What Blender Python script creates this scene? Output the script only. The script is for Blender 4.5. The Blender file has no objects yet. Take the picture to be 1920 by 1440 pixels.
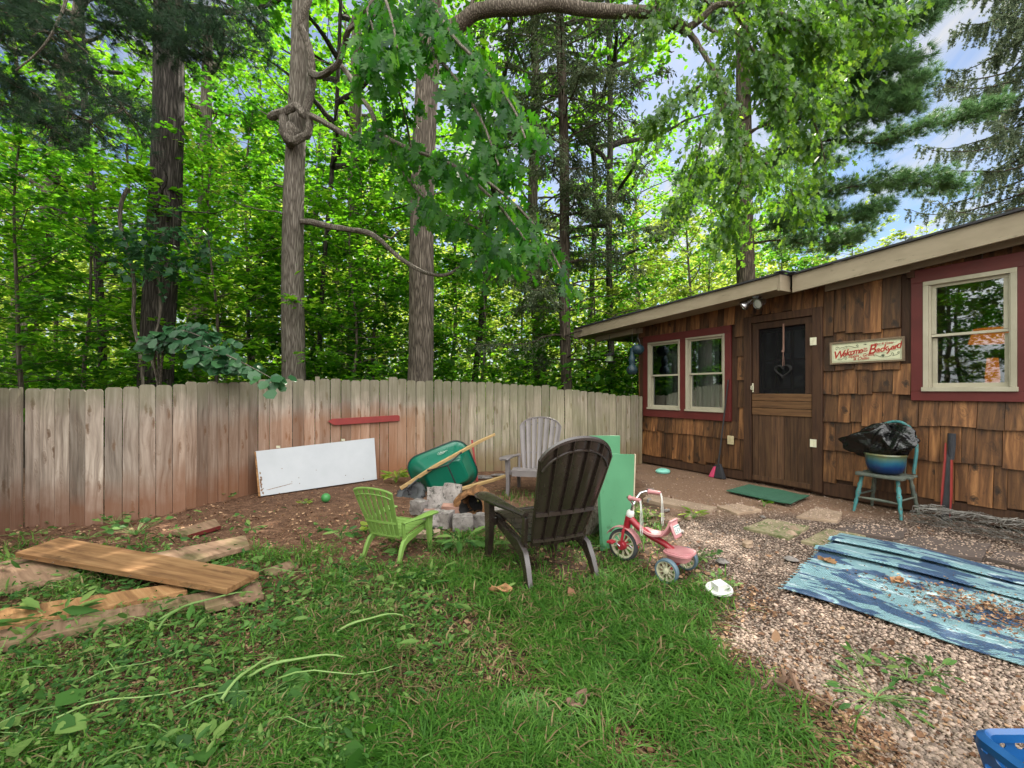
import bpy, math, random
import numpy as np
from mathutils import Vector, Matrix

# ------------------------------------------------------------------ camera
S = bpy.context.scene
COL = S.collection
F, CX, HY, H = 853.33, 960.0, 732.0, 1.35      # focal length, centre and horizon of the photograph, eye height
cd = bpy.data.cameras.new('camera'); cam = bpy.data.objects.new('camera', cd); COL.objects.link(cam)
cam.location = (0, 0, H); cam.rotation_euler = (math.radians(90), 0, 0)
cd.lens = 16.0; cd.sensor_width = 36.0; cd.shift_y = 12.0/1920.0
cd.clip_start = 0.05; cd.clip_end = 2000
S.camera = cam

# ------------------------------------------------------------------ light
SUN_EL, SUN_AZ = math.radians(47), math.radians(17)     # high, ahead and a little to the right
W = bpy.data.worlds.new('World'); S.world = W; W.use_nodes = True
wn, wl = W.node_tree.nodes, W.node_tree.links
wn.clear()
def wnode(t, **k):
    n = wn.new(t)
    for a, v in k.items(): setattr(n, a, v)
    return n
sky = wnode('ShaderNodeTexSky', sky_type='NISHITA', sun_disc=False, sun_elevation=SUN_EL, sun_rotation=SUN_AZ,
            air_density=1.0, dust_density=0.3, ozone_density=3.0)
tcw = wnode('ShaderNodeTexCoord')
sep = wnode('ShaderNodeSeparateXYZ'); wl.new(tcw.outputs['Generated'], sep.inputs[0])
zz = wnode('ShaderNodeMath', operation='MAXIMUM'); wl.new(sep.outputs['Z'], zz.inputs[0]); zz.inputs[1].default_value = 0.0
za = wnode('ShaderNodeMath', operation='ADD'); wl.new(zz.outputs[0], za.inputs[0]); za.inputs[1].default_value = 0.25
dv = wnode('ShaderNodeVectorMath', operation='SCALE'); wl.new(tcw.outputs['Generated'], dv.inputs[0])
iv = wnode('ShaderNodeMath', operation='DIVIDE'); iv.inputs[0].default_value = 1.0; wl.new(za.outputs[0], iv.inputs[1])
wl.new(iv.outputs[0], dv.inputs['Scale'])
mpw = wnode('ShaderNodeMapping'); wl.new(dv.outputs[0], mpw.inputs[0])
mpw.inputs['Rotation'].default_value = (0, 0, math.radians(38)); mpw.inputs['Scale'].default_value = (2.6, 1.0, 1.0)
mpw.inputs['Location'].default_value = (0.7, 0.2, 0)
nz = wnode('ShaderNodeTexNoise'); wl.new(mpw.outputs[0], nz.inputs['Vector'])
nz.inputs['Scale'].default_value = 1.7; nz.inputs['Detail'].default_value = 7; nz.inputs['Roughness'].default_value = 0.6
nz.inputs['Distortion'].default_value = 0.5
rpw = wnode('ShaderNodeValToRGB'); wl.new(nz.outputs['Fac'], rpw.inputs[0])
rpw.color_ramp.elements[0].position = 0.42; rpw.color_ramp.elements[1].position = 0.68
# added fill light: sky brightened behind the camera and overhead, out of view
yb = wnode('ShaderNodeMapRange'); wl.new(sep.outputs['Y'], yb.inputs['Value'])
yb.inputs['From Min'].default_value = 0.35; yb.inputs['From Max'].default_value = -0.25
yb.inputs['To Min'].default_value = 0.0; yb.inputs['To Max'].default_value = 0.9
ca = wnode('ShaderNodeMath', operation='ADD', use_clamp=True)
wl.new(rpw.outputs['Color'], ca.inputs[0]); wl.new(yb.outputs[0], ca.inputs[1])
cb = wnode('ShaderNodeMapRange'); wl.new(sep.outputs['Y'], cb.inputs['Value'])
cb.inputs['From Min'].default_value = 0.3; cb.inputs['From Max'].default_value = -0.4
CLOUD_NEAR, FILL_BACK = 5.6, 38.0
cb.inputs['To Min'].default_value = CLOUD_NEAR; cb.inputs['To Max'].default_value = FILL_BACK
# the added fill is dimmed low down, so eaves and undersides stay darker
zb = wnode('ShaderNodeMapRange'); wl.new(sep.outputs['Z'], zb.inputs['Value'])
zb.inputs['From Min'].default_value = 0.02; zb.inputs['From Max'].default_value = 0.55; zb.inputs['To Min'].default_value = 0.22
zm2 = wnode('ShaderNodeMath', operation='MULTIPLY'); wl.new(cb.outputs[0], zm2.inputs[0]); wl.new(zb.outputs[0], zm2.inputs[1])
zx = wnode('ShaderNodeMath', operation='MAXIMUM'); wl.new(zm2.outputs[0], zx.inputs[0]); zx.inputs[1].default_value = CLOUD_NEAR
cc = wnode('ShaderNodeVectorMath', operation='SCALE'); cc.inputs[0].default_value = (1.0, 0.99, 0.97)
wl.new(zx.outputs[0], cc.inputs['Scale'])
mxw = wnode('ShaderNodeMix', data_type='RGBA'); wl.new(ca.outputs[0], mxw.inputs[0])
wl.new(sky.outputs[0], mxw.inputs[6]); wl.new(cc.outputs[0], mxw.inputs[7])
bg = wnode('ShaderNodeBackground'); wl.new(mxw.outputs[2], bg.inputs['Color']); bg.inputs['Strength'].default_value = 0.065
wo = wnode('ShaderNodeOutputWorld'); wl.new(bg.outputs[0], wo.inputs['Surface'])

sd = bpy.data.lights.new('sun', 'SUN'); sun = bpy.data.objects.new('sun', sd); COL.objects.link(sun)
sd.energy = 5.0; sd.angle = math.radians(0.5); sd.color = (1.0, 0.93, 0.80)
sv = Vector((math.sin(SUN_AZ)*math.cos(SUN_EL), math.cos(SUN_AZ)*math.cos(SUN_EL), math.sin(SUN_EL)))
sun.rotation_euler = sv.to_track_quat('Z', 'Y').to_euler(); sun.location = (0, 0, 30)

S.view_settings.view_transform = 'Standard'; S.view_settings.look = 'None'
S.view_settings.exposure = 1.25; S.view_settings.gamma = 1.0
S.render.engine = 'CYCLES'
cy = S.cycles
cy.max_bounces = 7; cy.diffuse_bounces = 4; cy.glossy_bounces = 3; cy.transmission_bounces = 5; cy.transparent_max_bounces = 8
cy.caustics_reflective = False; cy.caustics_refractive = False
cy.sample_clamp_indirect = 6.0
cy.use_denoising = True

# ------------------------------------------------------------------ placing helpers
def P(x, y, Y): return Vector(((x-CX)/F*Y, Y, H+(HY-y)/F*Y))
def G(x, y, z=0.0):
    Y = F*(H-z)/(y-HY); return Vector(((x-CX)/F*Y, Y, z))
RNG = random.Random(7)
NR = np.random.default_rng(11)
def lerp(a, b, t): return a+(b-a)*t

# ------------------------------------------------------------------ mesh helpers
def frame_of(direction, up=(0, 0, 1)):
    d = Vector(direction).normalized(); u = Vector(up)
    s = d.cross(u)
    if s.length < 1e-4: s = d.cross(Vector((1, 0, 0)))
    s.normalize(); u = s.cross(d).normalized()
    return s, d, u
class MB:
    def __init__(self): self.v = []; self.f = []; self.r = []; self.m = []
    def add(self, vs, fs, r=None, m=0):
        k = len(self.v)
        if r is None: r = RNG.random()
        self.v += [tuple(v) for v in vs]; self.r += [r]*len(vs)
        self.f += [tuple(i+k for i in f) for f in fs]; self.m += [m]*len(fs)
        return self
    def box(self, c, s, mat=None, r=None, m=0):
        c = Vector(c); hx, hy, hz = s[0]/2, s[1]/2, s[2]/2
        vs = [Vector((x*hx, y*hy, z*hz)) for x in (-1, 1) for y in (-1, 1) for z in (-1, 1)]
        if mat is not None: vs = [mat @ v for v in vs]
        fs = [(0, 1, 3, 2), (4, 6, 7, 5), (0, 4, 5, 1), (2, 3, 7, 6), (0, 2, 6, 4), (1, 5, 7, 3)]
        return self.add([v+c for v in vs], fs, r, m)
    def hexa(self, bot, top, r=None, m=0):            # two matching loops
        n = len(bot)
        fs = [tuple(range(n))[::-1], tuple(range(n, 2*n))]
        for i in range(n): j = (i+1) % n; fs.append((i, j, n+j, n+i))
        return self.add(list(bot)+list(top), fs, r, m)
    def tube(self, path, rad, n=8, r=None, m=0, cap=True, squash=1.0, jit=0.0):
        path = [Vector(p) for p in path]; N = len(path)
        if not hasattr(rad, '__len__'): rad = [rad]*N
        vs = []; prev = None
        for i, p in enumerate(path):
            d = (path[min(i+1, N-1)]-path[max(i-1, 0)])
            if d.length < 1e-9: d = Vector((0, 0, 1))
            d.normalize()
            if prev is None:
                s = d.cross(Vector((0, 0, 1)))
                if s.length < 0.05: s = d.cross(Vector((0, 1, 0)))
            else: s = prev-d*prev.dot(d)
            s.normalize(); prev = s; u = d.cross(s)
            for k in range(n):
                a = 2*math.pi*k/n; q = rad[i]*(1+jit*(RNG.random()-.5))
                vs.append(p+s*(math.cos(a)*q)+u*(math.sin(a)*q*squash))
        fs = []
        for i in range(N-1):
            for k in range(n):
                l = (k+1) % n; fs.append((i*n+k, i*n+l, (i+1)*n+l, (i+1)*n+k))
        if cap: fs += [tuple(range(n))[::-1], tuple(range((N-1)*n, N*n))]
        return self.add(vs, fs, r, m)
    def sweep(self, path, ws, hs, side, r=None, m=0):   # rectangular section, side = width direction
        path = [Vector(p) for p in path]; N = len(path); side = Vector(side).normalized()
        if not hasattr(ws, '__len__'): ws = [ws]*N
        if not hasattr(hs, '__len__'): hs = [hs]*N
        vs = []
        for i, p in enumerate(path):
            d = (path[min(i+1, N-1)]-path[max(i-1, 0)]).normalized()
            s = (side-d*side.dot(d)).normalized(); u = d.cross(s)
            for a, b in ((-1, -1), (1, -1), (1, 1), (-1, 1)): vs.append(p+s*(a*ws[i]/2)+u*(b*hs[i]/2))
        fs = [(3, 2, 1, 0), tuple(range((N-1)*4, N*4))]
        for i in range(N-1):
            for k in range(4):
                l = (k+1) % 4; fs.append((i*4+k, i*4+l, (i+1)*4+l, (i+1)*4+k))
        return self.add(vs, fs, r, m)
    def lathe(self, prof, n=24, mat=None, r=None, m=0, cap=True):   # prof: (radius, z)
        vs = []
        for (q, z) in prof:
            for k in range(n):
                a = 2*math.pi*k/n; v = Vector((q*math.cos(a), q*math.sin(a), z))
                vs.append(mat @ v if mat is not None else v)
        fs = []
        for i in range(len(prof)-1):
            for k in range(n):
                l = (k+1) % n; fs.append((i*n+k, i*n+l, (i+1)*n+l, (i+1)*n+k))
        if cap: fs += [tuple(range(n))[::-1], tuple(range((len(prof)-1)*n, len(prof)*n))]
        return self.add(vs, fs, r, m)
    def grid(self, fn, nu, nv, r=None, m=0, thick=0.0):
        pts = [[Vector(fn(i/nu, j/nv)) for j in range(nv+1)] for i in range(nu+1)]
        vs = [p for row in pts for p in row]; q = lambda i, j: i*(nv+1)+j
        fs = [(q(i, j), q(i+1, j), q(i+1, j+1), q(i, j+1)) for i in range(nu) for j in range(nv)]
        if thick:
            nn = []
            for i in range(nu+1):
                for j in range(nv+1):
                    a = pts[min(i+1, nu)][j]-pts[max(i-1, 0)][j]; b = pts[i][min(j+1, nv)]-pts[i][max(j-1, 0)]
                    nn.append(a.cross(b).normalized() if a.cross(b).length > 1e-12 else Vector((0, 0, 1)))
            K = len(vs); vs = vs+[v-n_*thick for v, n_ in zip(vs, nn)]
            fs = fs+[tuple(K+i for i in f[::-1]) for f in fs]
            for i in range(nu): fs += [(q(i+1, 0), q(i, 0), K+q(i, 0), K+q(i+1, 0)), (q(i, nv), q(i+1, nv), K+q(i+1, nv), K+q(i, nv))]
            for j in range(nv): fs += [(q(0, j), q(0, j+1), K+q(0, j+1), K+q(0, j)), (q(nu, j+1), q(nu, j), K+q(nu, j), K+q(nu, j+1))]
        return self.add(vs, fs, r, m)
    def blob(self, c, s, mat=None, n=10, jit=0.12, r=None, m=0, power=1.0):
        vs = []; fs = []; c = Vector(c); K = n*2
        off = (RNG.random()*50, RNG.random()*50)
        for i in range(n+1):
            th = math.pi*i/n
            for k in range(K):
                ph = 2*math.pi*k/K
                v = Vector((math.sin(th)*math.cos(ph), math.sin(th)*math.sin(ph), math.cos(th)))
                if power != 1.0: v = Vector([math.copysign(abs(t)**power, t) for t in v])
                q = 1+jit*(math.sin(v.x*3.1+off[0])+math.sin(v.y*4.3+off[1])+math.sin(v.z*5.1+off[0]+off[1])+.5*math.sin(v.x*9+v.y*8+off[0]))/2.2
                v = Vector((v.x*s[0]*q, v.y*s[1]*q, v.z*s[2]*q))
                vs.append((mat @ v if mat is not None else v)+c)
        for i in range(n):
            for k in range(K):
                l = (k+1) % K; fs.append((i*K+k, (i+1)*K+k, (i+1)*K+l, i*K+l))
        return self.add(vs, fs, r, m)
    def build(self, name, mats, parent=None, world=False, smooth=True, bevel=0.0, loc=None, rotz=0.0, ang=38):
        vs = self.v
        if loc is not None:                       # top-level mesh whose origin sits at loc
            R = Matrix.Rotation(-rotz, 3, 'Z'); L = Vector(loc); vs = [R @ (Vector(v)-L) for v in vs]
        elif world and parent is not None:
            Mi = world_of(parent).inverted(); vs = [Mi @ Vector(v) for v in vs]
        me = bpy.data.meshes.new(name); me.from_pydata([tuple(v) for v in vs], [], self.f); me.validate()
        if not isinstance(mats, (list, tuple)): mats = [mats]
        for mt in mats: me.materials.append(mt)
        if len(me.polygons) == len(self.m) and len(mats) > 1: me.polygons.foreach_set('material_index', self.m)
        at = me.attributes.new('rnd', 'FLOAT', 'POINT')
        if len(me.vertices) == len(self.r): at.data.foreach_set('value', self.r)
        if smooth:
            me.polygons.foreach_set('use_smooth', [True]*len(me.polygons))
            me.set_sharp_from_angle(angle=math.radians(ang))
        ob = bpy.data.objects.new(name, me); COL.objects.link(ob)
        if parent is not None: ob.parent = parent
        if loc is not None: ob.location = loc; ob.rotation_euler = (0, 0, rotz)
        if bevel:
            b = ob.modifiers.new('bevel', 'BEVEL'); b.width = bevel; b.segments = 2; b.limit_method = 'ANGLE'; b.angle_limit = math.radians(50)
            b.harden_normals = False
        return ob
def world_of(o):
    m = o.matrix_basis.copy()
    return m if o.parent is None else world_of(o.parent) @ m
def tag(o, label=None, cat=None, group=None, kind=None):
    if label: o['label'] = label
    if cat: o['category'] = cat
    if group: o['group'] = group
    if kind: o['kind'] = kind
    return o
def thing(name, label, cat, loc=(0, 0, 0), rotz=0.0, group=None):
    o = bpy.data.objects.new(name, None); COL.objects.link(o); o.location = loc; o.rotation_euler = (0, 0, rotz)
    o.empty_display_size = 0.1
    return tag(o, label, cat, group)

# numpy value noise
_h = NR.random((256, 256))
def vnoise(x, y):
    xi = np.floor(x).astype(int); yi = np.floor(y).astype(int); fx = x-xi; fy = y-yi
    fx = fx*fx*(3-2*fx); fy = fy*fy*(3-2*fy)
    a = _h[xi % 256, yi % 256]; b = _h[(xi+1) % 256, yi % 256]; c = _h[xi % 256, (yi+1) % 256]; d = _h[(xi+1) % 256, (yi+1) % 256]
    return (a*(1-fx)+b*fx)*(1-fy)+(c*(1-fx)+d*fx)*fy
def fnoise(x, y): return (vnoise(x, y)+.5*vnoise(x*2.1+7, y*2.1+3)+.25*vnoise(x*4.3+1, y*4.3+9))/1.75
def np_mesh(name, V, Fc, rnd, mats, parent=None, smooth=True, mi=None):
    """V (n,3); Fc (m,k) equal-sized faces; fast."""
    me = bpy.data.meshes.new(name); n = len(V); m, k = Fc.shape
    me.vertices.add(n); me.vertices.foreach_set('co', np.ascontiguousarray(V, dtype=np.float32).ravel())
    me.loops.add(m*k); me.loops.foreach_set('vertex_index', Fc.astype(np.int32).ravel())
    me.polygons.add(m); me.polygons.foreach_set('loop_start', np.arange(0, m*k, k, dtype=np.int32))
    if smooth: me.polygons.foreach_set('use_smooth', np.ones(m, dtype=bool))
    me.update(calc_edges=True)
    if not isinstance(mats, (list, tuple)): mats = [mats]
    for mt in mats: me.materials.append(mt)
    if mi is not None: me.polygons.foreach_set('material_index', mi.astype(np.int32))
    at = me.attributes.new('rnd', 'FLOAT', 'POINT'); at.data.foreach_set('value', np.ascontiguousarray(rnd, dtype=np.float32))
    ob = bpy.data.objects.new(name, me); COL.objects.link(ob)
    if parent is not None: ob.parent = parent
    return ob
def scatter(tv, tf, pos, X, Y, Z, sc, rnd):
    """template verts (k,3), faces (m,q) placed at pos with axes X,Y,Z (n,3) and scale sc (n,)"""
    tv = np.asarray(tv, float); tf = np.asarray(tf); n = len(pos); k = len(tv)
    V = (tv[None, :, 0:1]*X[:, None, :]+tv[None, :, 1:2]*Y[:, None, :]+tv[None, :, 2:3]*Z[:, None, :])*np.asarray(sc).reshape(n, 1, 1)+pos[:, None, :]
    Fc = tf[None]+(np.arange(n)*k)[:, None, None]
    return V.reshape(-1, 3), Fc.reshape(-1, tf.shape[1]), np.repeat(rnd, k)
def unit(a): return a/np.maximum(np.linalg.norm(a, axis=1, keepdims=True), 1e-9)
def axes_from(Yd, Zd):
    Y = unit(Yd); Z = Zd-(Zd*Y).sum(1, keepdims=True)*Y; Z = unit(Z); X = np.cross(Y, Z); return X, Y, Z
# ------------------------------------------------------------------ materials (all procedural)
class NT:
    def __init__(s, name):
        s.mat = bpy.data.materials.new(name); s.mat.use_nodes = True
        s.n = s.mat.node_tree.nodes; s.l = s.mat.node_tree.links; s.n.clear()
        s.out = s.n.new('ShaderNodeOutputMaterial')
    def node(s, t, ins=None, **k):
        n = s.n.new(t)
        for a, v in k.items(): setattr(n, a, v)
        for a, v in (ins or {}).items():
            i = n.inputs[a]
            if hasattr(v, 'is_output') or isinstance(v, bpy.types.NodeSocket): s.l.new(v, i)
            else: i.default_value = v
        return n
    def math(s, op, a, b=0.0, clamp=False):
        return s.node('ShaderNodeMath', {0: a, 1: b}, operation=op, use_clamp=clamp).outputs[0]
    def mix(s, f, a, b, blend='MIX'):
        n = s.node('ShaderNodeMix', {0: f}, data_type='RGBA', blend_type=blend)
        for i, v in ((6, a), (7, b)):
            if isinstance(v, bpy.types.NodeSocket): s.l.new(v, n.inputs[i])
            else: n.inputs[i].default_value = (*v, 1) if len(v) == 3 else v
        return n.outputs[2]
    def ramp(s, f, stops):
        n = s.node('ShaderNodeValToRGB', {0: f}); e = n.color_ramp.elements
        while len(e) > 1: e.remove(e[-1])
        e[0].position = stops[0][0]; e[0].color = (*stops[0][1], 1)
        for p, c in stops[1:]: q = e.new(p); q.color = (*c, 1)
        return n.outputs[0]
    def obj(s): return s.node('ShaderNodeTexCoord').outputs['Object']
    def rnd(s): return s.node('ShaderNodeAttribute', attribute_name='rnd').outputs['Fac']
    def mapping(s, v, scale=(1, 1, 1), loc=(0, 0, 0), rot=(0, 0, 0)):
        return s.node('ShaderNodeMapping', {'Vector': v, 'Scale': scale, 'Location': loc, 'Rotation': rot}).outputs[0]
    def noise(s, v, scale, detail=4, rough=.55, dist=0.0):
        return s.node('ShaderNodeTexNoise', {'Vector': v, 'Scale': scale, 'Detail': detail, 'Roughness': rough, 'Distortion': dist}).outputs['Fac']
    def offset(s, v, f, amt=37.0):           # shift a vector by a factor, so each piece has its own pattern
        a = s.math('MULTIPLY', f, amt)
        c = s.node('ShaderNodeCombineXYZ', {0: a, 1: s.math('MULTIPLY', a, 1.7), 2: s.math('MULTIPLY', a, .61)}).outputs[0]
        return s.node('ShaderNodeVectorMath', {0: v, 1: c}, operation='ADD').outputs[0]
    def bump(s, h, strength, dist=0.01, nrm=None):
        i = {'Height': h, 'Strength': strength, 'Distance': dist}
        if nrm: i['Normal'] = nrm
        return s.node('ShaderNodeBump', i).outputs[0]
    def principled(s, col, rough=.7, metal=0.0, spec=.5, nrm=None, **ex):
        i = {'Roughness': rough, 'Metallic': metal, 'Specular IOR Level': spec}
        b = s.node('ShaderNodeBsdfPrincipled', i)
        if isinstance(col, bpy.types.NodeSocket): s.l.new(col, b.inputs['Base Color'])
        else: b.inputs['Base Color'].default_value = (*col, 1)
        if nrm is not None: s.l.new(nrm, b.inputs['Normal'])
        for k, v in ex.items(): b.inputs[k.replace('_', ' ')].default_value = v
        return b
    def done(s, sock): s.l.new(sock, s.out.inputs['Surface']); return s.mat
def vary(t, col, f, amt):
    """brighten/darken a colour by a 0..1 factor"""
    k = t.math('ADD', t.math('MULTIPLY', f, amt*2), 1-amt)
    return t.node('ShaderNodeVectorMath', {0: col, 3: k}, operation='SCALE').outputs[0]
def simple(name, c1, c2, scale=6, rough=.6, metal=0, spec=.5, bump=.15, bscale=60, amt=.12, dist=.003, stretch=(1, 1, 1), dirt=None, dirt_at=.62, **ex):
    t = NT(name); o = t.obj(); r = t.rnd(); v = t.offset(t.mapping(o, stretch), r, 9)
    a = t.noise(v, scale, 5, .6)
    col = t.ramp(a, [(.3, c1), (.7, c2)]); col = vary(t, col, r, amt)
    if dirt:
        d = t.ramp(t.noise(v, scale*2.3, 6, .7), [(dirt_at, (0, 0, 0)), (dirt_at+.12, (1, 1, 1))]); col = t.mix(d, col, dirt)
    n = t.bump(t.noise(v, bscale, 3, .6), bump, dist)
    rr = t.node('ShaderNodeMapRange', {0: a, 3: max(rough-.1, 0.03), 4: min(rough+.1, 1)}).outputs[0]
    b = t.principled(col, rough, metal, spec, n, **ex); t.l.new(rr, b.inputs['Roughness'])
    return t.done(b.outputs[0])
def wood(name, cols, axis=2, grain=26, amt=.22, knots=True, rough=.75, spec=.3, stain=None, knotcol=(.06, .03, .015), bump=.35, kscale=(7, 7, 1.6)):
    """boards whose grain runs along one axis of the object; each board has its own rnd"""
    t = NT(name); o = t.obj(); r = t.rnd(); v0 = t.offset(o, r, 31)
    sc = [grain]*3; sc[axis] = grain*.055
    low = [4.0]*3; low[axis] = 1.1
    warp = t.noise(t.mapping(v0, low), 1.0, 2)
    wv = t.node('ShaderNodeVectorMath', {0: v0, 1: t.node('ShaderNodeCombineXYZ', {0: t.math('MULTIPLY', warp, .12), 1: t.math('MULTIPLY', warp, .12), 2: t.math('MULTIPLY', warp, .12)}).outputs[0]}, operation='ADD').outputs[0]
    g = t.noise(t.mapping(wv, sc), 1.0, 5, .62)
    col = t.ramp(g, [(.28, cols[0]), (.5, cols[1]), (.72, cols[2])])
    tone = t.noise(t.mapping(v0, low), .8, 3)
    col = vary(t, col, tone, .28); col = vary(t, col, r, amt)
    if knots:
        sp_ = t.node('ShaderNodeSeparateXYZ', {0: v0}); oth = [i for i in range(3) if i != axis]
        uu = t.math('MULTIPLY', t.math('ADD', sp_.outputs[oth[0]], sp_.outputs[oth[1]]), kscale[0]); ww = t.math('MULTIPLY', sp_.outputs[axis], kscale[2])
        wq = t.math('MULTIPLY', t.math('SUBTRACT', t.noise(v0, 14, 3, .7), .5), .45); uu = t.math('ADD', uu, wq); ww = t.math('SUBTRACT', ww, wq)
        k = t.node('ShaderNodeTexVoronoi', {'Vector': t.node('ShaderNodeCombineXYZ', {0: uu, 1: ww}).outputs[0], 'Scale': 1.0, 'Randomness': 1.0}, voronoi_dimensions='2D').outputs['Distance']
        km = t.ramp(k, [(.05, (1, 1, 1)), (.10, (.7, .7, .7)), (.16, (0, 0, 0))])
        ring = t.ramp(t.math('SINE', t.math('MULTIPLY', k, 60)), [(0, (0, 0, 0)), (1, (1, 1, 1))])
        near = t.ramp(k, [(.1, (1, 1, 1)), (.33, (0, 0, 0))])
        col = t.mix(t.math('MULTIPLY', t.math('MULTIPLY', near, ring), .45), col, knotcol)
        some = t.ramp(t.noise(t.mapping(v0, low), .9, 1), [(.46, (0, 0, 0)), (.54, (1, 1, 1))])
        col = t.mix(t.math('MULTIPLY', t.math('MULTIPLY', km, .95), some), col, knotcol)
        blot = t.ramp(t.noise(t.mapping(v0, low), 3.1, 5, .7, 1.2), [(.60, (0, 0, 0)), (.74, (1, 1, 1))])
        col = t.mix(t.math('MULTIPLY', blot, .8 if 'shake' in name else .45), col, knotcol)
    if stain: col = stain(t, col, o, r, g)
    n = t.bump(g, bump, .004)
    return t.done(t.principled(col, rough, 0, spec, n).outputs[0])
def leafmat(name, c0, c1, c2, trans=.5, gloss=.35, rough=.45, tcol=None):
    t = NT(name); r = t.rnd()
    col = t.ramp(r, [(0, c0), (.5, c1), (1, c2)])
    b = t.principled(col, rough, 0, gloss)
    tc = vary(t, col, r, 0.0) if tcol is None else t.ramp(r, [(0, tcol[0]), (.5, tcol[1]), (1, tcol[2])])
    tr = t.node('ShaderNodeBsdfTranslucent', {'Color': tc})
    m = t.node('ShaderNodeMixShader', {0: trans}); t.l.new(b.outputs[0], m.inputs[1]); t.l.new(tr.outputs[0], m.inputs[2])
    return t.done(m.outputs[0])
def bark(name, c0, c1, c2, ridge=24, amt=.1, depth=.02):
    t = NT(name); o = t.obj(); r = t.rnd()
    v = t.mapping(o, (ridge, ridge, ridge*.075))
    w = t.noise(t.mapping(o, (5, 5, 2)), 1, 3)
    wv = t.node('ShaderNodeVectorMath', {0: v, 1: t.node('ShaderNodeCombineXYZ', {0: t.math('MULTIPLY', w, 2.2), 1: t.math('MULTIPLY', w, 2.2), 2: w}).outputs[0]}, operation='ADD').outputs[0]
    k = t.node('ShaderNodeTexVoronoi', {'Vector': wv, 'Scale': 1.0}, feature='DISTANCE_TO_EDGE').outputs['Distance']
    g = t.noise(v, 2.2, 5, .65)
    hgt = t.math('ADD', t.math('MINIMUM', k, .35), t.math('MULTIPLY', g, .3))
    col = t.ramp(hgt, [(.12, c0), (.34, c1), (.55, c2)])
    big = t.noise(t.mapping(o, (1.5, 1.5, .7)), 1, 4); col = vary(t, col, big, .35)
    n = t.bump(hgt, .9, depth)
    return t.done(t.principled(col, .9, 0, .2, n).outputs[0])

def fence_stain(t, col, o, r, g):
    s = t.node('ShaderNodeSeparateXYZ', {0: o})
    x, z = s.outputs[0], s.outputs[2]
    n1 = t.noise(t.mapping(o, (.8, .8, .5)), 1.0, 4, .6)
    n2 = t.noise(t.offset(o, r, 5), 2.5, 4, .6)
    sk_ = t.ramp(t.noise(t.offset(t.mapping(o, (16, 16, .9)), r, 11), 1.0, 4, .65), [(.52, (0, 0, 0)), (.70, (1, 1, 1))]); col = t.mix(t.math('MULTIPLY', sk_, .5), col, (.085, .068, .05))
    # rust-brown soil stain up from the ground, uneven
    hz = t.math('SUBTRACT', t.math('ADD', t.math('MULTIPLY', n2, .55), .1), z)
    low = t.node('ShaderNodeMapRange', {0: hz, 1: -.12, 2: .22}).outputs[0]
    col = t.mix(t.math('MULTIPLY', low, .8), col, (.17, .075, .040))
    # brown weathering in the middle of the run (x -3.8 .. -0.6)
    mid = t.node('ShaderNodeMapRange', {0: t.math('ABSOLUTE', t.math('ADD', x, 2.35)), 1: 1.75, 2: .7}).outputs[0]
    zz = t.node('ShaderNodeMapRange', {0: t.math('ADD', z, t.math('MULTIPLY', n2, .5)), 1: 1.42, 2: 1.15}).outputs[0]
    mm = t.math('MULTIPLY', mid, zz, True); mm = t.math('MULTIPLY', mm, t.node('ShaderNodeMapRange', {0: n1, 1: .3, 2: .55, 3: .5}).outputs[0])
    col = t.mix(t.math('MULTIPLY', mm, .95), col, vary(t, t.mix(.7, col, (.235, .095, .040)), r, .25))
    # green algae to the right
    gr = t.node('ShaderNodeMapRange', {0: x, 1: -1.9, 2: -.4}).outputs[0]
    gm = t.math('MULTIPLY', gr, t.node('ShaderNodeMapRange', {0: n2, 1: .3, 2: .6, 3: .3}).outputs[0])
    col = t.mix(t.math('MULTIPLY', gm, .75), col, vary(t, t.mix(.35, (.20, .205, .10), col), r, .2))
    # dark mildew at some board tops
    tp = t.node('ShaderNodeMapRange', {0: t.math('ADD', z, t.math('MULTIPLY', n2, .6)), 1: 1.40, 2: 1.62}).outputs[0]
    col = t.mix(t.math('MULTIPLY', tp, .65), col, (.15, .145, .09))
    return col
M = {}
M['fence'] = wood('weathered_fence_wood', [(.13, .10, .078), (.265, .215, .175), (.40, .34, .285)], 2, 30, .3, stain=fence_stain, kscale=(7, 7, 2.4), knotcol=(.13, .08, .05))
def moss(t, col, o, r, g):
    n = t.ramp(t.noise(o, 4, 5, .65), [(.5, (0, 0, 0)), (.66, (1, 1, 1))]); return t.mix(t.math('MULTIPLY', n, .5), col, (.09, .11, .03))
M['shake'] = wood('cedar_shake_wood', [(.028, .011, .005), (.12, .050, .018), (.27, .125, .046)], 2, 22, .62, kscale=(5, 5, 3.2), knotcol=(.018, .009, .005), rough=.5, spec=.45)
M['doorwood'] = wood('dark_stained_door_wood', [(.03, .016, .01), (.075, .038, .02), (.12, .065, .032)], 2, 34, .35, knots=False, rough=.6)
M['doorwood_h'] = wood('dark_stained_cross_boards', [(.05, .025, .012), (.10, .05, .022), (.15, .08, .035)], 0, 34, .3, knots=False, rough=.6)
M['frame_dark'] = wood('dark_door_frame_wood', [(.025, .012, .008), (.055, .026, .014), (.08, .04, .02)], 2, 30, .2, knots=False, rough=.65)
M['red'] = simple('dull_red_trim_paint', (.085, .011, .010), (.12, .016, .014), 5, .5, bump=.12, bscale=40, dirt=(.10, .02, .015), dirt_at=.6)
M['redbright'] = simple('red_board_paint', (.20, .018, .016), (.27, .028, .022), 7, .5, dirt=(.2, .05, .04), dirt_at=.6)
M['cream'] = simple('cream_window_vinyl', (.33, .30, .22), (.42, .385, .29), 5, .5, bump=.08, dirt=(.2, .18, .12), dirt_at=.66)
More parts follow.
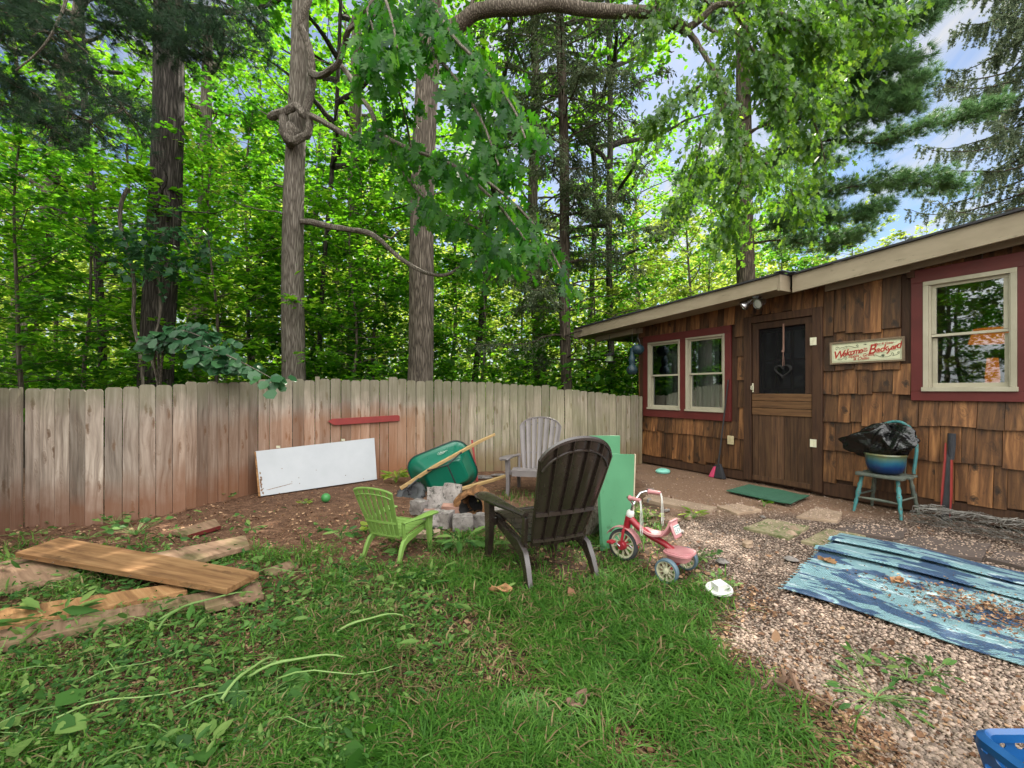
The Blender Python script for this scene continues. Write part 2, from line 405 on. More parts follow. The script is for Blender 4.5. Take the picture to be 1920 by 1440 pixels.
M['beige'] = simple('beige_eave_paint', (.235, .19, .125), (.31, .255, .175), 3, .6, bump=.15, bscale=30, stretch=(1, 1, 3), dirt=(.12, .10, .055), dirt_at=.60)
M['tan_dark'] = simple('dark_tan_soffit_boards', (.20, .16, .11), (.26, .21, .145), 3, .7, bump=.2, stretch=(1, 1, 1))  # slightly darker tan than the eave paint, for soffit and frieze boards
M['shingle'] = simple('black_asphalt_shingle', (.02, .02, .022), (.045, .045, .05), 30, .85, bump=.8, bscale=200, dist=.004)
M['planks'] = wood('fresh_brown_plank', [(.12, .055, .022), (.27, .14, .058), (.38, .22, .10)], 0, 30, .25, kscale=(6, 6, 1.3), knotcol=(.10, .05, .02))
M['planks_grey'] = wood('old_wet_plank', [(.13, .075, .045), (.22, .135, .085), (.31, .20, .13)], 0, 26, .25, stain=moss, kscale=(6, 6, 1.3), knotcol=(.08, .045, .025))
M['white_door'] = simple('peeling_white_paint', (.40, .42, .445), (.45, .47, .495), 3, .55, bump=.25, bscale=18, amt=.03, dirt=(.33, .27, .2), dirt_at=.70)
M['green_board'] = simple('jade_green_paint', (.065, .215, .105), (.085, .27, .135), 2.5, .6, bump=.2, bscale=45, amt=.02, dirt=(.04, .11, .05), dirt_at=.62)
M['pale_edge'] = simple('bare_board_edge', (.35, .28, .2), (.5, .42, .3), 12, .8)
M['brown_plastic'] = simple('dark_brown_resin', (.018, .012, .0095), (.032, .022, .018), 4, .27, spec=.75, bump=.08, bscale=90, amt=.05, dirt=(.09, .075, .06), dirt_at=.66)
M['grey_plastic'] = simple('taupe_grey_resin', (.13, .113, .112), (.18, .158, .155), 4, .5, spec=.4, bump=.08, amt=.05, dirt=(.12, .10, .08), dirt_at=.64)
M['lime_plastic'] = simple('lime_green_resin', (.13, .23, .045), (.18, .30, .07), 4, .42, spec=.5, bump=.08, amt=.04, dirt=(.11, .14, .05), dirt_at=.64)
M['tray_green'] = simple('wheelbarrow_green_plastic', (.0, .105, .062), (.0, .14, .085), 2.5, .3, spec=.6, bump=.1, bscale=20, amt=.02, dirt=(.03, .06, .03), dirt_at=.68)
M['rubber'] = simple('worn_black_rubber', (.025, .026, .028), (.05, .052, .055), 12, .7, bump=.3, bscale=60)
M['black_metal'] = simple('black_painted_steel', (.015, .015, .018), (.03, .03, .035), 10, .4, spec=.6, bump=.1)
M['chrome'] = simple('dull_chrome', (.5, .5, .52), (.62, .62, .65), 10, .25, metal=1.0, bump=.05)
M['handle_wood'] = wood('ash_handle_wood', [(.30, .19, .08), (.42, .28, .125), (.50, .36, .18)], 0, 30, .1, knots=False)
M['stone'] = simple('grey_mauve_stone', (.13, .11, .10), (.30, .27, .25), 9, .9, bump=.7, bscale=35, dist=.01, amt=.22, dirt=(.045, .042, .035), dirt_at=.53)
M['brick'] = simple('pink_brown_brick', (.22, .115, .085), (.33, .19, .145), 9, .9, bump=.6, bscale=35, dist=.006, amt=.15)
M['log'] = simple('charred_log_bark', (.03, .02, .014), (.09, .055, .035), 7, .9, bump=1, bscale=22, dist=.02, amt=.1)
M['log_cut'] = wood('orange_heartwood', [(.05, .025, .012), (.16, .075, .03), (.30, .15, .065)], 1, 30, .1, knots=False)
M['char'] = simple('charcoal_black', (.006, .006, .006), (.016, .014, .013), 12, .9, bump=.8, bscale=40, dist=.01)
M['paver_moss'] = simple('mossy_sandstone', (.17, .15, .08), (.30, .25, .15), 4, .9, bump=.5, bscale=40, dirt=(.09, .11, .035), dirt_at=.48)
M['paver_dark'] = simple('dark_slate_paver', (.055, .04, .034), (.105, .076, .063), 4, .9, bump=.5, bscale=40, dirt=(.05, .04, .035), dirt_at=.6)
M['paver_tan'] = simple('tan_sandstone', (.22, .15, .10), (.33, .24, .165), 4, .9, bump=.5, bscale=40, dirt=(.11, .08, .05), dirt_at=.6)
M['mat_green'] = simple('green_turf_mat', (.022, .085, .05), (.035, .125, .07), 14, .95, bump=.8, bscale=150, dist=.004, dirt=(.10, .08, .05), dirt_at=.66)
M['teal'] = simple('chipped_teal_paint', (.022, .12, .125), (.05, .215, .215), 9, .6, bump=.4, bscale=45, dirt=(.09, .07, .05), dirt_at=.52)
M['teal_dark'] = simple('weathered_grey_teal_wood', (.045, .062, .052), (.12, .13, .10), 12, .8, bump=.4, bscale=45, dirt=(.06, .045, .035), dirt_at=.55)
M['bag'] = simple('black_bin_bag_plastic', (.002, .002, .0022), (.004, .004, .0045), 5, .14, spec=.5, bump=.9, bscale=14, dist=.02, stretch=(1, 1, 1.6))
M['pink'] = simple('faded_pink_plastic', (.40, .16, .17), (.50, .24, .24), 6, .45, amt=.04, dirt=(.35, .2, .18), dirt_at=.64)
M['trike_red'] = simple('scratched_red_enamel', (.25, .012, .02), (.33, .022, .035), 8, .3, spec=.6, amt=.04, dirt=(.3, .12, .1), dirt_at=.66)
M['white_plastic'] = simple('off_white_plastic', (.52, .52, .48), (.66, .66, .62), 8, .45, amt=.05, dirt=(.3, .28, .2), dirt_at=.62)
M['cream_hub'] = simple('yellowed_white_hub', (.36, .34, .22), (.5, .48, .34), 9, .5, amt=.05, dirt=(.16, .15, .08), dirt_at=.55)
M['blue_grey'] = simple('blue_grey_tyre_plastic', (.06, .10, .13), (.09, .14, .17), 8, .5)
M['basket'] = simple('royal_blue_plastic', (.003, .055, .19), (.006, .085, .26), 4, .35, spec=.6, amt=.03)
M['broom_black'] = simple('black_broom_bristles', (.010, .010, .013), (.028, .028, .033), 40, .8, bump=1, bscale=120, stretch=(3, 3, .3))
M['broom_pink'] = simple('hot_pink_bristles', (.42, .03, .09), (.55, .06, .15), 40, .7, bump=1, bscale=120, stretch=(3, 3, .3))
M['gourd'] = simple('dark_blue_green_ornament', (.006, .022, .032), (.012, .042, .055), 8, .5)
M['hinge'] = simple('pale_brass_hinge', (.55, .52, .38), (.7, .67, .5), 9, .4)
M['outlet'] = simple('ivory_cover_plate', (.36, .30, .17), (.45, .38, .23), 9, .5)
M['ball'] = simple('green_play_ball', (.04, .20, .05), (.06, .28, .07), 9, .5)
M['mint'] = simple('mint_plastic', (.18, .50, .40), (.24, .60, .48), 9, .5)
M['wire'] = simple('galvanised_wire', (.13, .12, .10), (.26, .25, .23), 20, .5, metal=.6)
M['interior'] = simple('dim_interior_plaster', (.16, .15, .13), (.22, .20, .17), 3, .9)
M['curtain'] = simple('pale_curtain', (.35, .37, .35), (.5, .52, .5), 3, .9)
M['dead'] = simple('dead_brown_wood', (.10, .055, .035), (.22, .13, .085), 12, .9, bump=.8, bscale=50, dist=.005)
M['twig'] = simple('bare_twig_bark', (.07, .05, .035), (.15, .11, .08), 12, .9)
M['deadleaf'] = simple('dry_orange_leaf', (.25, .12, .05), (.38, .20, .09), 12, .8)
M['trim_white'] = simple('sign_frame_wood', (.13, .09, .055), (.2, .145, .09), 12, .8)
M['sign_cream'] = simple('cream_sign_face', (.50, .50, .33), (.57, .57, .39), 7, .6, dirt=(.4, .36, .22), dirt_at=.64)
M['sign_red'] = simple('sign_red_ink', (.34, .022, .016), (.42, .035, .025), 9, .7)
M['sign_green'] = simple('sign_dark_green_ink', (.02, .035, .02), (.035, .055, .03), 9, .7)
M['sign_pink'] = simple('sign_salmon_ink', (.6, .27, .17), (.66, .32, .21), 9, .7)
t = NT('window_glass'); gl = t.node('ShaderNodeBsdfGlossy', {'Color': (.9, .95, 1, 1), 'Roughness': .015}); tr = t.node('ShaderNodeBsdfTransparent', {'Color': (.78, .82, .8, 1)})
fr = t.node('ShaderNodeFresnel', {'IOR': 1.5}).outputs[0]
wob = t.bump(t.noise(t.obj(), 2.5, 2), .05, .01); t.l.new(wob, gl.inputs['Normal'])
mx = t.node('ShaderNodeMixShader', {0: t.math('ADD', t.math('MULTIPLY', fr, 1.6), .12, True), 1: tr.outputs[0], 2: gl.outputs[0]}); M['glass'] = t.done(mx.outputs[0])
t = NT('insect_screen_mesh'); df = t.principled((.007, .007, .008), .7, 0, .2); tr = t.node('ShaderNodeBsdfTransparent')
mx = t.node('ShaderNodeMixShader', {0: .62, 1: tr.outputs[0], 2: df.outputs[0]}); M['screen'] = t.done(mx.outputs[0])
t = NT('lit_amber_shade'); em = t.node('ShaderNodeEmission', {'Color': (1, .24, .04, 1), 'Strength': .28}); M['amber'] = t.done(em.outputs[0])
# blue rug: broad woven camouflage-like blots
t = NT('woven_blue_rug'); o = t.obj()
a = t.noise(t.mapping(o, (2.6, 6.5, 1)), 1.0, 7, .62, .6); b = t.noise(t.mapping(o, (2.8, 8, 1), (3, 1, 0)), 1.15, 7, .62, .5)
navy = t.ramp(a, [(.468, (0, 0, 0)), (.49, (1, 1, 1))]); wht = t.ramp(b, [(.58, (0, 0, 0)), (.61, (1, 1, 1))])
st = t.math('SINE', t.math('MULTIPLY', t.node('ShaderNodeSeparateXYZ', {0: o}).outputs[0], 260)); st2 = t.math('SINE', t.math('MULTIPLY', t.node('ShaderNodeSeparateXYZ', {0: o}).outputs[1], 300))
weave = t.math('MULTIPLY', st, st2)
tq = t.mix(t.math('ADD', t.math('MULTIPLY', weave, .35), .4, True), (.12, .23, .26), (.24, .38, .41))
col = t.mix(wht, tq, (.36, .47, .50)); col = t.mix(navy, t.mix(t.noise(o, 30, 3), (.02, .045, .10), (.05, .10, .18)), col)
cc_ = t.noise(o, 55, 2); col = t.mix(t.ramp(cc_, [(.60, (0, 0, 0)), (.70, (.5, .5, .5))]), col, (.10, .08, .06))
M['rug'] = t.done(t.principled(col, .7, 0, .3, t.bump(weave, .8, .004)).outputs[0])
# planter: teal glaze fading down to deep blue (a glaze that is really two-toned)
t = NT('blue_green_glaze'); o = t.obj(); z = t.node('ShaderNodeSeparateXYZ', {0: o}).outputs[2]
zz_ = t.math('ADD', t.node('ShaderNodeMapRange', {0: z, 1: .44, 2: .66}).outputs[0], t.math('MULTIPLY', t.math('SUBTRACT', t.noise(t.mapping(o, (14, 14, 1)), 1, 3), .5), .35))
col = t.ramp(zz_, [(0, (.002, .006, .025)), (.35, (.003, .025, .11)), (.6, (.012, .09, .15)), (.85, (.08, .14, .09)), (1, (.14, .125, .05))])
M['glaze'] = t.done(t.principled(col, .3, 0, .6).outputs[0])
# foliage
M['leaf_maple'] = leafmat('maple_leaf_green', (.022, .075, .010), (.045, .14, .014), (.10, .22, .02), .6, .25, .5, ((.07, .25, .008), (.16, .44, .012), (.36, .62, .03)))
M['leaf_mid'] = leafmat('deep_woodland_leaf', (.014, .055, .010), (.028, .10, .014), (.065, .17, .02), .58, .25, .5, ((.045, .18, .010), (.10, .34, .015), (.24, .54, .03)))
M['leaf_yellow'] = leafmat('yellow_green_leaf', (.09, .16, .02), (.15, .24, .03), (.26, .33, .05), .5, .3, .5, ((.26, .42, .03), (.42, .58, .06), (.62, .68, .12)))
M['leaf_oak'] = leafmat('glossy_oak_leaf', (.012, .05, .018), (.035, .12, .018), (.10, .24, .03), .52, .35, .45, ((.03, .18, .010), (.10, .42, .012), (.26, .62, .02)))
M['leaf_round'] = leafmat('broad_round_leaf', (.018, .07, .028), (.03, .11, .038), (.06, .17, .055), .35, .5, .42)
M['needle'] = leafmat('soft_pine_needles', (.05, .12, .045), (.085, .19, .06), (.15, .27, .08), .45, .35, .5)
M['needle_dark'] = leafmat('dark_pine_needles', (.014, .038, .02), (.028, .065, .03), (.05, .10, .04), .35, .3, .55)
M['hemlock'] = leafmat('olive_hemlock_needles', (.055, .085, .04), (.09, .125, .06), (.15, .17, .09), .45, .2, .6)
M['spruce'] = leafmat('blue_grey_spruce_needles', (.07, .115, .075), (.12, .165, .09), (.19, .22, .11), .4, .3, .55)
M['grass'] = leafmat('lawn_grass_blade', (.03, .085, .014), (.06, .165, .02), (.13, .25, .04), .42, .2, .55, ((.06, .18, .02), (.10, .30, .03), (.24, .42, .06)))
M['thatch'] = leafmat('dry_grass_blade', (.13, .09, .045), (.22, .16, .08), (.30, .25, .12), .3, .2, .7)
M['weed'] = leafmat('cut_weed_leaf', (.03, .085, .020), (.07, .18, .034), (.20, .30, .08), .4, .22, .6)
M['stem'] = leafmat('pale_green_stem', (.12, .22, .05), (.16, .28, .07), (.22, .34, .10), .2, .4, .5)
M['litter'] = leafmat('brown_leaf_litter', (.07, .032, .019), (.19, .095, .05), (.42, .27, .16), .1, .25, .8)
M['bark_dark'] = bark('dark_ridged_bark', (.014, .012, .010), (.055, .047, .040), (.115, .10, .087), 30, depth=.03)
M['bark_grey'] = bark('grey_brown_flaky_bark', (.06, .050, .040), (.165, .14, .115), (.265, .235, .20), 44, depth=.012)
M['bark_oak'] = bark('grey_furrowed_oak_bark', (.04, .032, .025), (.145, .118, .093), (.255, .215, .175), 34, depth=.022)
M['bark_pine'] = bark('red_brown_pine_bark', (.022, .017, .011), (.075, .059, .043), (.14, .113, .085), 26, depth=.02)
M['bark_far'] = bark('mottled_far_bark', (.05, .04, .03), (.13, .11, .085), (.22, .19, .15), 20, depth=.01)
M['pebble'] = simple('river_pebbles', (.22, .15, .11), (.37, .28, .22), 30, .8, amt=.55, bump=.2)
# ground sheet: lawn soil, mulch to the left and along the fence, pea gravel to the right
t = NT('yard_ground'); o = t.obj(); sx = t.node('ShaderNodeSeparateXYZ', {0: o}); x, y = sx.outputs[0], sx.outputs[1]
n1 = t.noise(o, 1.1, 5, .6); n2 = t.noise(o, 9, 5, .65); n3 = t.noise(o, 60, 4, .7)
soil = t.ramp(n2, [(.3, (.035, .022, .014)), (.55, (.075, .046, .029)), (.75, (.125, .08, .05))])
mulch = t.ramp(t.math('ADD', t.math('MULTIPLY', n3, .6), t.math('MULTIPLY', n2, .4)), [(.35, (.035, .018, .012)), (.5, (.11, .056, .033)), (.62, (.21, .12, .072)), (.72, (.36, .24, .15))])
vo = t.node('ShaderNodeTexVoronoi', {'Vector': o, 'Scale': 62.0}); vd = vo.outputs['Distance']
gcol = t.ramp(t.node('ShaderNodeSeparateColor', {0: vo.outputs['Color']}).outputs[0], [(0, (.11, .072, .055)), (.4, (.22, .155, .12)), (.75, (.33, .25, .20)), (1, (.46, .39, .33))])
grav = t.mix(t.ramp(vd, [(.25, (0, 0, 0)), (.65, (1, 1, 1))]), gcol, (.045, .028, .02))
bx = t.math('SUBTRACT', x, t.math('ADD', t.math('MULTIPLY', y, .15), .95)); bx = t.math('ADD', bx, t.math('MULTIPLY', t.math('SUBTRACT', n1, .5), 1.3))
gm = t.node('ShaderNodeMapRange', {0: bx, 1: -.12, 2: .12}).outputs[0]
# the trodden sandy strip near the door
dx = t.math('SUBTRACT', y, 5.0); dm = t.node('ShaderNodeMapRange', {0: t.math('ADD', dx, t.math('MULTIPLY', n1, .6)), 1: 0.0, 2: .5}).outputs[0]
sand = t.ramp(n3, [(.3, (.12, .07, .045)), (.55, (.22, .135, .088)), (.75, (.31, .21, .145))])
mb = t.math('ADD', t.math('MULTIPLY', t.math('SUBTRACT', n1, .5), 1.4), t.math('ADD', t.math('MULTIPLY', x, -.35), t.math('MULTIPLY', y, .35)))
mm = t.node('ShaderNodeMapRange', {0: mb, 1: 1.3, 2: 1.75}).outputs[0]
col = t.mix(mm, soil, mulch); col = t.mix(gm, col, grav); col = t.mix(t.math('MULTIPLY', dm, gm), col, sand)
hh = t.math('ADD', t.math('MULTIPLY', n2, .6), t.math('MULTIPLY', n3, .35)); hh = t.math('SUBTRACT', hh, t.math('MULTIPLY', t.math('MULTIPLY', vd, gm), .5))
M['ground'] = t.done(t.principled(col, .92, 0, .2, t.bump(hh, .9, .025)).outputs[0])
# ------------------------------------------------------------------ ground
def ground_z(x, y):
    return 0.035*(fnoise(x*.8+5, y*.8+9)-.5)
xs = np.concatenate([np.linspace(-90, -9, 24), np.linspace(-8.7, 8.7, 160), np.linspace(9, 90, 24)])
ys = np.concatenate([np.linspace(-60, -1, 14), np.linspace(-.7, 12, 140), np.linspace(12.5, 120, 26)])
gx, gy = np.meshgrid(xs, ys, indexing='ij'); gz = np.array(ground_z(gx, gy))
gz = gz*np.clip((9-np.abs(gx))/2, 0, 1)-0.012
V = np.stack([gx.ravel(), gy.ravel(), gz.ravel()], 1); ny_ = len(ys)
ii, jj = np.meshgrid(np.arange(len(xs)-1), np.arange(ny_-1), indexing='ij'); q = (ii*ny_+jj).ravel()
tag(np_mesh('ground', V, np.stack([q, q+ny_, q+ny_+1, q+1], 1), np.full(len(V), .5), M['ground']), kind='structure')

# ------------------------------------------------------------------ cabin
W0 = Vector((3.95, 5.97, 0)); WD = Vector((-.498, .867, 0)); WN = Vector((-.867, -.498, 0))   # door foot, along the wall to the far corner, out of the wall
HROT = math.atan2(-.867, .498)
def hp(x, y, o=0.0):                     # photo point on the plane o in front of the wall -> (local x, z)
    k = (x-CX)/F; a = W0+WN*o
    u = (k*a.y-a.x)/(WD.x-k*WD.y); p = a+WD*u
    return -u, H+(HY-y)/F*p.y
def hw(lx, ly, z): return W0-WD*lx-WN*ly+Vector((0, 0, z))       # cabin-local -> world
cabin = thing('cabin', 'low cabin with brown cedar shake walls, dull red trim and beige eaves', 'cabin', W0, HROT)
XL, XR = hp(1200, 870)[0], 4.2                     # far corner, and well beyond the right edge of the view
ZT = 2.66
win = {}
for k, (x0, x1, yt, yb) in dict(a=(1218, 1278, 640, 768), b=(1289, 1362, 630, 772), c=(1734, 1910, 516, 734)).items():
    l0, l1 = hp(x0, 700)[0], hp(x1, 700)[0]
    xm = (x0+x1)/2; win[k] = (l0, l1, hp(xm, yb)[1], hp(xm, yt)[1])
dx0, dx1 = hp(1412, 800)[0], hp(1527, 800)[0]; dzb, dzt = 0.03, hp(1527, 592)[1]
print('WIN', win, 'DOOR', dx0, dx1, dzt, 'XL', XL)
# wall core in pieces round the openings
w = MB(); th = .10
wins = sorted([win['a'], win['b'], win['c'], (dx0, dx1, 0, dzt)])
edge = XL
for (l0, l1, z0, z1) in wins:
    w.box(((edge+l0)/2, th/2, ZT/2), (l0-edge, th, ZT))
    if z0 > .1: w.box(((l0+l1)/2, th/2+.001, z0/2), (l1-l0, th, z0))
    w.box(((l0+l1)/2, th/2+.001, (z1+ZT)/2), (l1-l0, th, ZT-z1)); edge = l1
w.box(((edge+XR)/2, th/2, ZT/2), (XR-edge, th, ZT))
w.box((XL+.05, 2.4, ZT/2-.005), (.10, 4.6, ZT-.01)); w.box((XR-.05, 2.4, ZT/2-.005), (.10, 4.6, ZT-.01)); w.box(((XL+XR)/2, 4.75, ZT/2-.005), (XR-XL-.01, .10, ZT-.01))
wall = w.build('wall', M['frame_dark'], cabin)
inn = MB(); inn.box(((XL+XR)/2, 1.6, .02), (XR-XL-.3, 2.9, .03)); inn.box(((XL+XR)/2, 3.0, 1.3), (XR-XL-.3, .04, 2.5)); inn.box(((XL+XR)/2, 1.6, 2.55), (XR-XL-.3, 2.9, .03))
inn.build('interior_lining', M['interior'], cabin)
# cedar shakes, lapped in uneven courses
trimA = (hp(1209, 700)[0], hp(1373, 700)[0], win['b'][2]-.13, win['b'][3]+.12)
trimC = (hp(1711, 700)[0], hp(1711, 700)[0]+1.30, win['c'][2]-.10, win['c'][3]+.14)
holes = [trimA, trimC, (dx0-.11, dx1+.12, -.1, dzt+.10)]
sh = MB()
def course(z0, z1, x0, x1, out, seed, wmin=.075, wmax=.20):
    R = random.Random(seed); x = x0
    while x < x1-.03:
        ww = min(R.uniform(wmin, wmax), x1-x)
        a, b = x+.0025, x+ww-.0025
        zb = z0+R.uniform(-.018, .014)+(R.random() < .12)*R.uniform(-.05, .05); zt = z1+.05
        segs = [(zb, zt)]
        for (h0, h1, hz0, hz1) in holes:
            ns = []
            for (s0, s1) in segs:
                if b <= h0+.01 or a >= h1-.01 or s1 <= hz0 or s0 >= hz1: ns.append((s0, s1)); continue
                if s0 < hz0-.03: ns.append((s0, hz0))
                if s1 > hz1+.03: ns.append((hz1, s1))
            segs = ns
        for (s0, s1) in segs:
            aa, bb = a, b
            for (h0, h1, hz0, hz1) in holes:
                if s1 > hz0+.01 and s0 < hz1-.01:
                    if aa < h0 < bb: bb = h0
                    if aa < h1 < bb: aa = h1
            if bb-aa < .015: continue
            t0 = out+R.uniform(.0, .008); t1 = .006; sk = R.uniform(-.004, .004); dz = R.uniform(-.008, .008)
            rr = R.random()
            B = [(aa+sk, -.002, s0), (bb+sk, -.002, s0+dz), (bb+sk, -t0, s0+dz), (aa+sk, -t0, s0)]
            T = [(aa, -.002, s1), (bb, -.002, s1), (bb, -t1-.002, s1), (aa, -t1-.002, s1)]
            sh.hexa(B, T, rr)
        x += ww
rows = [.20, .60, .97, 1.30, 1.60, 2.06, 2.70]
for i in range(len(rows)-1): course(rows[i], rows[i+1], dx1+.12, XR, .036, 40+i, .09, .21)
rowsL = [.16, .62, 1.10, 1.50, 1.86, 2.16, 2.70]
for i in range(len(rowsL)-1): course(rowsL[i], rowsL[i+1], XL, dx0-.11, .034, 60+i, .09, .22)
course(dzt+.10, 2.7, dx0-.11, dx1+.12, .03, 99, .10, .17)
siding = sh.build('shake_siding', M['shake'], cabin, smooth=False)
# sill board along the foot of the wall
sk = MB(); sk.box(((dx1+.12+XR)/2, -.012, .10), (XR-dx1-.12, .03, .17)); sk.box(((XL+dx0-.11)/2, -.012, .08), (dx0-.11-XL, .03, .13)); sk.build('foundation_board', M['frame_dark'], cabin, bevel=.004)
# side wall shakes at the far corner
cn = MB()
for i, z in enumerate(rowsL[:-1]): cn.box((XL-.012, .06, (z+rowsL[i+1])/2), (.024, .13+.01*(i % 2), rowsL[i+1]-z-.01))
cn.build('corner_board', M['shake'], cabin, smooth=False)

def trim_frame(name, tr, holes_, mat_, out=.045):
    b = MB(); x0, x1, z0, z1 = tr; y = -out/2-.003
    hs = sorted(holes_); lo = min(h[2] for h in hs); hi = max(h[3] for h in hs)
    b.box(((x0+x1)/2, y, (z0+lo)/2), (x1-x0, out, lo-z0)); b.box(((x0+x1)/2, y, (hi+z1)/2), (x1-x0, out, z1-hi))
    e = x0
    for h in hs+[(x1, 0, 0, 0)]:
        if h[0]-e > .005: b.box(((e+h[0])/2, y+.001, (lo+hi)/2), (h[0]-e, out-.004, hi-lo-.001))
        e = h[1]
    return b.build(name, mat_, cabin, bevel=.003)
la = (win['a'][0], win['a'][1], min(win['a'][2], win['b'][2]), win['b'][3])
trim_frame('red_trim', trimA, [(win['a'][0], win['a'][1], win['b'][2], win['b'][3]), win['b']], M['red'])
trim_frame('red_trim', trimC, [win['c']], M['red'])
def window(x0, x1, z0, z1, jamb=.035, sash=.035):
    fr = MB(); y0, y1 = -.055, .06; yc = (y0+y1)/2; D = y1-y0
    fr.box(((x0+x1)/2, yc, z1-jamb/2), (x1-x0, D, jamb)); fr.box(((x0+x1)/2, yc-.008, z0+jamb/2), (x1-x0+.02, D+.014, jamb))
    for a, b in ((x0, x0+jamb), (x1-jamb, x1)): fr.box(((a+b)/2, yc+.0015, (z0+z1)/2), (b-a, D, z1-z0-2*jamb))
    # inner stop lip, gives the stepped frame
    j2 = jamb+.014
    for a, b in ((x0+jamb, x0+j2), (x1-j2, x1-jamb)): fr.box(((a+b)/2, -.012, (z0+z1)/2), (b-a, .05, z1-z0-2*jamb-.002))
    win_ = fr.build('window', M['cream'], cabin, bevel=.0025)
    zm = (z0+z1)/2+.01
    a, b = x0+j2, x1-j2
    for nm, (s0, s1, yy) in (('upper_sash', (zm-.02, z1-jamb, -.002)), ('lower_sash', (z0+jamb, zm+.012, .028))):
        s = MB(); hb = .028 if nm == 'upper_sash' else .045
        s.box(((a+b)/2, yy, s1-.016), (b-a, .028, .032)); s.box(((a+b)/2, yy, s0+hb/2), (b-a, .028, hb))
        s.box((a+sash/2, yy+.001, (s0+s1)/2), (sash, .026, s1-s0-.034-hb)); s.box((b-sash/2, yy+.001, (s0+s1)/2), (sash, .026, s1-s0-.034-hb))
        s.build('sash', M['cream'], win_, bevel=.002)
        g = MB(); g.box(((a+b)/2, yy+.002, (s0+s1)/2), (b-a-sash*1.6, .005, s1-s0-.05)); g.build('pane', M['glass'], win_)
    return win_
window(*win['a'], jamb=.03, sash=.028); window(*win['b'], jamb=.03, sash=.03); window(*win['c'], jamb=.045, sash=.04)
cu = MB()
for (x0, x1, z0, z1) in (win['a'], win['b']):
    cu.grid(lambda u, v: (lerp(x0+.05, x0+.05+.6*(x1-x0), u), .16+.02*math.sin(u*22), lerp(z0+.05, z1, v)), 30, 1)
cu.build('curtain', M['curtain'], cabin)
# door: dark timber frame, screened upper half, boarded lower half
df = MB()
df.box((dx0-.055, -.03, (dzt+.1)/2+.02), (.11, .06, dzt+.06)); df.box((dx1+.06, -.03, (dzt+.1)/2+.02), (.12, .06, dzt+.06)); df.box(((dx0+dx1)/2, -.03, dzt+.05), (dx1-dx0-.002, .058, .098))
df.build('door_frame', M['frame_dark'], cabin, bevel=.004)
dzm, dzp = hp(1470, 738)[1], hp(1470, 780)[1]
dm = MB(); st_ = .085; sx0, sx1 = dx0+.012, dx1-.012
dm.box(((sx0+sx1)/2, -.015, dzt-.05), (sx1-sx0, .04, .09)); dm.box((sx0+st_/2, -.015, (dzm+dzt)/2-.045), (st_, .038, dzt-dzm-.09)); dm.box((sx1-st_/2, -.015, (dzm+dzt)/2-.045), (st_, .038, dzt-dzm-.09))
door = dm.build('door', M['frame_dark'], cabin, bevel=.004)
hb = MB()
for i in range(3):
    h_ = (dzm-dzp)/3; hb.box(((sx0+sx1)/2, -.024, dzp+h_*(i+.5)), (sx1-sx0, .04, h_-.006))
hb.build('cross_boards', M['doorwood_h'], door, bevel=.003)
vb = MB(); n_ = 9; wv_ = (sx1-sx0)/n_
for i in range(n_): vb.box((sx0+wv_*(i+.5), -.016+.002*(i % 2), (dzp+.12)/2), (wv_-.005, .03, dzp-.12))
vb.box(((sx0+sx1)/2, -.02, .085), (sx1-sx0, .036, .07))
vb.build('lower_panel', M['doorwood'], door, bevel=.002)
sc = MB(); sc.box(((sx0+sx1)/2, -.006, (dzm+dzt)/2-.045), (sx1-sx0-2*st_, .002, dzt-dzm-.09)); sc.build('screen', M['screen'], door)
inner = MB(); gx0, gx1, gz0, gz1 = sx0+.10, sx1-.10, .95, dzt-.14; yy = .06
for x_ in (gx0, lerp(gx0, gx1, 1/3), lerp(gx0, gx1, 2/3), gx1): inner.box((x_, yy, (gz0+gz1)/2), (.028, .03, gz1-gz0))
for z_ in (gz0, lerp(gz0, gz1, 1/3), lerp(gz0, gz1, 2/3), gz1): inner.box(((gx0+gx1)/2, yy+.001, z_), (gx1-gx0, .026, .028))
inner.box((dx0+.05, yy, (dzt)/2), (.10, .04, dzt-.02)); inner.box((dx1-.05, yy, dzt/2), (.10, .04, dzt-.02)); inner.box(((dx0+dx1)/2, yy, .47), (dx1-dx0-.2, .04, .92)); inner.box(((dx0+dx1)/2, yy, dzt-.06), (dx1-dx0-.2, .04, .12))
idr = inner.build('inner_door', M['frame_dark'], cabin)
ig = MB(); ig.box(((gx0+gx1)/2, yy+.012, (gz0+gz1)/2), (gx1-gx0, .004, gz1-gz0)); ig.build('pane', M['glass'], idr)
for (px, py) in ((1525, 640), (1525, 831)):
    x_, z_ = hp(px, py, .06); h = MB()
    h.box((x_-.022, -.0635, z_), (.034, .006, .10)); h.box((x_+.022, -.0635, z_), (.034, .006, .10)); h.tube([(x_, -.067, z_-.05), (x_, -.067, z_+.05)], .005, 8)
    for sx_ in (-.022, .022):
        for dz_ in (-.03, 0, .03): h.box((x_+sx_, -.0675, z_+dz_), (.006, .003, .006))
    h.build('hinge', M['hinge'], door, bevel=.001)
x_, z_ = hp(1411, 727, .04); h = MB(); h.box((x_+.006, -.040, z_), (.022, .006, .13)); h.tube([(x_+.006, -.043, z_-.035), (x_+.006, -.085, z_-.02), (x_+.006, -.085, z_+.02), (x_+.006, -.043, z_+.035)], .006, 8); h.build('handle', M['hinge'], door)
x_, z_ = hp(1371, 825, .03); o_ = MB(); o_.box((x_, -.043, z_), (.10, .02, .13)); o_.box((x_, -.054, z_+.005), (.05, .006, .07)); o_.build('outlet_cover', M['outlet'], cabin, bevel=.004)
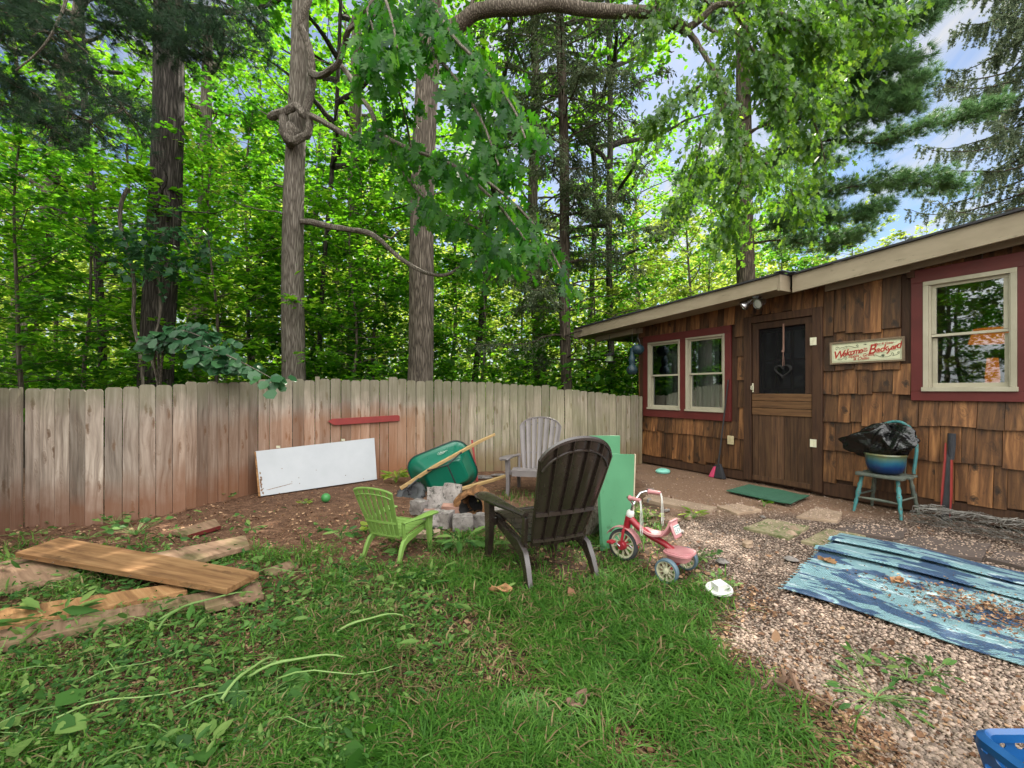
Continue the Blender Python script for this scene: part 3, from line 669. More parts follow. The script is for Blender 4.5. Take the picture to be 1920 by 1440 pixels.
# roof: two low eaves, the left one standing 0.2 m further out
oL, oR = .50, .30
xa, za = hp(1075, 618, oL); xb, zb_ = hp(1462, 514, oL); xc, zc = hp(1466, 521, oR); xd, zd = hp(1920, 394, oR)
s_ = (zd-zc)/(xd-xc); xe = XR+.5; ze = zc+s_*(xe-xc)
print('ROOF', xa, za, xb, zb_, xc, zc, xd, zd)
def zl(x): return za+(zb_-za)*(x-xa)/(xb-xa)
def zr(x): return zc+(ze-zc)*(x-xc)/(xe-xc)
rf = MB()
def slab(x0, x1, zf, yf, yb, t0, t1, rise=.0, m=0):
    rf.hexa([(x0, yf, zf(x0)-t1), (x1, yf, zf(x1)-t1), (x1, yb, zf(x1)-t1+rise), (x0, yb, zf(x0)-t1+rise)],
            [(x0, yf, zf(x0)-t0), (x1, yf, zf(x1)-t0), (x1, yb, zf(x1)-t0+rise), (x0, yb, zf(x0)-t0+rise)], .5, m)
slab(xa+.02, xb-.002, zl, -oL-.03, 5.2, -.022, .0, .12); slab(xb+.002, xe, zr, -oR-.03, 5.2, -.022, .0, .12)
roof = rf.build('roof', M['shingle'], cabin)
fa = MB(); fh = .19
def board(x0, x1, zf, y, hgt, t=.03, top=.003): fa.hexa([(x0, y-t, zf(x0)-hgt), (x1, y-t, zf(x1)-hgt), (x1, y, zf(x1)-hgt), (x0, y, zf(x0)-hgt)], [(x0, y-t, zf(x0)-top), (x1, y-t, zf(x1)-top), (x1, y, zf(x1)-top), (x0, y, zf(x0)-top)], RNG.random())
board(xa+.04, xb-.03, zl, -oL+.03, fh); board(xb+.045, xe, zr, -oR+.03, .23)
fa.hexa([(xb-.03, -oL, zb_-fh-.02), (xb+.01, -oL, zb_-fh-.02), (xb+.01, -oR+.03, zb_-fh-.02), (xb-.03, -oR+.03, zb_-fh-.02)], [(xb-.03, -oL, zb_-.003), (xb+.01, -oL, zb_-.003), (xb+.01, -oR+.03, zb_-.003), (xb-.03, -oR+.03, zb_-.003)])
fa.hexa([(xa+.01, -oL, za-fh-.0), (xa+.04, -oL, za-fh), (xa+.04, 3, za-fh+.1), (xa+.01, 3, za-fh+.1)], [(xa+.01, -oL, za-.003), (xa+.04, -oL, za-.003), (xa+.04, 3, za+.1), (xa+.01, 3, za+.1)])
fa.build('fascia', M['beige'], roof, bevel=.004)
so = MB()
def soff(x0, x1, zf, yf, yb, drop, m):
    so.hexa([(x0, yf, zf(x0)-drop-.02), (x1, yf, zf(x1)-drop-.02), (x1, yb, zf(x1)-drop-.02), (x0, yb, zf(x0)-drop-.02)], [(x0, yf, zf(x0)-drop), (x1, yf, zf(x1)-drop), (x1, yb, zf(x1)-drop), (x0, yb, zf(x0)-drop)], .5, m)
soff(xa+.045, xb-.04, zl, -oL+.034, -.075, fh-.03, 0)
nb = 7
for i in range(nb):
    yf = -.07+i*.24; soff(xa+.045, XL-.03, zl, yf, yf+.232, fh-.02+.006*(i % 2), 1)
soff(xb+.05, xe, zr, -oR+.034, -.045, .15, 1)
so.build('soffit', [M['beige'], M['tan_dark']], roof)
# frieze boards under the eaves and the outrigger beam at the far corner
def bd(x0, x1, z0f, hgt, y0, y1):
    bm = MB(); bm.hexa([(x0, y0, z0f(x0)-hgt), (x1, y0, z0f(x1)-hgt), (x1, y1, z0f(x1)-hgt), (x0, y1, z0f(x0)-hgt)], [(x0, y0, z0f(x0)), (x1, y0, z0f(x1)), (x1, y1, z0f(x1)), (x0, y1, z0f(x0))]); bm.build('frieze_board', M['tan_dark'], roof, bevel=.003)
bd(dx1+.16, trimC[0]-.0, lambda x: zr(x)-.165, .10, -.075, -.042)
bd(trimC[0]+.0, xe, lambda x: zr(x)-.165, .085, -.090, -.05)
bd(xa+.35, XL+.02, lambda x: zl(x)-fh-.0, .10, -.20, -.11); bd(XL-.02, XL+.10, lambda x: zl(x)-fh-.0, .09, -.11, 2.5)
fl = MB(); fl.box((xb+.01, -oL+.03, zb_+.03), (.12, .16, .012)); fl.box((xb+.06, -oR-.0, zc+.035), (.10, .14, .012)); fl.build('roof_flashing', simple('blue_grey_flashing', (.10, .14, .20), (.18, .23, .30), 9, .3, metal=.7), roof, bevel=.003)
# trim drop at the window corner under the eave
x_, z_ = hp(1711, 505, .06); pb = MB(); pb.box((x_-.02, -.03, z_-.01), (.07, .055, .16)); pb.build('post_bracket', M['frame_dark'], cabin, bevel=.004)

# ------------------------------------------------------------------ fences
def fence(name, label, nodes, wavg, seed, rail=True, posts=True, group=None, extra=.0):
    R = random.Random(seed); pts = [(Vector((p[0], p[1], 0)), p[2]) for p in nodes]
    root = thing(name, label, 'fence', pts[0][0], 0, group); off = pts[0][0]
    mb = MB(); acc = 0.0
    total = sum((pts[i+1][0]-pts[i][0]).length for i in range(len(pts)-1)); s = 0.0
    def at(s):
        for i in range(len(pts)-1):
            L = (pts[i+1][0]-pts[i][0]).length
            if s <= L or i == len(pts)-2: return pts[i][0].lerp(pts[i+1][0], s/L), lerp(pts[i][1], pts[i+1][1], s/L), (pts[i+1][0]-pts[i][0]).normalized()
            s -= L
    while s < total-.03:
        w_ = min(wavg*R.uniform(.96, 1.04), total-s); a, za_, d = at(s+.002); b, zb2, d2 = at(s+w_-.002-R.random()*.007)
        d = (b-a).normalized(); nrm = Vector((d.y, -d.x, 0)); top = (za_+zb2)/2+R.uniform(-.015, .012)+(R.random() < .05)*.03
        t_ = .016; o1 = nrm*R.uniform(-.006, .006); W_ = (b-a).length; c = min(.03, W_*.22); lean = nrm*R.uniform(-.008, .008)+d*R.uniform(-.004, .004)
        prof = [(0, -.06), (W_, -.06), (W_, top-c*.9), (W_-c*.45, top-.006), (W_-c, top), (c, top), (c*.45, top-.006), (0, top-c*.9)]
        fr_ = [a+d*u+o1+lean*(z/1.4)+Vector((0, 0, z)) for u, z in prof]
        mb.hexa(fr_, [p-nrm*t_ for p in fr_], R.random())
        s += w_
    mb.v = [tuple(Vector(v)-off) for v in mb.v]
    # keep world position in the pattern: build in world space, origin at the first node
    ob = mb.build('picket_panel', M['fence'], root, smooth=False)
    # the stain texture is laid out along the whole run, so give the mesh world-like object coordinates
    ob.data.transform(Matrix.Translation(off)); ob.location = -off
    rl = MB(); s = 0
    for zr_ in (.28, .72, 1.12):
        rl = MB()
        for i in range(len(pts)-1):
            a, b = pts[i][0], pts[i+1][0]; d = (b-a).normalized(); nr = Vector((d.y, -d.x, 0))
            rl.sweep([a-nr*.045+Vector((0, 0, zr_)), b-nr*.045+Vector((0, 0, zr_))], .038, .088, nr)
        rl.build('rail', M['fence'], root, world=True, smooth=False)
    s = .1
    while s < total:
        p, zt_, d = at(s); nr = Vector((d.y, -d.x, 0)); q_ = p-nr*.115
        pm = MB(); pm.sweep([q_+Vector((0, 0, -.1)), q_+Vector((0, 0, zt_-.06))], .09, .09, nr); pm.build('post', M['fence'], root, world=True, smooth=False); s += 2.4
    return root
def fn(x, yb, yt): g = G(x, yb); return (g.x, g.y, H+(HY-yt)/F*g.y)
c0 = fn(45, 986, 727); cz = fn(0, 1003, 712)
dd = Vector((cz[0]-c0[0], cz[1]-c0[1])).normalized()
fence('wooden_fence', 'short pale grey return of picket fence at the left edge of the yard', [(c0[0]+dd.x*2.6, c0[1]+dd.y*2.6, c0[2]+.05), c0], .142, 3, group='picket fence runs round the yard')
mid1 = fn(410, 940, 716)
fence('wooden_fence', 'long weathered grey-brown picket fence behind the white panel', [c0, fn(160, 984, 731), fn(250, 974, 723), fn(335, 960, 718), mid1, fn(490, 921, 713), fn(600, 908, 711)], .142, 4, group='picket fence runs round the yard')
fence('wooden_fence', 'greenish-tan picket fence behind the wheelbarrow and garden chairs', [fn(600, 908, 711), fn(750, 893, 712), fn(900, 884, 716), fn(1000, 879, 723), fn(1100, 875, 734), fn(1166, 871, 742)], .142, 5, group='picket fence runs round the yard')
fence('wooden_fence', 'narrow dark grey picket fence piece joining the cabin corner', [fn(1166, 871, 741), (fn(1201, 867, 742)[0]+.02, fn(1201, 867, 742)[1]-.05, fn(1201, 867, 742)[2])], .10, 6, group='picket fence runs round the yard')
# ------------------------------------------------------------------ garden chairs
def adirondack(name, label, mat, loc, f, s=1.0, n=7, gap=.006, ribs=True, group=None, arms=(.31, .36), arch=(.80, .215), slot=None):
    rot = math.atan2(-f[0], f[1]); root = thing(name, label, 'chair', loc, rot, group)
    sc = lambda p: Vector(p)*s
    def bk(u, z):                                     # back surface: u -1..1 across, z height
        t = (z-.25)/.75; hw_ = lerp(.215, .325, min(1, max(0, t)**.8)); a = u*.55
        return Vector((hw_*math.sin(a)/math.sin(.55), -.13-.36*t+.05*t*t-.10*(math.cos(a)-math.cos(.55))-.0, z))
    b = MB(); ztop = lambda u: arch[0]+arch[1]*math.sqrt(max(0, 1-(u*.93)**2))
    for i in range(n):
        u0, u1 = -1+2*i/n, -1+2*(i+1)/n; g_ = gap/.3
        b.grid(lambda p, q: sc(bk(lerp(u0+g_/2, u1-g_/2, p), lerp(.26, ztop(lerp(u0, u1, .08+.84*p))-.012*(abs(p-.5)*2)**3, q))+Vector((0, -.010*(1-(2*p-1)**2), 0))), 5, 16, thick=-.010*s)
    if ribs:
        for i in range(1, n):
            u = -1+2*i/n; b.sweep([sc(bk(u, lerp(.26, ztop(u)-.015, q/14))+Vector((0, -.022, 0))) for q in range(15)], .006*s, .022*s, (1, 0, 0))
    b.sweep([sc(bk(u, ztop(u)-.005)+Vector((0, -.014, 0))) for u in [k/16-1 for k in range(33)]], .014*s, .045*s, (0, 0, 1)) if False else None
    back = b.build('backrest', mat, root)
    r_ = MB(); us = [k/14-1 for k in range(29)]
    r_.tube([sc(bk(u*.99, ztop(u)-.006)+Vector((0, -.012, 0))) for u in us], .011*s, 6, squash=1.6)
    r_.tube([sc(bk(u*.93, ztop(u*.98)-.085)+Vector((0, -.024, 0))) for u in us], .009*s, 6)
    for sg in (-1, 1): r_.tube([sc(bk(sg, lerp(.26, ztop(sg), q/12))+Vector((0, -.010, 0))) for q in range(13)], .011*s, 6)
    for z_, hh in ((.50, .026), (.30, .02)):
        r_.sweep([sc(bk(u, z_)+Vector((0, -.022, 0))) for u in us], .020*s, hh*s, (0, 1, 0))
    r_.build('back_rim', mat, back)
    st = MB(); ns = 7
    for i in range(ns):
        t0, t1 = i/ns, (i+1)/ns-.012*(i < ns-1)
        def sf(p, q):
            t = lerp(t0, t1, q); y = lerp(-.10, .46, t); z = .27+.10*t+.02*math.sin(t*3)-.05*max(0, t-.85)/.15; x = (p*2-1)*lerp(.235, .27, t)
            return sc((x, y, z-.012*(1-(p*2-1)**2)))
        st.grid(lambda p, q: sf(1-p, q), 8, 3, thick=.012*s)
    for sg in (-1, 1): st.sweep([sc((sg*.262, y, z)) for y, z in ((-.14, .235), (.1, .275), (.40, .325), (.45, .30))], .022*s, .075*s, (1, 0, 0))
    st.sweep([sc((x, .455, .315)) for x in (-.262, .262)], .02*s, .08*s, (0, 1, 0))
    st.build('seat', mat, root)
    xr, xf = arms
    for sg in (-1, 1):
        a = MB(); ctr = [(.285, -.17, .495, .055), (.30, -.05, .50, .07), (.34, .10, .512, .11), (.362, .25, .522, .145), (.37, .37, .525, .16), (.37, .45, .520, .15), (.368, .49, .506, .10)]
        def af(p, q):
            i = min(int(q*6), 5); w_ = q*6-i; c = [lerp(ctr[i][k], ctr[i+1][k], w_) for k in range(4)]
            e = p*2-1; return sc((sg*(c[0])+e*c[3]/2, c[1], c[2]-.016*abs(e)**3))
        a.grid(lambda p, q: af(p, q) if sg > 0 else af(p, q), 8, 18, thick=.022*s)
        a.build('armrest', mat, root)
        fl_ = MB(); fl_.sweep([sc((sg*.345, .36, .50)), sc((sg*.338, .355, .36)), sc((sg*.330, .375, .18)), sc((sg*.335, .40, -.02))], [.05*s, .055*s, .05*s, .042*s], [.115*s, .10*s, .075*s, .055*s], (1, 0, 0))
        fl_.sweep([sc((sg*.335, .37, .30)), sc((sg*.27, .36, .31))], [.05*s]*2, [.06*s]*2, (0, 1, 0))
        fl_.build('leg', mat, root, bevel=.004*s)
        rl_ = MB(); rl_.sweep([sc((sg*.275, .30, .30)), sc((sg*.275, .10, .265)), sc((sg*.28, -.06, .245)), sc((sg*.286, -.15, .205)), sc((sg*.292, -.20, .13)), sc((sg*.300, -.26, -.02))], [.03*s, .034*s, .04*s, .045*s, .045*s, .04*s], [.05*s, .065*s, .085*s, .08*s, .062*s, .048*s], (1, 0, 0))
        rl_.sweep([sc((sg*.272, -.14, .46)), sc((sg*.270, -.12, .30)), sc((sg*.275, -.10, .24))], .03*s, .05*s, (1, 0, 0))
        rl_.build('leg', mat, root, bevel=.004*s)
    return root
adirondack('garden_chair', 'dark brown plastic Adirondack chair seen from behind on the lawn', M['brown_plastic'], (.252, 3.385, 0), (-.42, .907), 1.03, 5, .003).scale = (.87, 1, 1)
adirondack('garden_chair', 'small lime green plastic child-size Adirondack chair beside the stone blocks', M['lime_plastic'], (-.985, 3.79, 0), (.42, .91), .60, 7, .03, ribs=False, arch=(.90, .085))
adirondack('garden_chair', 'taupe grey plastic Adirondack chair by the fence facing the yard', M['grey_plastic'], (.33, 6.15, 0), (-.20, -.98), .95, 7, .022, ribs=False)

# ------------------------------------------------------------------ wheelbarrow tipped on its side
wb = thing('wheelbarrow', 'green wheelbarrow tipped on its side against the fence', 'wheelbarrow', P(838, 893, 6.02))
Xw = Vector((-.925, -.05, -.37)).normalized(); Zw = Vector((-.10, .93, .20)); Zw = (Zw-Xw*Zw.dot(Xw)).normalized(); Yw = Zw.cross(Xw)
RW = Matrix((Xw, Yw, Zw)).transposed()
def rr(w_, d_, r_, z, cx=0.0, n=6):
    o = []
    for (sx_, sy_, a0) in ((1, 1, 0), (-1, 1, 90), (-1, -1, 180), (1, -1, 270)):
        for k in range(n+1):
            a = math.radians(a0+90*k/n); o.append(Vector((cx+sx_*(w_/2-r_)+r_*math.cos(a), sy_*(d_/2-r_)+r_*math.sin(a), z)))
    return o
tr_ = MB(); secs = [rr(.46, .30, .07, 0, .0), rr(.52, .35, .08, .012, .0), rr(.60, .43, .11, .10, .015), rr(.74, .56, .15, .22, .04), rr(.84, .64, .18, .285, .06), rr(.87, .67, .19, .29, .06), rr(.87, .67, .19, .277, .06)]
K = len(secs[0]); vs = [RW @ v for s_ in secs for v in s_]; fs = [tuple(range(K))]
for i in range(len(secs)-1):
    for k in range(K): l = (k+1) % K; fs.append((i*K+k, i*K+l, (i+1)*K+l, (i+1)*K+k))
tr_.add(vs, fs); tray = tr_.build('tray', M['tray_green'], wb, ang=50)
sol = tray.modifiers.new('solid', 'SOLIDIFY'); sol.thickness = .004; sol.offset = 1
rim = MB(); rim.tube([RW @ v for v in rr(.875, .675, .19, .287, .06)]+[RW @ rr(.875, .675, .19, .287, .06)[0]], .009, 6, cap=False); rim.build('tray_rim', M['black_metal'], tray)
for sg in (1, -1):
    hdl = MB(); pth = [(.60, sg*.105, -.055), (.10, sg*.20, -.03), (-.55, sg*.285, -.03), (-.80, sg*.30, -.03)]
    hdl.sweep([RW @ Vector(p) for p in pth], [.04, .04, .038, .03], [.042, .042, .04, .03], RW @ Vector((0, 1, 0)))
    hd = hdl.build('handle', M['handle_wood'], wb, bevel=.004)
    lg = MB(); lg.tube([RW @ Vector(p) for p in ((.18, sg*.19, -.055), (.02, sg*.21, -.16), (-.10, sg*.22, -.235), (-.20, sg*.24, -.16), (-.30, sg*.25, -.055))], .013, 8, squash=.6)
    for x_ in (.18, -.30): lg.lathe([(.012, 0), (.012, .02)], 8, Matrix.Translation(RW @ Vector((x_, sg*.2 if x_ > 0 else sg*.25, -.08))) @ RW.to_4x4())
    lg.build('leg', M['black_metal'], wb)
for seg_ in (((-.10, .22, -.235), (-.10, -.22, -.235)), ((.28, .16, -.04), (.50, .10, -.115)), ((.28, -.16, -.04), (.50, -.10, -.115)), ((.48, .12, -.085), (.48, -.12, -.085))):
    br = MB(); br.tube([RW @ Vector(p) for p in seg_], .009, 6); br.build('brace', M['black_metal'], wb)
wm = Matrix.Translation(RW @ Vector((.50, 0, -.13))) @ RW.to_4x4() @ Matrix.Rotation(math.radians(64), 4, 'X')
ty = MB(); ty.lathe([(.105, -.03), (.125, -.045), (.16, -.048), (.185, -.035), (.197, -.012), (.197, .012), (.185, .035), (.16, .048), (.125, .045), (.105, .03), (.105, -.03)], 36, wm, cap=False)
for k in range(28):
    a = 2*math.pi*k/28; ty.box(wm @ Vector((.194*math.cos(a), .194*math.sin(a), .018*(-1)**k)), (.014, .012, .04), (wm.to_3x3() @ Matrix.Rotation(a, 3, 'Z')))
whl = ty.build('tyre', M['rubber'], wb)
hm = MB(); hm.lathe([(.02, -.05), (.03, -.03), (.108, -.026), (.108, .026), (.03, .03), (.02, .05)], 24, wm); hm.tube([wm @ Vector((0, 0, -.12)), wm @ Vector((0, 0, .12))], .008, 8)
hm.build('wheel_hub', M['black_metal'], whl)
# the white oval maker's badge on the tray side
def oval(mb, c, ex, ey, nrm, a, b, w_, n=28, a0=0, a1=2*math.pi):
    pts = [c+ex*(a*math.cos(lerp(a0, a1, k/n)))+ey*(b*math.sin(lerp(a0, a1, k/n))) for k in range(n+1)]
    mb.tube(pts, w_, 5, squash=.4)
sp = [RW @ Vector((.02, sg_*.2, z_)) for sg_, z_ in ((1, .06), (1, .2))]
c_ = RW @ Vector((-.03, .2745, .155)); ez = (RW @ Vector((0, .066, .12))).normalized(); ex_ = RW @ Vector((-1, 0, 0)); nn = ex_.cross(ez)
bdg = MB(); c_ = c_+(nn if nn.dot(Vector((0, -1, 0))) > 0 else -nn)*.012; oval(bdg, c_, ex_, ez, nn, .052, .024, .0022); oval(bdg, c_, ex_, ez, nn, .036, .012, .0018, a0=math.pi*1.1, a1=math.pi*1.9)
bdg.tube([c_+ex_*t_*.03+ez*(.004*math.sin(t_*14)) for t_ in [k/12*2-1 for k in range(25)]], .0025, 4); bdg.tube([c_+ez*.006, c_+ez*.016], .005, 5)
bdg.build('badge', M['white_plastic'], tray)
rs = MB(); p0, p1 = P(885, 825, 6.85), P(895, 905, 6.75); p1.z = 0.0; rs.sweep([p1, p0], .03, .02, (1, 0, 0)); tag(rs.build('stake', M['redbright'], loc=p1, bevel=.002), 'thin red wooden stake leaning on the fence behind the wheelbarrow', 'stake')
# loose grey slate pieces by the handle end
for i, (x_, y_, w_, d_) in enumerate(((905, 897, .28, .12), (935, 893, .22, .10), (965, 888, .3, .14))):
    g = G(x_, y_); st = MB(); st.blob((g.x, g.y, .02), (w_/2, d_/2, .022), n=7, jit=.25, power=.75)
    tag(st.build('flat_stone', M['stone'], loc=(g.x, g.y, 0)), ['flat grey slate chip just right of the wheelbarrow tray', 'small grey slate chip halfway along the lower barrow handle', 'grey slate chip near the taupe chair leg'][i], 'stone', 'slate chips by the fence')

# ------------------------------------------------------------------ leaning panels and boards
def slabpoly(name, label, cat, pts, thick, mats, group=None, bevel=.003, away=None, extra=None):
    n_ = (pts[1]-pts[0]).cross(pts[2]-pts[1]).normalized()
    if away is not None and n_.dot(Vector(away)) < 0: n_ = -n_
    mb = MB(); mb.hexa(pts, [p+n_*thick for p in pts], .5)
    base = sum((Vector(p) for p in pts), Vector())/len(pts); base.z = min(p.z for p in pts)
    ob = mb.build(name, mats, loc=base, bevel=bevel); tag(ob, label, cat, group); return ob, n_
bl, brt = G(489, 932), G(707, 900); bl.z = brt.z = .01
tl, tr2 = P(480, 846, 5.86), P(702, 821, 6.92)
wd, _ = slabpoly('door_panel', 'white peeling-paint door panel lying on its side against the fence', 'door panel', [bl, brt, tr2, tl], .035, M['white_door'], away=(0, 1, 0))
hg = MB()
for (x_, y_) in ((521, 838), (643, 825)):
    c = P(x_, y_, lerp(5.86, 6.92, (x_-480)/222)); hg.box(c+Vector((0, .01, 0)), (.05, .012, .03))
hg.build('hinge', M['hinge'], wd, world=True)
ed = MB(); ed.hexa([bl+Vector((-.03, .0, 0)), bl+Vector((-.002, -.004, 0)), bl+Vector((-.002, .04, 0)), bl+Vector((-.03, .04, 0))], [tl+Vector((-.02, 0, -.01)), tl+Vector((-.002, -.004, -.01)), tl+Vector((-.002, .04, -.01)), tl+Vector((-.02, .04, -.01))]); ed.build('edge_strip', M['planks'], wd, world=True)
# peeled patches: real chips missing, shown as thin brown wood slivers at the left edge and the top right
pc = MB()
ex = (brt-bl).normalized(); eu = (tl-bl).normalized(); nf = ex.cross(eu).normalized()
if nf.y > 0: nf = -nf
def chip(u, v, a, b, sd):
    R = random.Random(sd); c = bl+ex*u+eu*v+nf*.0015; k = 9
    vs = [c+ex*(a*math.cos(t_*2*math.pi/k)*R.uniform(.5, 1))+eu*(b*math.sin(t_*2*math.pi/k)*R.uniform(.5, 1)) for t_ in range(k)]
    pc.hexa([v_-nf*.001 for v_ in vs], [v_+nf*.001 for v_ in vs])
L = (brt-bl).length
for i in range(16): chip(.012+RNG.random()*.02, .03+RNG.random()*.3, .012, .02, i)
for i in range(8): chip(L-.42+i*.045, .585+RNG.random()*.01, .03, .006, 50+i)
for i in range(10): chip(.1+i*.03, .07+.004*i, .03, .004, 80+i)
for i in range(14): chip(RNG.random()*L, RNG.random()*.55, .008, .008, 120+i)
pc.build('bare_patches', M['planks_grey'], wd, world=True, smooth=False)
# red picket board fixed level on the fence
a0, a1 = hp, None
pA, pB = P(617, 789, 6.35), P(748, 784, 7.0)
def fpt(x, y, off=.03):      # point on the fence run, a little in front
    g0, g1 = (G(600, 908), G(750, 893)); k = (x-CX)/F; d = g1-g0; s = (k*g0.y-g0.x)/(d.x-k*d.y); p = g0+d*s; nrm = Vector((d.y, -d.x, 0)).normalized()
    return Vector((p.x, p.y, H+(HY-y)/F*p.y))+nrm*off, nrm
pts = [fpt(x, y)[0] for x, y in ((614, 790), (622, 785), (745, 778), (748, 780), (748, 789), (626, 797))]; nrm = fpt(700, 700)[1]
mb = MB(); mb.hexa([p-nrm*.008 for p in pts], [p+nrm*.012 for p in pts]); tag(mb.build('red_board', M['redbright'], loc=pts[0], bevel=.002), 'red painted picket board fixed level on the fence', 'board')
# two jade green boards standing behind the brown chair
b0, b1 = G(1131, 1034), G(1185, 1012); b0.z = b1.z = 0
t0, t1 = P(1120, 851, b0.y+.02), P(1190, 852, b1.y+.02); t0.x = b0.x-.03
b0 = P(1131, 1034, b0.y); t0 = P(1121, 850, b0.y+.05); t1 = P(1190, 852, b1.y+.08); b0.z = b1.z = .0
gb, gn = slabpoly('green_board', 'tall jade green painted board standing right behind the tricycle', 'board', [b0, b1, t1, t0], .03, M['green_board'], 'jade green boards', away=(0, 1, 0), bevel=.002)
e_ = MB(); e_.hexa([b1+Vector((.001, 0, 0)), b1+Vector((.012, 0, 0)), b1+Vector((.012, .034, 0)), b1+Vector((.001, .034, 0))], [t1+Vector((.001, 0, .0)), t1+Vector((.012, 0, 0)), t1+Vector((.012, .034, 0)), t1+Vector((.001, .034, 0))]); e_.build('board_edge', M['pale_edge'], gb, world=True)
b2, b3 = P(1112, 960, 4.75), P(1162, 955, 4.95); b2.z = b3.z = 0
slabpoly('green_board', 'jade green board behind the tall one, only its lighter top showing', 'board', [b2, b3, P(1163, 817, 4.98), P(1108, 817, 4.78)], .03, M['green_board'], 'jade green boards', away=(0, 1, 0), bevel=.002)
# big mottled log end / rock behind the brown chair
g = G(1105, 1012); rk = MB(); rk.blob((0, .0, .19), (.17, .17, .24), Matrix.Rotation(.4, 3, 'Y'), 14, .22, power=.85); tag(rk.build('log_stump', simple('mottled_grey_log', (.07, .05, .035), (.26, .22, .185), 9, .95, bump=1, bscale=30, dist=.02, stretch=(3, 3, .7), dirt=(.05, .035, .02), dirt_at=.5)), 'mottled grey-brown stump between the brown chair and the green board', 'stump'); bpy.context.scene.objects['log_stump'].location = (g.x, g.y+.15, 0)

# ------------------------------------------------------------------ fire pit stones
def block(x, y, w_, d_, h_, rot, mat_, label, seed, lean=0.0, name='stone_block', z=0.0, tilt=0.0):
    g = G(x, y); R = random.Random(seed)
    mm_ = Matrix.Rotation(rot, 3, 'Z') @ Matrix.Rotation(lean, 3, 'X') @ Matrix.Rotation(tilt, 3, 'Y'); mb = MB(); n = 5
    vs = []; fs = []
    def pt(v):
        q = Vector((v[0]*w_/2, v[1]*d_/2, v[2]*h_/2)); k = 1-.0*(abs(v[0])*abs(v[1])+abs(v[1])*abs(v[2])+abs(v[0])*abs(v[2]))
        nz_ = .014*(math.sin(q.x*31+seed)+math.sin(q.y*37+seed*2)+math.sin(q.z*29+seed*3)+math.sin((q.x+q.z)*63+seed))
        return mm_ @ (q*k+Vector(v).normalized()*nz_*.32)
    for ax in range(3):
        for sg in (-1, 1):
            k0 = len(vs)
            for i in range(n+1):
                for j in range(n+1):
                    p = [0, 0, 0]; p[ax] = sg; p[(ax+1) % 3] = -1+2*i/n; p[(ax+2) % 3] = (-1+2*j/n); vs.append(pt(p))
            for i in range(n):
                for j in range(n):
                    a = k0+i*(n+1)+j; f = (a, a+n+1, a+n+2, a+1); fs.append(f if sg > 0 else f[::-1])
    mb.add(vs, fs); lo = min(v.z for v in vs)
    ob = mb.build(name, mat_, bevel=0, ang=25); ob.location = (g.x, g.y+d_/2, z-lo-.01)
    tag(ob, label, 'stone', 'fire pit stones'); return ob
block(816, 962, .20, .12, .25, .1, M['stone'], 'left of the two upright grey blocks below the wheelbarrow', 1, -.25, z=.02)
block(846, 962, .19, .13, .27, -.05, M['stone'], 'taller right one of the two upright grey blocks below the wheelbarrow', 2, -.2, tilt=.1, z=.03)
block(845, 972, .20, .10, .13, -.12, M['brick'], 'pinkish brown brick in front of the upright grey blocks', 3, .1, name='brick')
block(808, 975, .14, .09, .10, .1, M['brick'], 'small reddish brick at the foot of the left upright block', 4, name='brick')
block(810, 991, .17, .15, .15, .5, M['stone'], 'rough mossy grey block nearest the lime chair', 5)
block(832, 991, .14, .12, .15, -.3, M['stone'], 'pale angular block between two others at the front of the pit', 6)
block(866, 997, .20, .17, .14, .12, M['stone'], 'squared grey block at the very front of the pit', 7)
block(906, 990, .2, .13, .12, -.3, M['stone'], 'grey block half hidden by the brown chair leg', 8)
block(784, 966, .16, .12, .15, -.5, M['stone'], 'dark mauve block showing above the lime chair arm', 9)
block(800, 1010, .22, .14, .05, .2, M['paver_tan'], 'low flat tan stone beside the lime chair front leg', 10)
block(928, 975, .2, .14, .11, .3, M['stone'], 'grey block under the arm of the brown chair', 11)
g = G(888, 972); lg = MB()
lm = Matrix.Rotation(math.radians(-12), 4, 'Z') @ Matrix.Rotation(math.radians(90), 4, 'X')
lg.lathe([(.155, -.17), (.175, -.1), (.18, .05), (.172, .14), (.15, .15), (.125, .145), (.115, .06), (.10, -.1), (.02, -.12)], 26, Matrix.Translation((0, 0, .13)) @ Matrix.Scale(.78, 4, (0, 0, 1)) @ lm, cap=False)
for i, v in enumerate(lg.v): k = 1.12+.13*math.sin(v[0]*24+1)+.09*math.sin(v[2]*33)+.05*math.sin(v[0]*71+v[2]*50); lg.v[i] = (v[0]*k, v[1]*(1+.05*math.sin(v[0]*40)), max(-.01, .13+(v[2]-.13)*k))
lob = lg.build('hollow_log', M['log_cut'], loc=None); lob.location = (g.x, g.y+.12, 0); tag(lob, 'short hollow log with orange wood and charred inside, in the fire pit', 'log')
ch = MB(); ch.lathe([(.121, .152), (.112, .06), (.098, -.1), (.01, -.11)], 26, Matrix.Translation((0, 0, .13)) @ Matrix.Scale(.78, 4, (0, 0, 1)) @ lm, cap=False)
for i, v in enumerate(ch.v): k = 1.15+.13*math.sin(v[0]*24+1)+.09*math.sin(v[2]*33)+.05*math.sin(v[0]*71+v[2]*50); ch.v[i] = (v[0]*k, v[1]*(1+.05*math.sin(v[0]*40)), max(-.005, .13+(v[2]-.13)*k))
ch.build('charred_hollow', M['char'], lob)
as_ = MB()
for i in range(26): a = RNG.random()*6.3; q = RNG.random()**.5*.42; as_.blob((math.cos(a)*q, math.sin(a)*q*.6, .01), (.02+.03*RNG.random(), .02+.02*RNG.random(), .015), n=4, jit=.3)
o_ = as_.build('charcoal', M['char']); o_.location = (G(880, 960).x, G(880, 960).y, 0); tag(o_, kind='stuff')

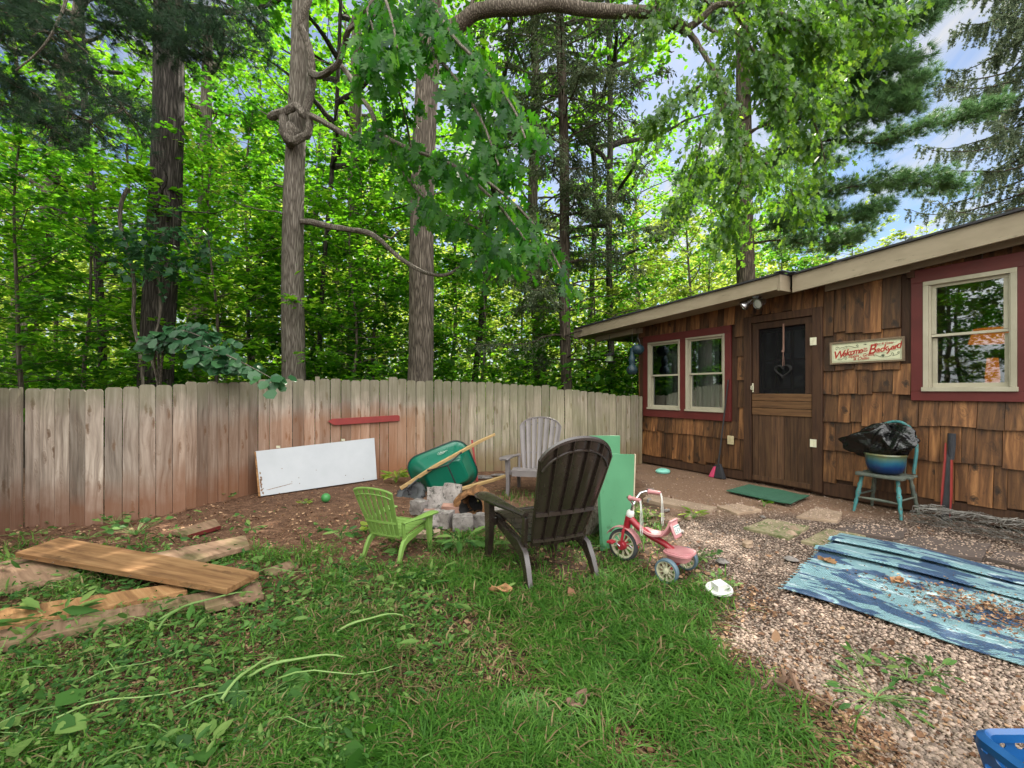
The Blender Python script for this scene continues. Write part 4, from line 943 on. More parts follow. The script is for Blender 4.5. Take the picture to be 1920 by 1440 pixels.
# ------------------------------------------------------------------ timber on the ground at the left
def plank(label, px, z, th, mat_, sag=0.0, cat='plank', name='timber_plank', mat2=None):
    """px: four corners of the top face in the photograph, long sides first->second and fourth->third"""
    c = [G(x, y, z if not hasattr(z, '__len__') else z[i]) for i, (x, y) in enumerate(px)]
    ax_ = ((c[1]-c[0])+(c[2]-c[3])); rot = math.atan2(ax_.y, ax_.x); base = sum(c, Vector())/4; base.z = 0
    mb = MB(); N = 14; top = []; bot = []
    for i in range(N+1):
        u = i/N; a, b = c[0].lerp(c[1], u), c[3].lerp(c[2], u); s_ = sag*math.sin(u*math.pi)
        a.z += s_; b.z += s_; mb_ = [a, b, b-Vector((0, 0, th)), a-Vector((0, 0, th))]; top.append(mb_)
    vs = [p for r_ in top for p in r_]; fs = [(0, 1, 2, 3), tuple(N*4+k for k in (3, 2, 1, 0))]
    for i in range(N):
        for k in range(4): l = (k+1) % 4; fs.append((i*4+k, (i+1)*4+k, (i+1)*4+l, i*4+l))
    mb.add(vs, fs); ob = mb.build(name, mat_, loc=base, rotz=rot, bevel=.004, smooth=False); tag(ob, label, cat, 'loose timber at the left'); return ob, c
mp, c = plank('long brown plank lying on top of the others, small nails along its edge', [(28, 1036), (425, 1104), (486, 1072), (112, 1007)], .13, .038, M['planks'])
nl = MB()
for u in (.05, .13, .22, .34, .47, .6, .74, .86, .94): p = c[0].lerp(c[1], u)-Vector((0, 0, .018)); nl.tube([p, p+Vector((-.005, -.022, -.004))], .0022, 5)
nl.build('nails', M['chrome'], mp, world=True)
plank('greyish plank crossing under the top one toward the fence', [(262, 1042), (345, 1056), (468, 1022), (460, 1003)], .075, .04, M['planks_grey'])
slab_, c = plank('short board with a red painted edge lying nearest the fence', [(322, 996), (352, 1003), (414, 985), (403, 972)], .04, .035, M['planks_grey'])
re = MB(); re.hexa([c[1]-Vector((0, .004, .034)), c[2]-Vector((0, .004, .034)), c[2]-Vector((0, .001, .034)), c[1]-Vector((0, .001, .034))], [c[1]-Vector((0, .004, .001)), c[2]-Vector((0, .004, .001)), c[2]-Vector((0, .001, .001)), c[1]-Vector((0, .001, .001))]); re.build('red_edge', M['red'], slab_, world=True)
plank('wide grey board at the left edge just under the top plank', [(-60, 1082), (-60, 1118), (150, 1074), (90, 1046)], .06, .04, M['planks_grey'])
plank('narrow old board at the far left edge behind the others', [(-60, 1060), (-60, 1084), (92, 1062), (55, 1046)], .035, .03, M['planks_grey'])
plank('long thin board half buried in cut weeds, middle of the lower pile', [(-60, 1150), (-60, 1186), (352, 1106), (330, 1093)], .07, .04, M['planks'])
plank('lowest board of the pile with weeds lying over it', [(-80, 1196), (-80, 1226), (492, 1104), (486, 1090)], .055, .045, M['planks_grey'])
plank('short splintered board end beside the lowest board', [(380, 1118), (385, 1140), (495, 1112), (480, 1098)], .06, .04, M['planks_grey'])
plank('weathered half-sunk board right of the top plank', [(492, 1068), (500, 1078), (560, 1060), (545, 1050)], .02, .03, M['planks_grey'])

# ------------------------------------------------------------------ small things on the ground
g = G(611, 941); b = MB(); b.lathe([(.0005, -.055), (.02, -.051), (.038, -.04), (.05, -.023), (.055, 0), (.05, .023), (.038, .04), (.02, .051), (.0005, .055)], 24); o_ = b.build('ball', M['ball']); o_.location = (g.x, g.y, .05); tag(o_, 'small green ball in front of the white panel', 'ball')
g = G(1243, 886); b = MB(); b.lathe([(.11, 0), (.12, .025), (.10, .05), (.06, .065), (.0005, .07)], 24); b.add([(.1*math.cos(a), .1*math.sin(a), .026) for a in (0, 1, 2)], [(0, 1, 2)]); o_ = b.build('toy_dish', M['mint']); o_.location = (g.x, g.y, 0); tag(o_, 'small mint green upturned dish at the foot of the wall', 'dish')
g = G(1355, 1122); b = MB(); b.lathe([(.075, 0), (.085, .008), (.083, .018), (.07, .022), (.066, .014), (.0005, .012)], 26); o_ = b.build('light_fixture', M['white_plastic']); o_.location = (g.x, g.y+.05, .03); o_.rotation_euler = (.12, -.1, .3); tag(o_, 'round white fixture with a square block lying in the grass', 'fixture')
b2_ = MB(); b2_.box((0, 0, .035), (.075, .065, .045)); b2_.build('junction_block', M['white_plastic'], o_, bevel=.003)
def curled(name, label, x, y, s, mat_, seed, cat):
    R = random.Random(seed); g = G(x, y); b = MB()
    b.grid(lambda u, v: ((u-.5)*s*(1-.6*abs(v-.5)*2)+.01*math.sin(v*9+seed), (v-.5)*s*1.7, .04+.5*s*(u-.5)**2*2+.012*math.sin(u*9+v*7+seed)), 8, 10, thick=.003)
    o = b.build(name, mat_); o.location = (g.x, g.y, 0); o.rotation_euler = (R.uniform(-.2, .2), R.uniform(-.2, .2), R.uniform(0, 3)); tag(o, label, cat)
curled('dead_leaf', 'curled tan dry leaf in the grass below the brown chair', 940, 1118, .09, M['deadleaf'], 3, 'leaf')
curled('dead_leaf', 'dark brown curled leaf low in the middle of the lawn', 1088, 1335, .07, M['dead'], 5, 'leaf')
curled('dead_leaf', 'orange dry leaf on the corner of the blue rug', 1551, 1062, .07, M['deadleaf'], 8, 'leaf')
curled('dead_leaf', 'tan dry leaf in the middle of the blue rug', 1684, 1100, .06, M['deadleaf'], 12, 'leaf')
rt = MB()
for i in range(7):
    a = (i-3)*.16; p0 = Vector((-.12+.02*i, .10-.01*i, .0)); rt.tube([p0+Vector((math.cos(a-.5+i)*t_*.14*(1+i%3*.3), math.sin(a-.5+i*1.7)*t_*.12+.02*math.sin(t_*9+i), .035*math.sin(t_*3.1)*(i%3)+.012)) for t_ in [k/9 for k in range(10)]], [.012*(1-k/12) for k in range(10)], 6, jit=.6)
g = G(1518, 1320); o_ = rt.build('tree_root', M['dead']); o_.location = (g.x, g.y, 0); tag(o_, 'rotten brown root lying where the lawn meets the gravel', 'root')
for i, (x_, y_, ln, an, lb) in enumerate(((385, 1432, .42, .12, 'bare grey stick in the weeds at the bottom of the photo'), (190, 1028, .25, .5, 'thin pale twig on the mulch behind the top plank'), (560, 1352, .3, .8, 'thin twig crossing the cut weeds'), (1650, 1226, .10, .2, 'short dark stick on the gravel below the rug'))):
    g = G(x_, y_); tw = MB(); tw.tube([(math.cos(an)*(k/8-.5)*ln, math.sin(an)*(k/8-.5)*ln+.008*math.sin(k*2), .02+.006*math.sin(k*1.3)) for k in range(9)], [.009*(1-k/14) for k in range(9)], 6, jit=.4)
    o_ = tw.build('stick', M['dead']); o_.location = (g.x, g.y, 0.005); tag(o_, lb, 'stick')
PAV = []
def paver(x, y, pts, mat_, label, h_=.016, z=0.0):
    c = [G(a, b, h_+z) for a, b in pts]; PAV.append(c); base = sum(c, Vector())/len(c); base.z = z
    mb = MB(); out = []
    for i in range(len(c)):
        a, b = c[i], c[(i+1) % len(c)]
        for k in range(4): p = a.lerp(b, k/4); p = p+Vector((RNG.uniform(-.012, .012), RNG.uniform(-.012, .012), 0)); out.append(p)
    mb.hexa([Vector((p.x, p.y, z-.02)) for p in out], out); tag(mb.build('stepping_stone', mat_, loc=base, bevel=.006), label, 'stepping stone', 'stepping stones along the cabin')
paver(0, 0, [(1394, 988), (1440, 972), (1518, 986), (1480, 1008)], M['paver_moss'], 'mossy sandstone slab in the sun left of the rug')
paver(0, 0, [(1502, 1014), (1552, 990), (1622, 1004), (1600, 1034)], M['paver_moss'], 'mossy slab half under the far corner of the rug')
paver(0, 0, [(1492, 968), (1530, 950), (1580, 960), (1572, 976)], M['paver_tan'], 'pinkish tan slab in front of the teal chair')
paver(0, 0, [(1568, 992), (1610, 980), (1698, 990), (1690, 1010)], M['paver_dark'], 'dark slab below the teal chair feet')
paver(0, 0, [(1655, 1018), (1720, 1002), (1858, 1020), (1842, 1046)], M['paver_dark'], 'large dark slab beyond the rug toward the right')
paver(0, 0, [(1850, 1045), (1875, 1030), (1990, 1050), (1970, 1075)], M['paver_dark'], 'dark slab at the right edge beside the wire netting')
paver(0, 0, [(1205, 935), (1215, 926), (1345, 950), (1330, 960)], M['paver_tan'], 'long sunlit sandstone edging beyond the tricycle', .03)
paver(0, 0, [(1345, 948), (1385, 944), (1430, 955), (1380, 962)], M['paver_tan'], 'narrow tan slab at the end of the sandstone edging', .025)
c = [G(x, y, .02) for x, y in ((1362, 921), (1405, 909), (1518, 931), (1482, 947))]; mb = MB(); mb.grid(lambda u, v: c[0].lerp(c[1], v).lerp(c[3].lerp(c[2], v), u)+Vector((0, 0, .006*math.sin(u*9)*math.sin(v*5)+.008*(u > .9))), 16, 10, thick=-.012)
o_ = mb.build('door_mat', M['mat_green'], loc=c[0]); tag(o_, 'faded green turf mat on the ground before the door', 'mat')

# ------------------------------------------------------------------ blue rug with folds
A, B_, C_, D_ = G(1467, 1107, .012), G(1572, 1004, .012), None, None
dl = (G(1920, 1252)-A).normalized(); wv = B_-A; LR = 2.1
rot = math.atan2(dl.y, dl.x); rx = MB()
RPL = [(0, 0), (.1, .004), (.2, 0), (.27, .012), (.30, .028), (.33, .012), (.42, .004), (.52, .006), (.60, .012), (.612, .022), (.60, .030), (.57, .032), (.555, .042), (.57, .052), (.60, .050), (.68, .030), (.78, .022), (.792, .034), (.78, .044), (.755, .046), (.74, .056), (.755, .066), (.79, .062), (.88, .03), (1.0, .008)]
def rug(u, v):
    q = v*(len(RPL)-1); i = min(int(q), len(RPL)-2); w0 = lerp(RPL[i][0], RPL[i+1][0], q-i); z = .008+lerp(RPL[i][1], RPL[i+1][1], q-i)*(.75+.25*math.sin(u*5+1))
    w0 += (.025*math.sin(u*3.1)+.012*math.sin(u*8))*(1 if .2 < w0 < .9 else 0)+.0
    p = A+dl*(LR*u*(1.0+.06*v)+.03*(w0 > .6))+wv*w0
    z += .012*fn_(u*5, v*4)+.02*(v > .97)*math.sin(u*7)**2
    sh_ = .012*math.sin(u*11)*(1 if v < .02 or v > .98 else .3)
    return p+wv.normalized()*sh_+Vector((0, 0, z))
def fn_(x, y): return float(fnoise(np.array(x+3.), np.array(y+5.)))
rx.grid(rug, 90, 96, thick=-.004)
ro = rx.build('outdoor_rug', M['rug'], loc=A, rotz=rot); tag(ro, 'blue, navy and white patterned woven rug lying rumpled on the gravel', 'rug')
fr_ = MB()
for i in range(58):
    p = rug(0, i/57); fr_.tube([p, p+dl*(-.02-.01*RNG.random())+Vector((0, 0, -.006))], .0035, 4)
fr_.build('fringe', simple('rug_fringe', (.12, .3, .36), (.35, .5, .55), 40, .8), ro, world=True)

# ------------------------------------------------------------------ laundry basket, lower right
def holed(mb, o, ex, ey, w_, h_, nx, ny, r_, nrm, taper=0.0, thick=.003):
    """flat panel with round holes; o = lower-left, ex/ey unit vectors"""
    def pp(u, v): return o+ex*(u*w_+taper*(u-.5)*v*2)+ey*(v*h_)
    K = 12
    for i in range(nx):
        for j in range(ny):
            u0, u1, v0, v1 = i/nx, (i+1)/nx, j/ny, (j+1)/ny; uc, vc = (u0+u1)/2, (v0+v1)/2; vs = []
            rad = r_ if (i+j) % 2 == 0 else r_*.62
            for k in range(K):
                a = 2*math.pi*(k+.5)/K; ca_, sa = math.cos(a), math.sin(a); q_ = 1/max(abs(ca_), abs(sa))
                vs.append(pp(uc+ca_*q_*(u1-u0)/2, vc+sa*q_*(v1-v0)/2))
            for k in range(K):
                a = 2*math.pi*(k+.5)/K; vs.append(pp(uc+math.cos(a)*rad/w_, vc+math.sin(a)*rad/h_))
            back = [v-nrm*thick for v in vs]; fs = []
            for k in range(K):
                l = (k+1) % K; fs += [(k, l, K+l, K+k), (2*K+l, 2*K+k, 3*K+k, 3*K+l), (K+k, K+l, 3*K+l, 3*K+k)]
            for (sx_, sy_) in ((-1, -1), (1, -1), (1, 1), (-1, 1)):
                cidx = len(vs)
            mb.add(vs+back, fs)
            for (cu, cv, ka) in ((u1, v1, 1), (u0, v1, 4), (u0, v0, 7), (u1, v0, 10)):   # fill the cell corners
                mb.add([pp(cu, cv), vs[ka], vs[(ka-1) % K], pp(cu, cv)-nrm*thick, back[ka], back[(ka-1) % K]], [(0, 1, 2), (3, 5, 4)])
zb0, zt0 = .01, .29
cA = P(1824, 1366, F*(H-zt0)/(1366-HY)); bx0, by1 = cA.x, cA.y; bw, bd = .60, .40
root = thing('laundry_basket', 'royal blue plastic laundry basket with round holes, lower right corner', 'basket', (bx0+bw/2, by1-bd/2, 0), 0)
ct = Vector((bx0+bw/2, by1-bd/2, 0)); tp = .05
sd_ = MB()
for (ax_, ay_, w_, nx_) in (((1, 0), (0, 1), bw, 11), ((0, 1), (-1, 0), bd, 8), ((-1, 0), (0, -1), bw, 11), ((0, -1), (1, 0), bd, 8)):
    exv, nv = Vector((ax_[0], ax_[1], 0)), Vector((ay_[0], ay_[1], 0)); dist = (bd if abs(ax_[0]) else bw)/2
    eyv = Vector((nv.x*tp, nv.y*tp, zt0-zb0-.02)); hl = eyv.length; eyv.normalize()
    o = ct+nv*(dist-tp)-exv*(w_/2-tp)+Vector((0, 0, zb0)); holed(sd_, o, exv, eyv, w_-2*tp, hl, nx_, 5, .013, nv, tp)
sd_.box((ct.x, ct.y, zb0), (bw-2*tp, bd-2*tp, .006))
sd_.build('basket_body', M['basket'], root, world=True)
rm = MB(); out_ = [v+ct for v in rr(bw+.02, bd+.02, .05, zt0-.01)]
inn_ = [v+ct for v in rr(bw-.035, bd-.035, .035, zt0-.006)]; mids = [v+ct for v in rr(bw-.01, bd-.01, .045, zt0+.004)]; low = [v+ct for v in rr(bw+.022, bd+.022, .05, zt0-.032)]; inl = [v+ct for v in rr(bw-.04, bd-.04, .035, zt0-.03)]
vs = low+out_+mids+inn_+inl; K = len(out_); fs = []
for i in range(4):
    for k in range(K): l = (k+1) % K; fs.append((i*K+k, i*K+l, (i+1)*K+l, (i+1)*K+k))
rm.add(vs, fs); rm.build('rim', M['basket'], root, world=True)

# ------------------------------------------------------------------ tricycle
tf = Vector((-.72, .69)); tf.normalize(); trk = thing('tricycle', 'faded pink and red child tricycle parked beside the green board', 'tricycle', (1.20, 3.31, 0), math.atan2(-tf.x, tf.y))
def wheel(y, x, r_, w_, tyre_m, hub_m):
    mt = Matrix.Translation((x, y, r_)) @ Matrix.Rotation(math.radians(90), 4, 'Y')
    t_ = MB(); t_.lathe([(r_*.82, -w_/2), (r_*.93, -w_/2), (r_, -w_*.3), (r_, w_*.3), (r_*.93, w_/2), (r_*.82, w_/2), (r_*.82, -w_/2)], 32, mt, cap=False); wh = t_.build('wheel', tyre_m, trk)
    h_ = MB(); h_.lathe([(r_*.83, -w_*.42), (r_*.74, -w_*.42), (r_*.70, -w_*.15), (r_*.70, w_*.15), (r_*.74, w_*.42), (r_*.83, w_*.42)], 32, mt, cap=False)
    for k in range(10):
        a = 2*math.pi*k/10; m2 = mt @ Matrix.Rotation(a, 4, 'Z'); h_.box(m2 @ Vector((r_*.45, 0, 0)), (r_*.58, r_*.09, w_*.4), m2.to_3x3())
    h_.lathe([(r_*.02, -w_*.55), (r_*.2, -w_*.5), (r_*.24, -w_*.2), (r_*.24, w_*.2), (r_*.2, w_*.5), (r_*.02, w_*.55)], 18, mt)
    h_.build('hub', hub_m, wh); return wh
fwh = wheel(.44, 0, .125, .034, M['rubber'], M['cream_hub'])
wheel(0, -.165, .085, .045, M['blue_grey'], M['cream_hub']); wheel(0, .165, .085, .045, M['blue_grey'], M['cream_hub'])
fm = MB(); fm.tube([(0, .37, .34), (0, .30, .29), (0, .20, .245), (0, .10, .215), (0, .03, .18)], [.028, .026, .024, .024, .022], 12)
fm.tube([(0, .415, .25), (0, .385, .36)], [.026, .03], 12); fm.tube([(-.15, 0, .085), (.15, 0, .085)], .01, 8); fm.tube([(0, .06, .19), (0, 0, .10)], .016, 8); fm.build('frame', M['trike_red'], trk)
fk = MB()
for sg in (-1, 1): fk.tube([(sg*.012, .41, .285), (sg*.034, .418, .25), (sg*.036, .44, .125)], [.012, .012, .010], 8)
fk.lathe([(.03, -.042), (.038, -.03), (.038, .03), (.03, .042)], 16, Matrix.Translation((0, .44, .125)) @ Matrix.Rotation(math.radians(90), 4, 'Y')); fk.build('fork', M['trike_red'], trk)
fd = MB(); fd.grid(lambda u, v: (lerp(-.034, .034, u), .44+.143*math.cos(lerp(math.radians(28), math.radians(165), v)), .125+.143*math.sin(lerp(math.radians(28), math.radians(165), v))+.006*math.sin(u*math.pi)), 6, 16, thick=.004); fd.build('fender', M['pink'], trk)
cp = MB(); cp.lathe([(.028, 0), (.031, .01), (.029, .04), (.02, .05), (.012, .05)], 16, Matrix.Translation((0, .383, .362)) @ Matrix.Rotation(.26, 4, 'X')); cp.build('stem_cap', M['white_plastic'], trk)
hbm = MB(); hbm.tube([(0, .37, .40), (0, .352, .46)], .011, 10)
for sg in (-1, 1): hbm.tube([(0, .352, .455), (sg*.05, .352, .50), (sg*.10, .345, .535), (sg*.14, .32, .545), (sg*.155, .28, .545)], .0085, 10)
hbr = hbm.build('handlebar', M['chrome'], trk)
for sg in (-1, 1):
    gm_ = MB(); gm_.tube([(sg*.152, .30, .545), (sg*.164, .205, .543)], [.017, .015], 12); gm_.lathe([(.022, 0), (.022, .006)], 12, Matrix.Translation((sg*.152, .30, .545)) @ Matrix.Rotation(1.57, 4, 'X')); gm_.build('grip', M['pink'], hbr)
    sm = MB()
    for k in range(7): sm.tube([(sg*.164+.003*(k-3), .203, .543), (sg*.168+.003*(k-3), .196, .50), (sg*.168+.006*(k-3), .192+.004*(k % 3), .42), (sg*.17+.008*(k-3), .19, .33-.02*(k % 3))], .0018, 4)
    sm.build('streamer', M['white_plastic'], hbr)
    pm = MB(); pm.tube([(0, .44, .125), (sg*.055, .44, .125), (sg*.06, .44-sg*.05, .125-sg*.035), (sg*.11, .44-sg*.05, .125-sg*.035)], .005, 8); pdo = pm.build('pedal_crank', M['chrome'], fwh)
    pb_ = MB(); pb_.box((sg*.095, .44-sg*.05, .125-sg*.035), (.06, .05, .018)); pb_.build('pedal', M['trike_red'], trk, bevel=.004)
se = MB()
def seat(u, v):                  # v front->back->up
    e = u*2-1
    if v < .6: t_ = v/.6; return (e*lerp(.035, .085, t_**.6), lerp(.27, .08, t_), .275-.02*math.sin(t_*math.pi)+.012*e*e)
    t_ = (v-.6)/.4; return (e*lerp(.085, .06, t_), lerp(.08, .02, t_)-.01*math.sin(t_*3.1), .276+.125*t_+.012*e*e*(1-t_))
se.grid(seat, 10, 20, thick=.014); seo = se.build('seat', M['pink'], trk)
cpb = MB(); cpb.box((0, .012, .335), (.112, .02, .12), Matrix.Rotation(-.38, 3, 'X')); cpb.build('seat_back_shell', M['pink'], trk, bevel=.01)
lp = MB(); rotm = Matrix.Rotation(-.38, 3, 'X'); lp.box((0, -.001, .34), (.088, .006, .062), rotm); lpo = lp.build('number_plate', M['white_plastic'], trk, bevel=.001)
lt = MB()
nrm_ = rotm @ Vector((0, -1, 0)); up_ = rotm @ Vector((0, 0, 1)); cpl = Vector((0, -.001, .34))+nrm_*.004
for i, ch_ in enumerate('LEY'):
    ox = -.026+i*.026; seg = {'L': [((0, 0), (0, 1)), ((0, 0), (.7, 0))], 'E': [((0, 0), (0, 1)), ((0, 0), (.7, 0)), ((0, .5), (.6, .5)), ((0, 1), (.7, 1))], 'Y': [((.35, 0), (.35, .5)), ((.35, .5), (0, 1)), ((.35, .5), (.7, 1))]}[ch_]
    for (p, q_) in seg: lt.sweep([cpl+Vector((1, 0, 0))*(ox-.008+p[0]*.018)+up_*(p[1]*.026-.02), cpl+Vector((1, 0, 0))*(ox-.008+q_[0]*.018)+up_*(q_[1]*.026-.02)], .004, .0015, nrm_.cross(Vector(((q_[0]-p[0]), 0, q_[1]-p[1])).normalized()))
lt.sweep([cpl+Vector((-.04, 0, 0))+up_*.022, cpl+Vector((.04, 0, 0))+up_*.022], .006, .0015, up_)
lt.build('lettering', simple('teal_plate_ink', (.03, .16, .16), (.05, .2, .2), 5, .6), lpo)
dk = MB(); n_ = 28
def dkp(z, s_): return [(.108*s_*math.copysign(abs(math.cos(2*math.pi*k/n_))**.6, math.cos(2*math.pi*k/n_)), -.02+.10*s_*math.copysign(abs(math.sin(2*math.pi*k/n_))**.6, math.sin(2*math.pi*k/n_)), z) for k in range(n_)]
for (z0, s0, z1, s1) in ((.125, .70, .170, .84), (.170, 1.0, .188, 1.0), (.1882, .86, .193, .84)): dk.hexa([Vector(p) for p in dkp(z0, s0)], [Vector(p) for p in dkp(z1, s1)])
dk.build('step_deck', M['pink'], trk, bevel=.003)

# ------------------------------------------------------------------ things on and by the wall
def on_wall(x, y, o): lx, z = hp(x, y, o); return lx, -o, z
# teal chair with planter and bag
cl = [hp(1600, 800, .55)[0], hp(1690, 800, .42)[0]]; xc_ = (cl[0]+cl[1])/2+.02
base = hw(xc_, -.30, 0); tc_ = thing('wooden_chair', 'teal painted wooden chair with flaking legs against the shake wall', 'chair', base, HROT)
SZ = .43; s_ = MB()
for i, (y_, w_) in enumerate(((-.20, .43), (-.12, .45), (-.03, .45), (.06, .44), (.14, .40))): s_.box((0.012*(-1)**i, y_, SZ-.012+.002*(i % 2)), (w_, .082, .026))
s_.build('seat', M['teal_dark'], tc_, bevel=.006)
for (sx_, y0, y1, k) in ((-1, -.17, -.24, 0), (1, -.17, -.24, 0), (-1, .13, .19, 1), (1, .13, .19, 1)):
    l_ = MB(); pr = [.018, .02, .016, .024, .019, .026, .022, .016, .021, .017, .015, .013]
    l_.tube([(sx_*lerp(.16, .215, t_), lerp(y0, y1, t_), lerp(SZ-.02, 0, t_)) for t_ in [q_/11 for q_ in range(12)]], pr, 10); l_.build('leg', M['teal'] if k == 0 else M['teal_dark'], tc_)
st2 = MB(); st2.tube([(-.195, -.215, .16), (0, -.21, .163), (.195, -.215, .16)], [.010, .016, .010], 8)
for sx_ in (-1, 1): st2.tube([(sx_*.19, -.2, .19), (sx_*.195, .17, .19)], .010, 8)
st2.build('stretcher', M['teal_dark'], tc_)
hoop = MB(); hp_ = [(-.185+.0*k, .15, SZ+.01) for k in (0,)]+[(-.205*math.cos(math.pi*k/22)*(1 if True else 1), .17+.06*math.sin(math.pi*k/22), SZ+.14+.43*math.sin(math.pi*k/22)**.62) for k in range(1, 22)]+[(.185, .15, SZ+.01)]
hoop.tube(hp_, .015, 8, squash=1.2); hoop.build('back_hoop', M['teal'], tc_)
spn = MB()
for k in range(5): x_ = -.12+.06*k; spn.tube([(x_*.9, .155, SZ), (x_, .215, SZ+.14+.41*math.cos(x_/.205*1.3)**.62)], .008, 6)
spn.build('spindles', M['teal_dark'], tc_)
pl = MB(); pl.lathe([(.11, 0), (.15, .03), (.172, .10), (.178, .17), (.182, .20), (.19, .21), (.185, .225), (.165, .22)], 36, Matrix.Translation((-.0, -.03, SZ+.002)))
for i, v in enumerate(pl.v):
    a = math.atan2(v[1]+.03, v[0]); k = 1.0*(1+.012*math.cos(a*22)); pl.v[i] = (v[0]*k, -.03+(v[1]+.03)*k, v[2])
plo = pl.build('planter', M['glaze']); plo.location = base; plo.rotation_euler = (0, 0, HROT); tag(plo, 'round glazed planter fading from gold-green to deep blue on the teal chair', 'planter')
bg_ = MB()
def bagf(u, v):
    th_, ph = u*2*math.pi, v*math.pi; r_ = 1+.16*math.sin(3*th_+2*ph)+.08*math.sin(7*th_-5*ph)+.06*math.sin(13*th_+9*ph)+.05*math.sin(5*ph+th_*11)
    x_ = .25*r_*math.sin(ph)*math.cos(th_); y_ = .17*r_*math.sin(ph)*math.sin(th_); z_ = .175*math.cos(ph)*(1+.15*math.sin(4*th_+ph*3))
    return (x_+.015-.17*max(0, -x_/.23)*(.6-z_*2), y_-.03, SZ+.36+z_+.05*(x_)-.03*math.sin(th_*9)*math.sin(ph))
bg_.grid(bagf, 110, 60); bo = bg_.build('bin_bag', M['bag']); bo.location = base; bo.rotation_euler = (0, 0, HROT); tag(bo, 'crumpled black plastic bag piled on the planter', 'bag')
# red and black tool
tl_ = thing('yard_tool', 'tall narrow black tool with red edges leaning against the shake wall', 'tool', hw(hp(1775, 960, .16)[0], -.16, 0), HROT)
x0_, zt_ = hp(1774, 812, .06)
b = MB(); H_ = zt_; b.sweep([(0, 0, .0), (0, .02, H_*.3), (0, .06, H_*.7), (0, .09, H_-.17)], [.085, .075, .05, .045], .015, (1, 0, 0)); b.build('blade', M['black_metal'], tl_, bevel=.003)
h_ = MB(); h_.tube([(.012, .075, H_-.27), (.012, .09, H_-.12), (.010, .10, H_)], [.026, .035, .034], 12, squash=.7); h_.build('handle', M['broom_black'], tl_)
for sg, k in ((-1, 0), (1, 1)):
    e = MB(); e.sweep([(sg*.034-.006, -.012, .14-.10*k), (sg*.036, .0, H_*.3), (sg*.026, .045, H_*.7), (sg*.02-.01, .075, H_-(.10 if k == 0 else .28))], [.004, .016, .015, .008], .02, (1, 0, 0)); e.build('red_edge', M['redbright'], tl_)
# netting
def netting(name, label, c, sx, sy, sz, n, seed):
    R = random.Random(seed); mb = MB()
    for i in range(n):
        a = R.uniform(0, 6.3); x_ = (i/n*2-1)*sx; ph = R.random()*6; sz *= 1+.3*math.sin(i*.45)*.15
        pts_ = [(x_+.05*math.sin(t_*7+ph), sy*math.cos(t_)*(1+.2*math.sin(t_*5+ph)), max(.004, sz*.5+sz*.5*math.sin(t_)*(1+.25*math.sin(t_*6+ph)))) for t_ in [2*math.pi*k/22 for k in range(R.randint(9, 23))]]
        mb.tube(pts_, .0022, 3, cap=False)
    for i in range(n//2):
        t_ = R.uniform(-.3, 3.4); ph = R.random()*6
        mb.tube([((k/14*2-1)*sx, sy*math.cos(t_+.35*math.sin(k*1.7+ph))*1.02, max(.004, sz*.5+sz*.5*math.sin(t_+.35*math.sin(k*1.7+ph))*1.1)) for k in range(15)], .0022, 3, cap=False)
    o = mb.build(name, M['wire'], smooth=False); o.location = c; o.rotation_euler = (0, 0, HROT+.05); tag(o, label, 'wire netting')
netting('wire_netting', 'tangled roll of grey wire netting on the ground at the right wall', hw(hp(1885, 1000, .35)[0], -.42, .0), .60, .20, .15, 60, 5)
# broom
bx_, bz_ = hp(1345, 900, .14); broom = thing('broom', 'black broom with a pink corner leaning by the small windows', 'broom', hw(bx_, -.16, 0), HROT)
zb__ = hp(1345, 905, .16)[1]; tx_, tz_ = hp(1366, 712, .05)
bb = MB(); bb.hexa([(-.03, -.03, .0), (.14, -.03, .0), (.14, .05, .0), (-.03, .05, .0)], [(-.0, -.015, .19), (.075, -.015, .21), (.075, .03, .21), (-.0, .03, .19)]); bb.build('bristles', M['broom_black'], broom, bevel=.012)
bp = MB(); bp.hexa([(-.13, -.03, .0), (-.034, -.03, .0), (-.034, .05, .0), (-.13, .05, .0)], [(-.05, -.015, .165), (-.003, -.015, .19), (-.003, .03, .19), (-.05, .03, .165)]); bp.build('bristles', M['broom_pink'], broom, bevel=.01)
bh = MB(); bh.tube([(.02, .01, .19), (.03, .02, .30), (tx_-bx_, .105, tz_)], [.013, .012, .010], 8); bh.hexa([(-.05, -.018, .165), (.075, -.018, .205), (.075, .033, .205), (-.05, .033, .165)], [(-.02, -.01, .20), (.05, -.01, .225), (.05, .025, .225), (-.02, .025, .20)]); bh.build('handle', M['black_metal'], broom)
